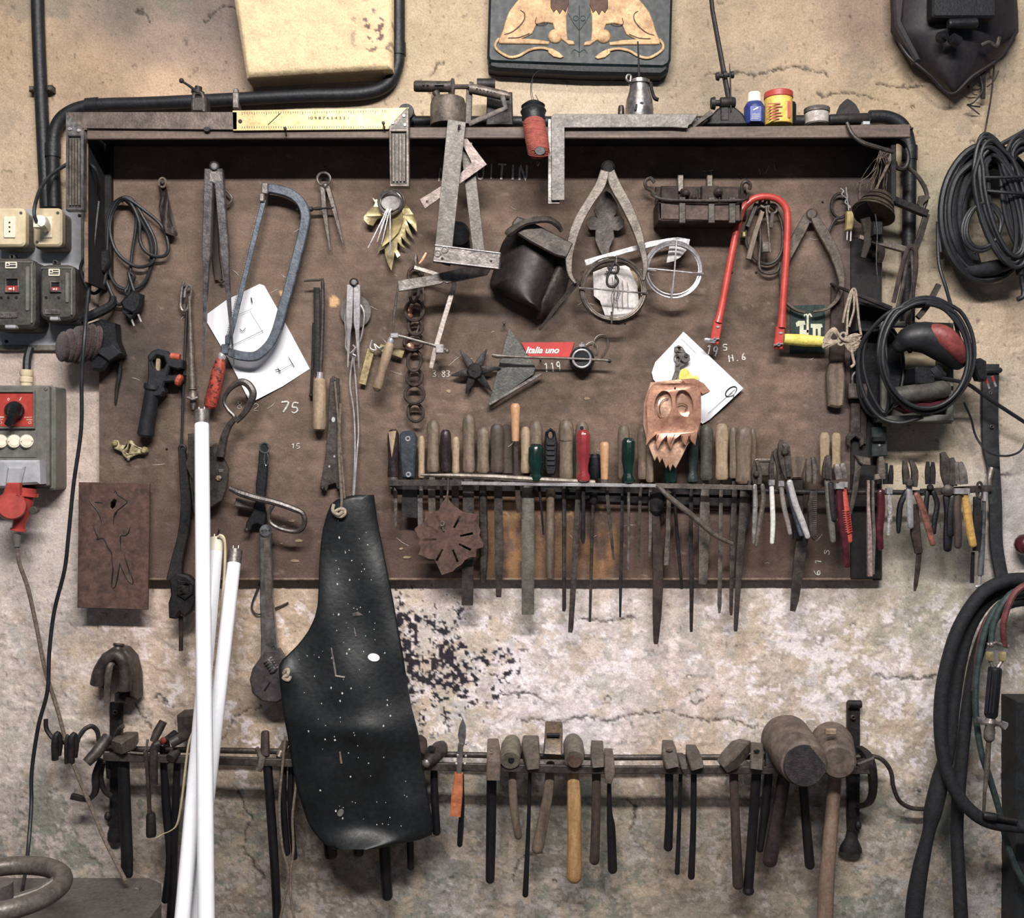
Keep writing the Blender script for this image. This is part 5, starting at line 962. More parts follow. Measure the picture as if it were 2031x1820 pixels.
t.add('brown_card', M().plate([(1246, 536), (1260, 538), (1269, 560), (1264, 576)], 47, 2, b=.3), mk('brown_card', (196, 168, 132), None, .8))
for i in range(4): t.add('handwriting', M().tube([(1214+i*10, 548+i*4, 55), (1216+i*10, 574, 56), (1212+i*11, 590, 56), (1216+i*10, 616-i*2, 55)], .5, sub=3, n=4), INK)
t.add('handwriting', textmesh('Marta', 1206, 548, 9, 56, rot=-62), INK); t.add('handwriting', textmesh('Toma', 1224, 600, 8, 56, rot=-70), INK)
one('s_hook', 'black S-shaped hook hanging inside the dark wire coil', 'hook', M().tube([(1206, 528, 96), (1212, 540, 98), (1224, 540, 98), (1226, 528, 98), (1218, 522, 98), (1212, 534, 98), (1204, 552, 98), (1206, 566, 98), (1218, 568, 98), (1226, 558, 98), (1220, 546, 98)], 2.6, sub=5), IRON)
# iron rack tray
t = Th('wire_tray', 'rusty iron wall tray with wire rim and upright straps', 'tray', 1385, 440, 32)
t.add('tray_back', M().box(1300, 370, 1480, 436, 32, 36, 1), RUSTD); t.add('tray_front', M().plate([(1306, 402), (1472, 402), (1468, 438), (1308, 434)], 104, 5, b=1), mk('tray_iron', (98, 78, 70), (66, 54, 50), .7, .2)); t.add('tray_floor', M().box(1306, 430, 1472, 438, 34, 102, 1), RUSTD)
for x in (1306, 1466): t.add('end_plate', M().box(x, 396, x+6, 437, 34, 104, 1), RUSTD)
for x in (1347, 1405, 1446): t.add('strap', M().box(x, 390, x+13, 442, 104, 109, 1), IRON2)
for x in (1344, 1402): t.add('hook_strap', M().box(x, 346, x+12, 380, 36, 44, 1.5), IRON3)
t.add('rim_wire', M().tube([(1292, 384, 60), (1296, 388, 104), (1320, 396, 110), (1390, 398, 112), (1440, 398, 112), (1476, 396, 108), (1484, 388, 70)], 3, sub=5), IRON2); t.add('end_hook', M().tube([(1300, 386, 56), (1292, 378, 56), (1282, 372, 56), (1280, 360, 56), (1290, 353, 56), (1298, 362, 56)], 3.5, sub=5), IRON2); t.add('end_hook', M().tube([(1472, 384, 56), (1472, 366, 60), (1480, 360, 62), (1488, 366, 60), (1486, 376, 58)], 3.6, sub=4), IRON2)
for x, y, r in ((1360, 384, 9), (1424, 382, 10), (1376, 392, 6)): t.add('lump', M().ball(x, y, 80, r, sd=1.3), IRON2)
for i in range(4): t.add('stock_bar', M().box(1312+i*40, 368+i % 2*5, 1346+i*40, 400, 50+i*7, 66+i*7, 2), RUSTD)
# red saw bow
t = Th('bow_saw_frame', 'red tubular bow saw frame hanging upside down like a U', 'saw frame', 1517, 392, 44)
t.add('bow', M().tube([(1424, 640, 70), (1432, 606, 70), (1452, 500, 70), (1468, 428, 70), (1478, 408, 70), (1496, 394, 70), (1517, 390, 70), (1540, 394, 70), (1556, 408, 70), (1562, 430, 70), (1560, 500, 70), (1553, 600, 70), (1550, 650, 70)], [9, 7, 7, 7, 7, 7, 7, 7, 7, 7, 7, 7, 9], sub=5, n=14), RED)
for a, b, c, d_ in ((1425, 636, 1417, 682), (1549, 648, 1544, 692)):
    t.add('flattened_end', M().bar((a, b), (c, d_), 18, 18, 74, 9, 2), RED); t.add('rivet', M().disc(a-1 if a < 1500 else a, b+12, 4, 76, 3, n=12, ry=2.6), BRIGHT); t.add('wing_nut', M().disc(c+1, d_-9, 4, 80, 8, n=6).bar((c-9, d_-8), (c+10, d_-11), 4, 3, 80, 4), BRIGHT)
t.add('end_lever', M().tube([(1400, 674, 76), (1416, 676, 76)], 4.5, asp=.7, rnd=1), BRIGHT)
one('yellow_roll', 'pale yellow rounded grip lying level beside the red frame', 'grip', M().lathe((1554, 672, 62), (1640, 678, 60), [(0, 10), (.1, 11), (.5, 12), (.8, 11), (.95, 10), (1, 6)], n=20), YELP)
# bunch inside bow
t = Th('loop_rope', 'grey cord loop hanging inside the red frame', 'cord', 1520, 400, 40)
t.add('cord', M().tube([(1516, 402, 44), (1500, 410, 44), (1484, 440, 44), (1480, 480, 44), (1496, 510, 44), (1518, 524, 44), (1540, 516, 44), (1552, 490, 44), (1550, 440, 44), (1530, 408, 44), (1508, 420, 48), (1508, 480, 46), (1506, 530, 46), (1522, 542, 46), (1540, 538, 46), (1548, 520, 46)], 3.2, sub=5), IRON2)
t.add('cord_plug', M().rbox(1472, 458, 1480, 470, 44, 54, r=2), BRASS)
t = Th('hook_keys', 'ring with hooked iron bars and keys inside the red frame', 'keys', 1518, 400, 50)
t.add('ring', M().ring(1516, 402, 56, 9, 3).ring(1532, 414, 56, 9, 2.6), IRON3)
t.add('hook_bar', M().tube([(1512, 420, 56), (1498, 460, 56), (1484, 514, 56)], [4, 5, 5], sq=True), WOODM); t.add('hook_bar', M().tube([(1520, 410, 58), (1524, 450, 58), (1528, 500, 58)], 3), IRON3); t.add('hook_bar', M().tube([(1500, 404, 54), (1490, 430, 54), (1482, 450, 54)], 4, sq=True), IRON2)
t.add('key', M().box(1512, 478, 1526, 500, 56, 62, 1.5), IRON3); t.add('hook_bar', M().tube([(1532, 422, 58), (1528, 452, 58)], 4, sq=True), IRON2)
# second calipers
t = Th('outside_calipers', 'brown outside calipers with curved legs meeting near the crest sticker', 'calipers', 1608, 425, 34, 'pairs of calipers')
t.add('leg', ribbon([(1604, 426), (1592, 450), (1574, 484), (1558, 520), (1552, 560), (1556, 592), (1576, 612), (1600, 620)], [8, 10, 10, 8, 5, 4, 3, 2], 52, 7), CALD); t.add('leg', ribbon([(1614, 426), (1628, 452), (1646, 482), (1662, 520), (1670, 560), (1662, 592), (1640, 612), (1612, 618)], [8, 10, 10.5, 9, 6, 4, 3, 2], 58, 7), CALD)
t.add('pivot', M().lathe((1610, 428, 40), (1610, 424, 58), [(0, 12), (.8, 12), (1, 8), (1, 0)], n=20), WOODD)
# crest sticker
t = Th('crest_sticker', 'dark green sticker with pale castle-like emblem beside the red frame', 'sticker', 1600, 700, 31)
s_ = t.add('sticker', M().plate([(1567, 606), (1636, 604), (1636, 700), (1567, 702)], 33.4, .8, b=.1), mk('sticker_green', (34, 56, 52), (22, 38, 38), .45))
em = mk('emblem_cream', (206, 206, 180), (170, 172, 150), .6, 0, bump=0)
t.add('emblem', M().bar((1602, 624), (1602, 660), 4, 5, 34.4, .6).tube([(1594, 628, 34), (1598, 622, 34), (1602, 626, 34), (1606, 622, 34), (1610, 628, 34)], 1.6, sub=3, n=5, asp=.3), em, parent=s_)
t.add('emblem', M().plate([(1578, 640), (1584, 636), (1596, 636), (1598, 644), (1594, 644), (1594, 654), (1604, 654), (1604, 666), (1586, 666), (1586, 646), (1580, 648)], 34.4, .6, b=.1), em, parent=s_); t.add('emblem', M().plate([(1608, 642), (1630, 642), (1632, 648), (1628, 650), (1628, 666), (1622, 666), (1622, 652), (1618, 652), (1618, 666), (1612, 666), (1612, 650), (1608, 650)], 34.4, .6, b=.1), em, parent=s_)
# italic sticker
t = Th('logo_sticker', 'red sticker with white italic lettering behind the thin rod', 'sticker', 1088, 708, 31)
s_ = t.add('sticker', M().plate([(1034, 679), (1139, 678), (1130, 708), (1048, 706)], 33.2, .8, b=.1), mk('sticker_red', (200, 52, 50), (184, 44, 44), .4, 0, bump=0)); t.add('lettering', textmesh('Italia uno', 1042, 700, 12.5, 34, shear=.35, bold=.035, sx=1.02), mk('print_white', (240, 238, 236), None, .5, bump=0), parent=s_)
# star, triangle, rod, ring
t = Th('star_tool', 'six-armed dark iron star tool on the middle of the board', 'star tool', 943, 736, 34)
for i, a in enumerate((-107+45, -60+60-8, 50, 112, 170, -125)):
    ca, sa = math.cos(math.radians(a)), math.sin(math.radians(a)); L = (50, 52, 52, 48, 48, 52)[i]
    t.add('arm', M().tube([(942+ca*10, 736+sa*10, 48), (942+ca*26, 736+sa*26, 48), (942+ca*L, 736+sa*L, 46)], [8, 7, 1.2], sq=True, asp=.5), IRON)
t.add('hub', M().lathe((942, 736, 38), (942, 736, 58), [(0, 17), (.8, 17), (1, 13), (1, 7), (.6, 7), (.6, 0)], n=8), IRON)
one('triangular_blade', 'grey green triangular sheet blade behind the thin rod', 'blade', M().plate([(1009, 650), (1012, 652), (1062, 728), (1058, 742), (1012, 774), (968, 804), (992, 716)], 42, 2, b=.5), mk('green_steel', (98, 98, 92), (76, 76, 74), .4, .4))
one('ruler_strip', 'narrow steel strip slanting along the lower edge of the triangle', 'strip', M().bar((970, 802), (1074, 740), 6, 7, 52, 4, 1), STEEL)
t = Th('tap_rod', 'long thin steel rod with flattened end crossing the red sticker', 'rod', 1072, 715, 34)
t.add('rod', M().tube([(976, 704, 66), (986, 706, 66), (1030, 708, 66), (1130, 711, 64), (1196, 714, 62), (1212, 716, 62)], [3.5, 4.5, 2.4, 2.6, 2.6, 2.6]), IRON3); t.add('knob_end', M().ball(1209, 716, 62, 4), IRON)
t = Th('ring_bearing', 'black ring with bright inner race hanging beside the red sticker', 'bearing', 1154, 684, 36)
t.add('outer_ring', M().lathe((1154, 712, 38), (1154, 712, 62), [(0, 24), (.1, 25), (.85, 24), (1, 20), (.9, 16), (.3, 16)], n=36), RUBBER); t.add('inner_race', M().ring(1154, 711, 63, 17.5, 2.4, n=8, m=36), BRIGHT); t.add('top_screw', M().tube([(1151, 690, 60), (1155, 678, 62)], 3).box(1148, 682, 1160, 688, 56, 66, 1), BRIGHT)
one('wire_scrap', 'small thin bright wire loops above the black ring', 'wire', M().tube([(1162, 684, 38), (1174, 678, 38), (1184, 686, 38), (1184, 700, 38), (1176, 692, 38), (1180, 672, 38), (1190, 664, 38), (1202, 666, 38), (1206, 680, 38), (1200, 696, 38), (1192, 706, 38)], 1.2, sub=5, n=5), STEEL)
# paper diamond, clip, owl
t = Th('paper_sheet', 'white paper hung as a diamond behind the copper owl', 'paper', 1385, 700, 32)
ps = t.add('sheet', M().plate([(1355, 658), (1362, 664), (1474, 770), (1440, 802), (1408, 832), (1394, 840), (1340, 800), (1296, 752), (1293, 738), (1300, 718), (1330, 686)], 40, .8, b=.1, fn=lambda x, y: 3*math.sin((x-y)*.03)), PAPER)
t.add('round_logo', M().ring(1450, 776, 43, 13, 1.1, ry=7, tilt=-38, n=5), GREEN, parent=ps); t.add('logo_letters', textmesh('ISA', 1446, 782, 6, 44, rot=38), GREEN, parent=ps)
t.add('footer_text', textmesh('tornitura lastra rame', 1408, 830, 3.2, 43, rot=40), INK, parent=ps); t.add('printed_lines', M().tube([(1404, 820, 43), (1458, 772, 43)], .4, n=4).tube([(1352, 672, 42), (1380, 700, 42)], .4, n=4), INK, parent=ps)
t = Th('steel_clip', 'bright steel clamp clip hanging on the nail above the copper owl', 'clip', 1347, 690, 42)
t.add('clip_plate', M().plate([(1338, 688), (1346, 684), (1354, 688), (1360, 698), (1368, 704), (1369, 714), (1360, 720), (1352, 716), (1346, 706), (1338, 698)], 56, 6, [[(1342, 691), (1348, 689), (1350, 695), (1345, 698)]], b=1.5), STEEL); t.add('lower_jaw', M().plate([(1342, 704), (1352, 712), (1358, 724), (1350, 728), (1346, 744), (1338, 756), (1332, 754), (1340, 732), (1340, 716)], 50, 4, b=1), STEEL); t.add('rivet', M().disc(1361, 705, 4, 59, 3, n=12), CHROME); t.add('spring', M().ring(1343, 712, 58, 6, 1.2, ry=9), CHROME)
t = Th('yellow_tag', 'small yellow leaf shaped tag tucked behind the copper owl', 'tag', 1365, 748, 44)
t.add('tag', M().plate([(1347, 744), (1352, 732), (1362, 730), (1368, 738), (1374, 746), (1384, 744), (1387, 752), (1376, 758), (1356, 756), (1347, 752)], 47, 1, b=.3), YELP)
t = Th('copper_owl', 'copper sheet owl with two round eyes and jagged tail feathers', 'copper cutout', 1334, 930, 44)
t.add('back_sheet', M().plate([(1290, 758), (1346, 752), (1380, 756), (1406, 778), (1390, 786), (1388, 842), (1376, 870), (1364, 882), (1352, 906), (1340, 929), (1334, 921), (1329, 934), (1325, 921), (1321, 929), (1313, 909), (1308, 918), (1303, 905), (1298, 914), (1290, 894), (1283, 874), (1276, 840), (1277, 800)], 108, 2, b=.7, fn=lambda x, y: 3*math.sin(y*.05)), COPPERL)
def ell(cx, cy, rx, ry, a=0, n=22): 
    c, s = math.cos(math.radians(a)), math.sin(math.radians(a)); return [(cx+rx*math.cos(t_)*c-ry*math.sin(t_)*s, cy+rx*math.cos(t_)*s+ry*math.sin(t_)*c) for t_ in np.linspace(0, 2*math.pi, n, endpoint=False)]
b = t.add('front_sheet', M().plate([(1287, 774), (1294, 763), (1303, 758), (1340, 760), (1372, 759), (1384, 764), (1390, 776), (1391, 800), (1390, 838), (1384, 856), (1379, 883), (1370, 874), (1366, 864), (1360, 884), (1352, 876), (1350, 862), (1338, 872), (1330, 892), (1323, 878), (1322, 863), (1312, 876), (1304, 892), (1300, 876), (1302, 861), (1290, 872), (1281, 884), (1284, 850), (1282, 800)], 120, 2, [ell(1315, 803, 17, 28, 8), ell(1357, 800, 17, 27, -14)], b=.8, fn=lambda x, y: 4*math.sin((x-1282)*.029)), COPPER)
for x, y, a in ((1318, 806, 8), (1354, 804, -14)): t.add('eye_disc', M().plate(ell(x, y, 14, 25, a), 114, 1.5, b=.4, fn=lambda X_, Y_: 3*math.sin(X_*.2)), COPPERL); t.add('eye_cut', M().tube([(x+8, y-16, 118), (x-4, y-12, 118), (x-10, y, 118), (x-8, y+14, 118)] if x < 1330 else [(x-10, y-2, 118), (x, y-4, 118), (x+9, y+2, 118), (x+4, y+10, 118)], 1, sub=4, n=5), UMBER)
for i in range(5): t.add('feather_cut', M().bar((1306+i*16, 862+i % 2*3), (1298+i*16, 880), 1.6, .8, 125, 1), UMBER)
t.add('wing_tip', M().plate([(1350, 752), (1376, 750), (1396, 760), (1409, 776), (1394, 782), (1380, 768), (1360, 760)], 116, 2, b=.6), COPPER); t.add('nail_hole', M().disc(1339, 769, 2, 125.5, 1, n=8), BLACK)

# ================================================================ right end of the board
t = Th('wire_tuft', 'frayed tuft of thin wires drooping from the upper right hook', 'wire bundle', 1760, 300, 90)
rr = random.Random(5)
for i in range(16):
    x0 = 1768+rr.uniform(-6, 8); x1 = 1700+i*4.6+rr.uniform(-8, 8); y1 = 392+rr.uniform(-24, 24)
    t.add('strand', M().tube([(x0, 298+rr.uniform(-6, 6), 110), (x0-16+rr.uniform(-12, 6), 300+rr.uniform(-8, 10), 112), ((x0+x1)/2-4, 332+rr.uniform(-14, 14), 108), (x1+rr.uniform(-6, 6), 366, 96), (x1, y1, 84)], .75, sub=5, n=4), TWINE if i % 3 else IRON3)
for i in range(4): t.add('thick_strand', M().tube([(1768+i*2, 302, 116), (1758+i, 330, 116), (1744, 362, 108), (1734-i*2, 392, 100)], 2, sub=4, n=6), TWINE)
t = Th('lamp_reflector', 'greasy ribbed metal lamp cup hanging below the wire tuft', 'reflector', 1740, 430, 60)
t.add('cup', M().lathe((1748, 384, 100), (1732, 424, 110), [(0, 16), (.12, 24), (.3, 28), (.32, 25), (.4, 25), (.42, 32), (.56, 34), (.58, 30), (.68, 31), (.7, 37), (.82, 39), (.84, 36), (.9, 37), (.92, 42), (1, 43), (.96, 39)], n=36), mk('greasy_metal', (104, 92, 76), (66, 58, 52), .35, .5)); t.add('cup_mouth', M().lathe((1733, 421, 109), (1733, 423, 110), [(0, 38), (1, 38)], n=30), BLACK)
for q in ([(1716, 432, 100), (1722, 470, 90), (1712, 510, 80)], [(1736, 440, 100), (1740, 470, 90), (1748, 500, 80), (1744, 520, 70)]): t.add('lamp_bracket', M().tube(q, [9, 8, 5], sub=3, sq=True, asp=.5), IRON2)
t.add('lamp_block', M().box(1732, 438, 1752, 466, 80, 110, 2), BLACK)
one('loose_wire', 'thin pale wire curling down from the lamp cup', 'wire', M().tube([(1736, 424, 118), (1740, 460, 112), (1738, 520, 100), (1742, 560, 80)], 1, sub=5, n=5), STEEL)
t = Th('iron_bracket_arm', 'dark folding iron bracket arm reaching past the right pipe', 'bracket', 1770, 400, 60)
t.add('arm', M().tube([(1765, 394, 96), (1838, 424, 90)], 7, sq=True), IRON); t.add('arm', M().tube([(1838, 424, 90), (1824, 470, 84), (1812, 500, 78)], 6, sq=True, asp=.6), IRON2); t.add('arm', M().tube([(1704, 470, 84), (1740, 480, 84), (1798, 496, 84)], [4, 6, 6], sq=True), IRON3)
t.add('hook_rod', M().tube([(1792, 326, 100), (1816, 345, 96), (1834, 372, 92), (1838, 394, 90), (1830, 420, 88)], [3.5, 4, 4.5, 4, 3.5], sub=5), IRON2); t.add('link', M().plate([(1824, 388), (1842, 386), (1846, 392), (1834, 402), (1826, 412), (1820, 404)], 98, 5, b=1), IRON2)
t.add('ring', M().ring(1784, 308, 108, 17, 4.6, n=8, ry=28, tilt=-12), IRON); t.add('wheel', M().lathe((1766, 330, 84), (1766, 326, 108), [(0, 12), (.5, 14), (1, 10)], n=16), IRON)
t = Th('beaded_chain', 'beaded chain with pale plug hanging on a dark ring at the right', 'chain', 1676, 380, 40)
m = M()
for i in range(26): m.ball(1668+i*.62+3*math.sin(i*.6), 374+i*1.5, 52, 1.6, n=6)
for i in range(22): m.ball(1678+i*.25, 372+i*2.1, 54, 1.6, n=6)
t.add('beads', m, BRIGHT, kind='stuff'); t.add('ring', M().ring(1666, 408, 44, 17, 3, ry=24), IRON); t.add('plug', M().plate([(1680, 418), (1694, 418), (1695, 440), (1691, 456), (1678, 456), (1680, 440)], 60, 12, b=2), BRASSY); t.add('pin', M().tube([(1681, 456, 54), (1680, 476, 52)], 2).tube([(1688, 456, 54), (1687, 478, 52)], 2), BRIGHT)
t.add('clip', M().tube([(1668, 432, 44), (1656, 436, 44), (1646, 456, 42), (1640, 474, 40)], [3, 3, 2.6, 2], sub=3), IRON)
t = Th('strap_loops', 'dark leather strap loops hung over the lower bracket arm', 'strap', 1800, 500, 70)
t.add('strap', M().tube([(1772, 600, 100), (1786, 540, 100), (1798, 500, 98), (1806, 488, 98), (1816, 496, 98), (1816, 540, 98), (1806, 600, 98), (1800, 640, 98)], 4.5, sub=5, asp=.4), RUSTD); t.add('strap', M().tube([(1778, 620, 92), (1792, 560, 92), (1800, 510, 92), (1808, 500, 92), (1812, 560, 92), (1808, 620, 92)], 4, sub=5, asp=.4), IRON2)
t.add('strap', M().tube([(1800, 640, 104), (1800, 690, 112), (1808, 694, 112), (1812, 640, 108), (1812, 560, 100)], 2.6, sub=4), IRON)
one('hook_peg', 'dark iron peg sticking up above the coiled cable', 'peg', M().tube([(1820, 630, 130), (1838, 608, 130), (1862, 564, 134)], 5, sq=True, sub=2), IRON2)
# rope bundle
t = Th('rope_bundle', 'hank of pale cotton cord tied in the middle on an iron peg', 'rope', 1670, 690, 60)
t.add('peg', M().tube([(1648, 563, 40), (1690, 580, 96), (1768, 612, 110)], [2.4, 4, 5.5], sub=3), IRON)
rr = random.Random(9)
for i in range(9):
    a = rr.uniform(-9, 9); cx, cy = 1670, 672
    L = rr.uniform(30, 42); th = math.radians(-24+i*6); t.add('strand', M().tube([(cx-L*math.cos(th)*1.0, cy-L*math.sin(th)*.9+4, 92), (cx-L*.5, cy-14-i, 98), (cx, cy, 100+i), (cx+L*.6, cy-8+i*2, 98), (cx+L*math.cos(th), cy+L*math.sin(th)+6, 92), (cx+L*.5, cy+8+i*2, 98), (cx, cy+4, 102), (cx-L*.6, cy+12-i, 98), (cx-L*math.cos(th), cy-L*math.sin(th)*.9+6, 92)], 2.3, sub=4, n=6), ROPE)
t.add('strand', M().tube([(1672, 640, 96), (1678, 610, 98), (1688, 578, 104), (1696, 574, 104), (1700, 600, 102), (1704, 640, 98), (1708, 664, 96)], 2.4, sub=4, n=6), ROPE); t.add('strand', M().tube([(1680, 664, 98), (1682, 620, 98), (1692, 576, 106), (1694, 610, 102), (1688, 634, 100), (1684, 648, 100)], 2.2, sub=4, n=6), ROPE)
t.add('loose_end', M().tube([(1688, 690, 98), (1692, 710, 96), (1694, 722, 94), (1687, 728, 94)], 2.8, sub=4), ROPE); t.add('tie', M().ring(1670, 672, 102, 7, 2.4, ry=13, tilt=20), ROPE)
# wooden handle + padlock
t = Th('wooden_paddle', 'old flat wooden handle hanging by an iron strap at right', 'handle', 1660, 805, 38)
t.add('iron_strap', M().plate([(1650, 560), (1674, 566), (1676, 735), (1646, 735)], 44, 6, b=1.5), RUSTD); t.add('wood_end', M().plate([(1646, 720), (1674, 718), (1678, 745), (1674, 805), (1664, 809), (1644, 805), (1641, 745)], 54, 16, b=4), WOODM); t.add('hole', M().disc(1661, 718, 3.5, 50, 2, n=10, ry=4.5), BLACK)
t = Th('padlock', 'old grey padlock hanging at the right edge of the board', 'padlock', 1703, 790, 40)
t.add('lock_body', M().rbox(1684, 760, 1722, 790, 44, 62, r=3, b=2.5), IRON3); t.add('shackle', M().tube([(1691, 762, 53), (1691, 746, 53), (1698, 738, 53), (1706, 742, 53), (1708, 762, 53)], 3, sub=4), STEEL)
t = Th('open_spanner', 'dark open-ended spanner hanging below the padlock', 'spanner', 1698, 880, 40)
t.add('shank', M().bar((1698, 792), (1697, 860), 19, 20, 46, 6, 1.5), IRON2); t.add('jaw', M().plate([(1688, 856), (1706, 856), (1716, 866), (1714, 882), (1707, 886), (1706, 872), (1697, 866), (1688, 874), (1688, 888), (1680, 882), (1680, 866)], 50, 9, b=2), IRON2)
t = Th('hinge_plate', 'dark green painted iron plate with rivets at the board right edge', 'hinge', 1746, 905, 40)
t.add('plate', M().plate([(1730, 847), (1759, 846), (1761, 904), (1730, 906)], 62, 10, b=2), mk('dark_green_metal', (58, 66, 66), (40, 46, 48), .5, .2)); t.add('knuckle', M().box(1732, 866, 1758, 876, 60, 70, 2), BLACK); t.add('rivet', M().disc(1745, 883, 2.4, 64, 2, n=8), BRIGHT); t.add('shank', M().bar((1746, 900), (1745, 960), 10, 10, 56, 6), IRON2)
one('strap_bar', 'long dark flat bar hanging beside the padlock', 'bar', M().bar((1718, 700), (1712, 880), 12, 12, 42, 5), RUSTD)
# dark things behind the coil
t = Th('black_pan', 'large oval black pan hanging behind the left side of the cable coil', 'pan', 1742, 640, 38); t.add('pan_body', M().plate(ell(1746, 736, 46, 92, 4, 36), 60, 22, b=5), BLACK); t.add('pan_rim', M().ring(1746, 736, 62, 46, 3, n=8, m=40, ry=92, tilt=4), RUBBER)
t = Th('dark_box', 'small open black box under the iron peg with the cord', 'box', 1735, 655, 38); t.add('box_shell', M().plate([(1700, 596), (1770, 612), (1768, 660), (1698, 656)], 92, 50, [[(1706, 604), (1764, 617), (1762, 654), (1704, 650)]], b=1.5), IRON); t.add('box_bottom', M().plate([(1700, 598), (1768, 612), (1766, 658), (1700, 654)], 50, 6), BLACK)
# sander in coil
t = Th('machine_box', 'grey open metal box shelf holding the sander at the right', 'box shelf', 1820, 840, 10)
t.add('box_back', M().box(1745, 640, 1890, 836, 8, 14), GREYP); t.add('box_rim', M().plate([(1748, 636), (1892, 640), (1892, 835), (1750, 838)], 92, 10, [[(1760, 648), (1880, 650), (1880, 822), (1762, 824)]], b=2), GREYP)
t.add('box_base', M().box(1750, 826, 1892, 836, 10, 90), GREYP); t.add('box_side', M().box(1882, 640, 1892, 834, 10, 88), GREYD); t.add('white_card', M().box(1776, 650, 1875, 800, 16, 24, 1), CREAM)
t = Th('belt_sander', 'black and red power sander with cast grip inside the cable coil', 'sander', 1830, 780, 60)
b = t.add('grip', M().tube([(1786, 684, 118), (1804, 672, 124), (1840, 670, 126), (1876, 690, 126), (1896, 712, 122)], [16, 26, 32, 31, 22], sub=4, n=18, rnd=1), RUBBER)
t.add('red_shell', M().tube([(1832, 656, 134), (1864, 664, 142), (1890, 686, 144), (1906, 712, 134)], [12, 22, 21, 12], sub=4, n=16, rnd=1), mk('faded_red', (150, 66, 62), (116, 48, 50), .5))
t.add('neck', M().tube([(1850, 730, 110), (1860, 742, 112), (1872, 746, 110)], [16, 14, 8], sub=3), RUBBER); t.add('switch_block', M().rbox(1816, 726, 1856, 762, 60, 120, r=6, b=3), BLACK)
t.add('motor', M().lathe((1772, 786, 110), (1882, 770, 112), [(0, 12), (.05, 18), (.9, 18), (1, 12)], n=20), GREYD); t.add('wine_base', M().plate([(1776, 808), (1800, 792), (1846, 798), (1884, 784), (1886, 792), (1850, 812), (1800, 820)], 112, 20, b=3), WINE)
t = Th('cable_coil', 'big black cable coil draped round the sander at right', 'cable coil', 1830, 600, 120)
t.add('cable', M().tube(coil(1835, 706, 86, 106, 7, 4, 130, 11, jit=9, dz=30), 4, sub=2), RUBBER)
t.add('outer_loop', M().tube([(1830, 606, 140), (1780, 612, 136), (1740, 640, 120), (1706, 690, 100), (1704, 750, 92), (1722, 800, 92), (1750, 830, 96), (1790, 838, 110), (1830, 826, 128)], 4.4, sub=5), RUBBER); t.add('outer_loop', M().tube([(1760, 624, 120), (1722, 664, 104), (1712, 720, 96), (1728, 780, 96), (1756, 818, 100), (1764, 760, 110), (1752, 690, 112), (1756, 640, 118)], 3.6, sub=5), RUBBER)
t.add('tail', M().tube([(1866, 500, 60), (1860, 440, 60), (1862, 520, 60), (1876, 570, 80), (1890, 620, 120), (1904, 672, 130), (1925, 700, 126), (1932, 716, 120)], 3.6, sub=5), RUBBER)
t.add('tail', M().tube([(1846, 744, 118), (1880, 752, 116), (1920, 762, 100), (1960, 790, 80), (2040, 842, 60)], 4, sub=5), RUBBER)
t.add('thin_tail', M().tube([(1912, 798, 60), (1926, 830, 50), (1936, 866, 44), (1960, 896, 56), (1995, 904, 60), (2024, 894, 56), (2036, 870, 50)], 2.2, sub=5), RUBBER)
t = Th('two_pin_plug', 'black rubber plug with two red sleeved pins hanging over the strap', 'plug', 1946, 740, 90)
t.add('plug_body', M().plate([(1928, 716), (1946, 709), (1958, 716), (1960, 748), (1954, 756), (1942, 754), (1936, 740)], 118, 22, b=4), BLACK)
for x, y in ((1958, 752), (1971, 748)): t.add('pin_sleeve', M().tube([(x-3, y-2, 108), (x, y+8, 106)], 2.8), REDP); t.add('pin', M().tube([(x, y+8, 106), (x+4, y+18, 104)], 2.4), BRIGHT)
t = Th('wall_strap', 'long dark leather strap screwed to the wall beside the plug', 'strap', 1964, 1150, 8)
t.add('strap', M().tube([(1964, 722, 22), (1963, 800, 20), (1964, 880, 18), (1970, 930, 22), (1974, 1000, 24), (1976, 1080, 24), (1988, 1150, 26)], [16, 15.5, 15.5, 12, 12, 12, 12], sub=4, sq=True, asp=.35), mk('strap_leather', (50, 50, 54), (34, 36, 40), .6))
for x, y in ((1965, 779), (1968, 846)): t.add('screw', M().disc(x, y, 4, 28, 3, n=10, hole=1.6), STEEL)
t.add('top_pin', M().tube([(1950, 736, 30), (1982, 734, 30)], 6, rnd=1), RUBBER); t.add('bracket', M().tube([(1967, 928, 30), (1962, 950, 34), (1964, 972, 36)], [6, 5, 4], sub=3), IRON3)
# cable coil at right
t = Th('welding_cable', 'huge bundle of heavy black cables coiled at the right edge', 'cable coil', 1950, 290, 20)
t.add('cable', M().tube(coil(1958, 424, 82, 124, 9, 6, 34, 21, jit=9, dz=50, m=22), 7, sub=2), RUBBER); t.add('cable', M().tube(coil(1966, 428, 66, 110, 6, 6, 34, 27, jit=9, dz=40, m=22), 7, sub=2), HOSE)
t.add('cable', M().tube(coil(1988, 402, 36, 116, 11, 4, 92, 22, jit=14, dz=26, tilt=-14, m=20), 4.4, sub=2), RUBBER)
t.add('cable', M().tube(coil(2036, 392, 38, 110, 9, 5, 80, 23, jit=12, dz=30, tilt=-6, m=20), 5, sub=2), RUBBER)
t.add('cable', M().tube(coil(1948, 450, 34, 46, 3, 4, 96, 24, jit=7, dz=18, tilt=20, m=20), 4, sub=2), RUBBER)
t.add('binding', M().tube([(1950, 352, 116), (1990, 352, 128), (2040, 350, 126)], 3, sub=3), RUBBER); t.add('binding', M().tube([(1958, 378, 116), (2000, 382, 128), (2040, 384, 124)], 3.4, sub=3), RUBBER)
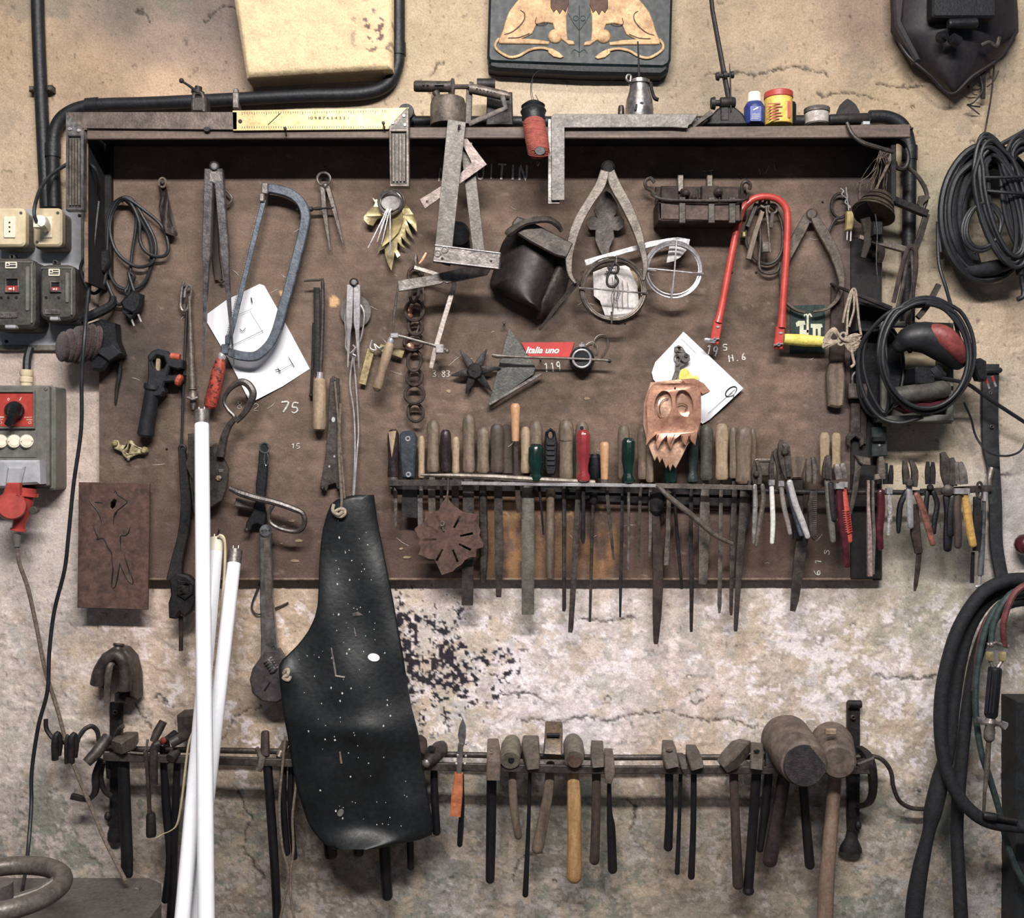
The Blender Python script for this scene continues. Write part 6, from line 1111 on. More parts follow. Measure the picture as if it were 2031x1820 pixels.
t.add('top_tail', M().tube([(1960, 300, 60), (1990, 284, 70), (2040, 256, 70)], 5, sub=3), RUBBER); t.add('side_tail', M().tube([(1870, 410, 40), (1862, 450, 30), (1862, 500, 24)], 3.8, sub=3), RUBBER)
t.add('tail_end', M().tube([(1936, 500, 60), (1944, 530, 56), (1950, 562, 54)], 4.5, sub=3), RUBBER); t.add('lower_bundle', M().tube([(1906, 520, 50), (1930, 536, 64), (1970, 530, 72), (2010, 520, 80)], [8, 14, 14, 12], sub=4, n=12), HOSE)
t.add('torch_end', M().lathe((2016, 480, 100), (2028, 560, 96), [(0, 5), (.2, 9), (.4, 10), (.8, 9), (.85, 5), (1, 5)], n=14), BLACK); t.add('cable_clip', M().tube([(2028, 560, 96), (2030, 586, 96), (2018, 594, 96)], 5, sub=3), BLACK)
# ================================================================ file and chisel rack
t = Th('file_rack', 'iron strip rack holding the row of files and chisels', 'rack', 1130, 965, 32)
t.add('front_strip', M().box(770, 951, 918, 964, 92, 97, 1), IRON2); t.add('front_strip', M().bar((915, 958), (1302, 963), 7, 7, 100, 4), BRIGHT); t.add('front_strip', M().bar((1300, 963), (1492, 967), 10, 10, 100, 5), IRON3)
t.add('back_strip', M().bar((772, 962), (1492, 974), 16, 18, 46, 8), IRON); t.add('back_rail', M().bar((1100, 978), (1490, 992), 26, 30, 38, 5), IRON)
for x in (775, 1130, 1487): t.add('bracket', M().box(x-3, 953, x+3, 970, 32, 94, 1), IRON2)
FG = 'files, chisels and screwdrivers in the rack'
def HW(t, x0, x1, top, bot, mat, d=66, asp=.85, kind='w', name='handle'):
    c = (x0+x1)/2; w = (x1-x0)/2; H = bot-top
    rot = w*.55/max(H, 1)
    if kind == 'w': pr = [(0, w*.45), (.03, w*.72), (.09, w*.92), (.18, w), (.4, w*.93), (.65, w*.86), (.85, w*.94), (.96, w*.98), (1, w*.8)]
    elif kind == 's': pr = [(0, w*.55), (.03, w*.8), (.1, w), (.5, w), (.7, w*.72), (.8, w*.7), (.88, w*.98), (.97, w*.98), (1, w*.6)]
    elif kind == 'f': pr = [(0, w*.6), (.05, w*.9), (.12, w), (.5, w*.85), (.9, w*.75), (1, w*.7)]
    else: pr = [(0, w*.8), (.04, w), (.95, w), (1, w*.85)]
    return t.add(name, M().lathe((c, top, d), (c, bot, d), pr, n=16 if kind != 's' else 10, asp=asp), mat)
def ftool(label, hx, top, bot, hm, bl=None, bm=IRON2, name='file', cat='file', d=66, kind='w', asp=.85, bd=62, sq=True, basp=.35, ferr=None, hsub=None):
    t = Th(name, label, cat, (hx[0]+hx[1])/2, bot, d-10, FG)
    h = HW(t, hx[0], hx[1], top, bot, hm, d, asp, kind)
    c = (hx[0]+hx[1])/2
    if ferr: t.add('ferrule', M().lathe((c, bot-2, d), (c, bot+10, d), [(0, ferr), (1, ferr*.9)], n=14), STEEL)
    if bl:
        pts, ws = bl; t.add('blade', M().tube([(c, bot-4, bd)]+[(x, y, bd) for x, y in pts], [ws[0]*.6]+list(ws), sq=sq, asp=basp if sq else 1), bm)
    return t, h
t, h = ftool('leftmost dark handle streaked with yellow in the file rack', (768, 792), 851, 948, MAROON, ([(779, 966), (784, 975), (785, 1040), (784, 1047)], [3, 4, 2.4, 1]), IRON3, name='scraper', cat='scraper', ferr=10)
t.add('yellow_streak', M().plate([(770, 856), (786, 854), (782, 880), (777, 908), (773, 880)], 77, 2, b=.5), WOODL, parent=h)
t = Th('putty_knife', 'blue black putty knife with two rivets second in the file rack', 'knife', 809, 948, 56, FG)
h = t.add('handle', M().plate([(792, 862), (798, 855), (812, 853), (822, 858), (827, 868), (824, 900), (822, 948), (797, 948), (793, 900)], 76, 18, b=3), mk('blue_black_paint', (58, 66, 74), (38, 44, 52), .4, c3=(96, 100, 104)))
for x, y in ((809, 870), (810, 941)): t.add('rivet', M().ring(x, y, 76, 4, 1.8, m=16), BRIGHT, parent=h)
t.add('blade', M().plate([(798, 962), (828, 962), (828, 1028), (796, 1024)], 66, 3, b=.6), IRON)
FB = lambda y0, y1, x0, x1, w0, w1, tip=None: ([(x0, y0), (x1, y1-(10 if tip is None else tip)), (x1, y1)], [w0, w1, w1*.75])
ftool('short pale thin handled file third from the left', (829, 843), 864, 947, WOODL, ([(835, 966), (836, 980), (833, 988), (834, 1045)], [3.5, 4, 5, 5]), STEEL)
ftool('tall worn beige wooden handled chisel with flared end', (846, 872), 833, 936, WOODM, FB(962, 1020, 856, 857, 7, 7), IRON3, name='chisel', cat='chisel')
ftool('dark mottled plum handled tool between two beige handles', (873, 895), 852, 936, MAROON, FB(962, 1035, 876, 875, 3.5, 2.5), IRON2, name='chisel', cat='chisel')
ftool('small slim beige handle just left of the tallest wooden one', (896, 912), 866, 938, WOODL, FB(965, 1060, 903, 903, 7, 7), RUSTD)
ftool('tallest wooden handle at the left with a wide flat rusty file', (917, 943), 821, 937, WOODM, ([(929, 966), (929, 1050), (927, 1196), (927, 1200)], [11, 11.5, 11.5, 11]), IRON2)
ftool('plain beige handle right of the tallest one with dark round rod', (945, 971), 847, 938, WOODM, ([(957, 966), (958, 985), (960, 1090), (958, 1155)], [7, 8, 9, 6]), IRON2, sq=False)
ftool('flat dark grey handle with a narrow tapering file', (972, 1000), 841, 937, WOODD, ([(988, 966), (990, 1100), (989, 1180), (989, 1184)], [8, 8.5, 5.5, 5]), IRON2, asp=.5)
one('brown_plate', 'brown rounded plate standing behind the grey handle', 'plate', M().plate([(992, 846), (1004, 840), (1016, 846), (1018, 940), (994, 940)], 54, 6, b=2), WOODD)
t = Th('file', 'orange wooden handle stuck up above all the others', 'file', 1021, 875, 66, FG); HW(t, 1012, 1032, 800, 875, WOODO, 84, 1, 'f'); t.add('ferrule', M().lathe((1023, 873, 84), (1023, 884, 84), [(0, 6), (1, 5)], n=12), IRON2); t.add('blade', M().tube([(1023, 882, 84), (1025, 950, 84), (1029, 1008, 80), (1030, 1016, 80)], [4, 5, 5.5, 4], sq=True), RUSTD); t.add('wire_end', M().tube([(1019, 876, 86), (1014, 882, 86), (1008, 886, 86)], 1.4), STEEL)
ftool('beige handle with a nail hole left of the green screwdriver', (1032, 1052), 846, 938, WOODL, None)
ftool('grey brown handle behind the small green screwdriver', (1049, 1076), 834, 940, WOODM, ([(1046, 972), (1047, 985), (1047, 1210), (1047, 1218)], [10, 12.5, 12.5, 12]), mk('long_file', (110, 108, 98), (86, 84, 78), .5, .35), d=60)
t = Th('screwdriver', 'dark green short screwdriver with black top', 'screwdriver', 1063, 955, 74, FG); HW(t, 1048, 1078, 881, 955, GREEN, 92, 1, 's'); t.add('black_cap', M().lathe((1063, 880, 92), (1062, 902, 92), [(0, 8), (.1, 11), (.9, 12.5), (1, 12)], n=18), BLACK); t.add('shaft', M().tube([(1068, 955, 84), (1074, 1010, 78), (1078, 1060, 74)], [3, 2.6, 2]), IRON)
t = Th('rubber_knife', 'black ridged rubber handle with a hole at the top', 'knife', 1092, 940, 56, FG)
h = t.add('handle', M().plate([(1080, 880), (1082, 856), (1092, 848), (1102, 856), (1106, 880), (1104, 930), (1100, 942), (1084, 942), (1080, 925)], 84, 22, [ell(1092, 862, 4.5, 7)], b=3), BLACK)
for i in range(5): t.add('grip_rib', M().rbox(1084, 876+i*10, 1101, 883+i*10, 82, 87, r=2.5, b=1), RUBBER, parent=h)
t = Th('wooden_spatula', 'dull wooden shaft hanging beneath the black ridged handle', 'shaft', 1090, 975, 50, FG); t.add('shaft', M().lathe((1092, 970, 62), (1091, 1146, 60), [(0, 9), (.05, 10), (.12, 8), (.5, 9), (.85, 9), (1, 7)], n=14), WOODM)
t, h = ftool('big grey brown handle with a ring groove left of the red one', (1108, 1138), 832, 950, WOODM, ([(1118, 975), (1119, 1000), (1119, 1206), (1118, 1212)], [4, 4.5, 4, 3]), IRON2, sq=False); t.add('groove', M().ring(1123, 872, 66, 13.4, .8, ry=2, dt=12), WOODD, parent=h)
t, h = ftool('brown handle with a dark hole behind the red screwdriver', (1141, 1168), 836, 950, WOODM, ([(1147, 975), (1142, 1080), (1132, 1246), (1131, 1254)], [5, 6.5, 5, 4]), IRON2); t.add('hole', M().disc(1154, 848, 3.5, 79, 2, n=10), BLACK, parent=h)
t = Th('screwdriver', 'clear red plastic screwdriver in front of the wooden handles', 'screwdriver', 1157, 956, 70, FG); HW(t, 1143, 1171, 852, 956, WINE, 94, 1, 's').data.materials[0] = mk('clear_red', (150, 46, 50), (120, 36, 42), .15, 0, bump=0, coat=.6); t.add('shaft', M().tube([(1157, 956, 86), (1157, 1030, 78), (1156, 1068, 76), (1157, 1078, 76)], [4, 4, 5, 2], asp=.6), IRON)
t = Th('awl', 'thin awl with short collar hanging between red and orange tools', 'awl', 1177, 990, 50, FG); t.add('collar', M().lathe((1177, 975, 62), (1177, 1000, 62), [(0, 8), (.8, 8), (1, 5)], n=12), IRON); t.add('spike', M().tube([(1176, 998, 62), (1173, 1110, 60), (1170, 1233, 58)], [3.6, 3.4, 2.6]), IRON2)
one('black_screwdriver', 'short round black handle peeping out behind the red screwdriver', 'screwdriver', M().lathe((1180, 900, 70), (1181, 948, 70), [(0, 8), (.15, 13), (.8, 13), (1, 10)], n=18), BLACK, FG)
t, h = ftool('small orange wooden handled file leaning in front of the rack', (1189, 1209), 876, 952, WOODO, ([(1204, 975), (1208, 1020), (1217, 1106), (1218, 1110)], [3.4, 3.8, 2.4, 1.5]), IRON2, d=92, asp=1, kind='f', bd=76, ferr=8)
ftool('pale handle behind and left of the tall green screwdriver', (1225, 1249), 843, 950, WOODM, ([(1234, 978), (1234, 1030), (1231, 1150), (1230, 1224)], [2.6, 3.4, 3.4, 2]), IRON, name='rasp', cat='rasp')
t = Th('screwdriver', 'tall dark green plastic screwdriver with collared neck', 'screwdriver', 1246, 958, 70, FG); HW(t, 1233, 1260, 868, 958, GREEN, 94, 1, 's'); t.add('shaft', M().tube([(1247, 958, 86), (1247, 1050, 78), (1246, 1122, 76), (1246, 1130, 76)], [3, 3, 3, 1.6], asp=.7), STEEL)
ftool('grey brown handle half hidden left of the copper owl', (1264, 1286), 846, 950, WOODM, ([(1270, 978), (1268, 1040), (1267, 1115)], [3, 3, 1.6]), IRON2, name='rasp', cat='rasp')
ftool('slim brown handle at the foot of the copper owl', (1281, 1297), 872, 956, WOODM, ([(1290, 975), (1290, 1060), (1288, 1100), (1288, 1106)], [3, 3, 2.4, 1.4]), STEEL, d=84)
t = Th('file', 'longest half round file hanging lowest of all', 'file', 1302, 1000, 50, FG); t.add('tang', M().lathe((1301, 975, 56), (1301, 1022, 56), [(0, 16), (.8, 16), (1, 9)], n=16), IRON); t.add('blade', M().tube([(1300, 1018, 60), (1304, 1090, 60), (1305, 1160, 60), (1303, 1220, 58), (1301, 1272, 58), (1301, 1277, 58)], [7, 9.5, 10, 8.5, 5, 3.5], sq=True, asp=.45), RUSTD)
t = Th('screwdriver', 'green screwdriver collar peeping out below the owl feathers', 'screwdriver', 1330, 958, 60, FG); HW(t, 1317, 1343, 905, 958, GREEN, 82, 1, 'b'); t.add('shaft', M().tube([(1327, 960, 66), (1324, 1060, 64), (1321, 1112, 64), (1321, 1120, 64)], [4, 5, 5, 5], sq=True), IRON3)
t = Th('thin_file', 'thin needle file leaning right below the owl', 'file', 1338, 985, 50, FG); t.add('blade', M().tube([(1337, 975, 58), (1343, 1060, 58), (1351, 1150, 56), (1352, 1168, 56)], [2.5, 3.6, 3, 2.6]), IRON)
t, h = ftool('black green slim handle right of the owl with long square rod', (1362, 1386), 852, 958, mk('black_green', (48, 56, 56), (34, 40, 42), .4), ([(1371, 975), (1370, 1060), (1372, 1150), (1371, 1248), (1371, 1253)], [3.4, 4.4, 4.6, 3, 2.4]), IRON, kind='s', name='screwdriver', cat='screwdriver')
ftool('dark olive wooden handle right of the owl with wide chisel blade', (1387, 1415), 842, 952, mk('olive_wood', (82, 80, 70), (58, 58, 54), .5), ([(1398, 975), (1397, 1040), (1394, 1150), (1393, 1158)], [8, 11, 8.5, 7]), IRON3, name='chisel', cat='chisel')
ftool('clean light brown handle with speckles near the right end', (1418, 1445), 840, 951, WOODL, ([(1430, 975), (1429, 1060), (1427, 1200), (1427, 1216)], [3.4, 4, 4, 2]), IRON3, name='drill', cat='drill')
ftool('narrow brown handle squeezed between two broad handles', (1446, 1464), 846, 948, WOODM, ([(1457, 975), (1453, 1060), (1450, 1210), (1450, 1220)], [5, 5.5, 3.4, 2.4]), IRON2)
ftool('large brown handle last before the pliers', (1458, 1492), 845, 959, WOODM, ([(1475, 975), (1474, 1010), (1466, 1120), (1459, 1246), (1459, 1252)], [7, 8, 6.5, 4, 3]), IRON2, d=74)
ftool('dull brown handle just behind the last large handle', (1486, 1500), 850, 945, WOODM, ([(1484, 975), (1482, 1030), (1476, 1060)], [5, 5, 1]), IRON, d=52)
one('tapered_punch', 'long round tapered punch lying level along the rack top', 'punch', M().tube([(834, 942, 96), (845, 942, 96), (900, 943, 98), (980, 946, 98), (1060, 951, 98), (1180, 957, 92)], [2, 3, 5, 6.5, 6.5, 6]), IRON3)
one('bent_rod', 'bent grey rod slanting down right across the hanging files', 'rod', M().tube([(1303, 962, 112), (1330, 988, 112), (1370, 1020, 110), (1412, 1056, 108), (1430, 1068, 108), (1453, 1078, 106)], [4, 6, 6, 5.5, 5, 3.5], n=10), IRON3)
one('long_nail', 'long nail standing between the first chisels', 'nail', M().tube([(889, 948, 104), (888, 975, 100), (884, 1010, 90)], [2.4, 2, 1]), STEEL)
# rusty snowflake
def flake():
    cx, cy = 889, 1068; pts = []
    spec = [(-100, 72), (-92, 84), (-84, 70), (-62, 60), (-50, 66), (-38, 78), (-34, 62), (-26, 66), (-14, 66), (-6, 62), (6, 70), (14, 72), (20, 60), (26, 62), (34, 66), (40, 58), (52, 54), (62, 58), (74, 60), (82, 66), (94, 70), (100, 74), (108, 62), (114, 56), (124, 50), (134, 56), (146, 62), (152, 68), (160, 58), (170, 60), (178, 58), (186, 62), (196, 70), (206, 64), (214, 58), (222, 62), (230, 70), (240, 62), (250, 58)]
    for a, r in spec: pts.append((cx+r*math.cos(math.radians(a)), cy+r*math.sin(math.radians(a))))
    hs = []
    for a in (-62, -12, 27, 68, 118, 176, 211, 243):
        c, s = math.cos(math.radians(a)), math.sin(math.radians(a)); r0, r1 = 24, 50; w_ = 1.8
        hs.append([(cx+r0*c-w_*s, cy+r0*s+w_*c), (cx+r1*c-w_*s*1.3, cy+r1*s+w_*c*1.3), (cx+r1*c+w_*s*1.3, cy+r1*s-w_*c*1.3), (cx+r0*c+w_*s, cy+r0*s-w_*c)])
    return M().plate(pts, 92, 3, hs, b=.6)
one('snowflake_plate', 'rusty eight-leaved snowflake cut from sheet iron over the files', 'cutout', flake(), RUST)
one('eye_screw', 'small steel eye screw above the rusty snowflake', 'eye screw', M().ring(877, 1038, 100, 4, 1.6, m=16).tube([(877, 1042, 98), (880, 1052, 94)], 2), STEEL)
# ---------------------------------------------------------------- pliers rod
t = Th('pliers_rail', 'dark horizontal rod carrying the row of pliers at right', 'rail', 1725, 975, 30)
t.add('rod', M().tube([(1490, 973, 82), (1620, 976, 82), (1760, 976, 82), (1830, 977, 82)], 5), IRON); t.add('flat_end', M().tube([(1826, 976, 82), (1966, 968, 82)], 7, sq=True, asp=.5), IRON2)
for x in (1500, 1750, 1940): t.add('bracket', M().tube([(x, 974, 10 if x > 1760 else 34), (x, 974, 82)], 4), IRON)
PGp = 'pliers on the rail'
def pliers(label, jaws, grips, gm, jm=IRON2, d=92, cat='pliers', name='pliers', piv=None, r=5, gm2=None, collar=False):
    g0 = grips[0][0]; t = Th(name, label, cat, g0[0], g0[1], d-16, PGp)
    for i, q in enumerate(jaws): t.add('jaw', M().tube([(x, y, d+(i % 2)*4) for x, y in q], [r*.9]*(len(q)-1)+[r*.5], sub=3, sq=True, asp=.7), jm)
    for i, q in enumerate(grips):
        mt = gm if i == 0 or gm2 is None else gm2
        t.add('grip', M().tube([(x, y, d+(i % 2)*4) for x, y in q], [r*.9]+[r]*(len(q)-2)+[r*.85], sub=3, n=10, asp=.85, rnd=.8), mt)
        if collar: t.add('collar', M().tube([(q[0][0], q[0][1]-7, d+(i % 2)*4), (q[0][0], q[0][1]+4, d+(i % 2)*4)], r*1.15, sq=True), BRIGHT)
    if piv: t.add('pivot', M().lathe((piv[0], piv[1], d), (piv[0], piv[1], d+12), [(0, r*1.2), (.8, r*1.2), (1, r*.7), (1, 0)], n=14), jm)
    return t
pliers('leftmost pliers with one shiny steel handle, next to the last file', [[(1497, 960), (1495, 935), (1498, 912)], [(1506, 960), (1506, 930), (1500, 914)]], [[(1497, 962), (1498, 1000), (1496, 1050), (1495, 1076)], [(1512, 962), (1514, 990), (1506, 1040), (1500, 1082)]], mk('worn_silver', (186, 182, 178), (120, 114, 110), .35, .5), gm2=IRON3, piv=(1500, 940), d=96)
t = Th('cast_latch', 'grey square cast latch behind the first pliers', 'latch', 1520, 945, 50, PGp); t.add('body', M().rbox(1504, 912, 1530, 945, 60, 84, r=3, b=3), IRON3); t.add('top_wire', M().tube([(1496, 914, 90), (1500, 911, 90), (1528, 911, 90)], 1.4), STEEL)
pliers('side cutters with white sleeved long straight handle', [[(1530, 950), (1530, 925), (1534, 895)]], [[(1530, 958), (1532, 1000), (1533, 1040), (1531, 1076)]], mk('white_sleeve', (232, 228, 224), (200, 196, 190), .35), collar=True, r=5)
pliers('cutters with slanting pale metal handle', [[(1546, 950), (1544, 925), (1538, 900), (1541, 890)]], [[(1549, 960), (1554, 1000), (1562, 1035), (1567, 1058)]], mk('pale_metal', (176, 168, 160), (130, 122, 116), .35, .4), collar=True, r=5, d=98)
t = pliers('large pliers with broad bright flat handle slanting right', [[(1562, 948), (1552, 920), (1548, 890), (1550, 872)], [(1566, 945), (1562, 915), (1560, 888), (1553, 880)]], [[(1566, 955), (1578, 1000), (1592, 1036), (1602, 1064)]], mk('bright_grip', (226, 224, 224), (190, 186, 184), .25, .4), piv=(1557, 895), r=6.5, d=110)
t.add('grip', M().tube([(1560, 955, 100), (1572, 1000, 100), (1584, 1040, 100), (1590, 1062, 100)], [5, 5.5, 6, 5], sub=2), BLUEG)
t = Th('flat_file', 'flat dark file with wooden block handle hanging below the big pliers', 'file', 1582, 920, 50, FG); t.add('handle', M().plate([(1564, 910), (1572, 901), (1596, 902), (1601, 914), (1592, 950), (1570, 950)], 86, 22, b=4), WOODM); t.add('tang', M().bar((1582, 946), (1584, 1068), 22, 20, 80, 8), IRON); t.add('blade', M().tube([(1592, 1062, 70), (1584, 1120, 68), (1576, 1190, 66), (1572, 1212, 66)], [11.5, 11, 8, 5], sq=True, asp=.25), IRON2)
t = Th('toothed_rasp', 'dark grey rasp with toothed edge and rounded jaw', 'rasp', 1612, 960, 50, FG); t.add('body', M().plate([(1608, 975), (1622, 972), (1621, 1060), (1616, 1072), (1606, 1060), (1602, 1000)], 96, 8, b=1.5), IRON2); t.add('jaw', M().tube([(1603, 955, 96), (1602, 930, 96), (1604, 910, 96)], 4.5, sq=True).tube([(1616, 960, 98), (1617, 930, 98), (1612, 906, 98)], [7, 8, 5], sub=3), IRON3)
m = M()
for i in range(18): m.box(1612, 992+i*4, 1620, 994+i*4, 96, 98, .3)
t.add('teeth', m, IRON3, kind='stuff')
pliers('grey handled pincers with chipped end left of the red pliers', [[(1637, 948), (1638, 925), (1640, 905)], [(1643, 950), (1642, 925), (1643, 902)]], [[(1641, 952), (1645, 1000), (1649, 1040), (1652, 1072)], [(1648, 960), (1651, 1000), (1654, 1030)]], mk('grey_sleeve', (108, 104, 96), (74, 72, 68), .5), gm2=IRON, r=7)
ftool('left of two slim pale handles behind the pliers', (1625, 1646), 857, 944, WOODL, None, d=56, name='screwdriver', cat='screwdriver')
ftool('right of two slim pale handles behind the pliers', (1649, 1668), 858, 930, WOODL, None, d=56, name='screwdriver', cat='screwdriver')
t = pliers('combination pliers with ribbed red grip and dark red second grip', [[(1672, 948), (1672, 930), (1670, 918)], [(1664, 950), (1660, 930), (1658, 920)]], [[(1671, 962), (1676, 1000), (1682, 1040), (1684, 1072)], [(1664, 965), (1668, 1020), (1676, 1080), (1680, 1122)]], mk('coral_grip', (206, 84, 70), (180, 66, 56), .45), gm2=WINE, jm=STEEL, r=7.5, collar=True, d=100)
for i in range(10): t.add('grip_rib', M().ring(1676+i*.7, 1012+i*4.6, 104, 8.2, 1.1, ry=1.2, m=16, n=5, dt=7), REDP)
one('bent_spanner', 'dark curved lever with wedge head right of the red pliers', 'lever', M().tube([(1704, 908, 86), (1700, 935, 90), (1694, 980, 92), (1684, 1025, 92)], [9, 6, 5, 3], sub=4, sq=True, asp=.5), IRON2)
one('wedge_head', 'small wedge shaped iron piece above the curved lever', 'wedge', M().plate([(1696, 902), (1727, 908), (1728, 924), (1712, 922), (1704, 916)], 100, 16, b=2), IRON3)
t = Th('slotted_tongs', 'narrow bright perforated tongs hanging from the rail', 'tongs', 1728, 960, 80, PGp); t.add('leg', M().tube([(1722, 952, 96), (1722, 1000, 96), (1724, 1060, 96), (1725, 1142, 92)], [2.6, 2.8, 4.5, 4.5], sq=True), mk('salmon_steel', (190, 166, 156), (140, 110, 102), .4, .4, sc=140)); t.add('leg', M().tube([(1731, 952, 94), (1731, 1010, 94), (1733, 1060, 94), (1730, 1138, 90)], [2.6, 2.8, 3.5, 3.5], sq=True), STEEL)
pliers('pliers with wine red grip and orange patch', [[(1748, 950), (1748, 925), (1747, 905)], [(1740, 950), (1738, 940)]], [[(1747, 975), (1748, 1010), (1744, 1050), (1746, 1086)]], WINE, r=8, collar=False, jm=IRON3)
pliers('black jawed pliers with thin speckled silver handle', [[(1756, 960), (1756, 935), (1758, 918)], [(1766, 960), (1767, 940), (1768, 922)]], [[(1763, 975), (1764, 1000), (1765, 1030), (1762, 1060)]], mk('speckled', (196, 192, 190), (110, 104, 104), .4, .3, sc=120), jm=BLACK, r=5, collar=True)
t = pliers('large pincers with one bright white edge and rust brown grip', [[(1798, 960), (1796, 935), (1794, 912)], [(1812, 965), (1814, 935), (1806, 912)]], [[(1803, 965), (1804, 1000), (1806, 1044)], [(1818, 980), (1830, 1010), (1842, 1050), (1850, 1078)]], BRIGHT, gm2=mk('rust_grip', (150, 92, 74), (84, 54, 50), .45), r=7, jm=IRON2, piv=(1804, 958)); t.add('black_leg', M().tube([(1798, 975, 88), (1786, 1000, 86), (1783, 1030, 84), (1782, 1054, 84)], [6, 6, 6, 4], sub=3, rnd=1), BLACK)
t = Th('knife_file', 'rust brown handled knife hanging lowest under the pincers', 'knife', 1815, 1030, 70, PGp); t.add('handle', M().tube([(1812, 1000, 84), (1816, 1060, 82), (1822, 1096, 80)], [8, 9, 7], sq=True, asp=.6), RUSTD); t.add('blade', M().tube([(1823, 1094, 80), (1820, 1130, 78), (1816, 1160, 78), (1814, 1172, 78)], [5, 5, 4, 2], sq=True, asp=.3), IRON2)
pliers('small dark round nose pliers with open curved grips', [[(1841, 960), (1840, 935), (1840, 915)], [(1849, 960), (1850, 935), (1850, 916)]], [[(1840, 975), (1836, 1010), (1838, 1040)], [(1851, 975), (1859, 1000), (1854, 1030), (1852, 1056)]], BLACK, r=5.5, jm=IRON, piv=(1845, 966))
pliers('big black handled cutters with beaked jaw', [[(1884, 966), (1875, 940), (1874, 915), (1869, 897)], [(1888, 962), (1892, 935), (1886, 908)]], [[(1878, 985), (1882, 1020), (1880, 1060), (1879, 1088)], [(1890, 985), (1886, 1020), (1884, 1060)]], BLACK, r=9.5, jm=IRON2, piv=(1880, 972))
pliers('pincers with mustard yellow grips near the right end of the rail', [[(1901, 960), (1900, 935), (1897, 916)], [(1911, 960), (1908, 935), (1904, 916)]], [[(1911, 975), (1916, 1000), (1922, 1040), (1930, 1080)], [(1900, 975), (1898, 1010), (1900, 1050), (1900, 1082)]], mk('mustard', (206, 160, 84), (176, 132, 62), .4), gm2=WOODD, r=8.5, jm=STEEL, collar=True, d=100)
t = Th('locking_pliers', 'chromed adjustable pliers with long body at the rail end', 'pliers', 1948, 960, 80, PGp); t.add('ring', M().ring(1943, 972, 96, 6, 2.6, ry=16), IRON2); t.add('body', M().tube([(1938, 985, 92), (1939, 1040, 92), (1937, 1092, 90)], [7, 8, 7], sq=True, asp=.6), IRON); t.add('barrel', M().tube([(1951, 975, 92), (1952, 1010, 92), (1948, 1080, 90), (1944, 1140, 88)], [4, 4, 6, 7]), CHROME); t.add('collar', M().tube([(1953, 975, 96), (1953, 993, 96)], 5), BRIGHT); t.add('screw', M().tube([(1944, 1136, 88), (1942, 1162, 88)], [4, 3]).lathe((1934, 1163, 88), (1950, 1163, 88), [(0, 3), (.5, 5), (1, 3)], n=12), BRIGHT); t.add('lower_jaw', M().bar((1931, 1095), (1929, 1156), 6, 7, 84, 5), BLACK)

# ================================================================ hammer rail
t = Th('hammer_rail', 'long iron double rail with forged uprights holding the hammers', 'rack', 960, 1530, 10)
t.add('back_rod', M().tube([(196, 1484, 52), (700, 1492, 52), (1200, 1502, 52), (1716, 1500, 52)], 6, n=10), IRON2); t.add('front_bar', M().tube([(206, 1500, 98), (700, 1516, 98), (1200, 1526, 98), (1730, 1526, 98)], 7.5, sq=True, asp=.7), IRON2)
t.add('upright', M().tube([(231, 1392, 16), (231, 1480, 18), (231, 1600, 18), (229, 1662, 18)], 12, sq=True, asp=.4), IRON); t.add('upright', M().tube([(1692, 1392, 16), (1692, 1500, 18), (1692, 1650, 18)], [12, 12, 11], sq=True, asp=.5), IRON)
t.add('flared_foot', M().lathe((1690, 1648, 20), (1687, 1688, 20), [(0, 11), (.4, 13), (.8, 22), (1, 23)], n=16, asp=.6), IRON); t.add('flared_foot', M().lathe((228, 1640, 20), (226, 1668, 20), [(0, 11), (.5, 14), (1, 13)], n=16, asp=.6), IRON)
t.add('scroll_top', M().lathe((1682, 1396, 26), (1708, 1396, 26), [(0, 7), (.05, 8), (.95, 8), (1, 7)], n=16), IRON)
t.add('bolt', M().disc(1693, 1423, 5, 30, 5, n=12, hole=2), IRON2); t.add('bolt', M().disc(228, 1413, 5, 28, 5, n=12, hole=2), IRON2)
for x, y, dx in ((1694, 1636, 8), (222, 1618, -8)): t.add('stud', M().ball(x+dx, y, 24, 7, sy=1.3), IRON)
t.add('end_hook', M().tube([(1704, 1484, 60), (1722, 1500, 90), (1730, 1530, 98), (1731, 1570, 80), (1722, 1592, 60), (1704, 1598, 34)], [7, 8, 8, 7, 6.5, 6], sub=5, sq=True, asp=.8), IRON); t.add('end_eye', M().plate([(1700, 1514), (1736, 1500), (1734, 1524), (1704, 1530)], 104, 16, b=3), IRON2)
t.add('tail_rod', M().tube([(1696, 1500, 70), (1730, 1499, 72), (1752, 1508, 70), (1767, 1530, 66), (1772, 1560, 60), (1784, 1588, 52), (1808, 1602, 44), (1838, 1604, 40)], 4.5, sub=5), IRON2)
t.add('wall_stay', M().tube([(196, 1484, 10), (196, 1484, 56)], 5), IRON)
HGp = 'hammers hanging on the rail'
def hammer(label, head, hp, hm, hdl, wds, hh=None, cat='hammer', sq=True, name='hammer', d=78, knob=False, ks=10):
    """head: list of (x, y, depth, halfwidth) from the wall side to the front; hdl: handle points"""
    t = Th(name, label, cat, hdl[0][0], hdl[0][1], 60, HGp)
    h = t.add('head', M().tube([p[:3] for p in head], [p[3] for p in head], sq=sq, n=18, asp=hp), hm)
    t.add('handle', M().tube([(x, y, d+(dd[0] if dd else 0)) for x, y, *dd in hdl], wds, sub=3, n=12, asp=.8, rnd=.9), hh or BLKH)
    if knob: t.add('knob', M().ball(hdl[-1][0], hdl[-1][1]+4, d, ks, sy=.8), hh or BLKH)
    return t, h
HM = mk('hammer_iron', (112, 102, 92), (82, 74, 68), .5, .35); HM2 = mk('hammer_brown', (124, 108, 96), (92, 78, 70), .55, .25)
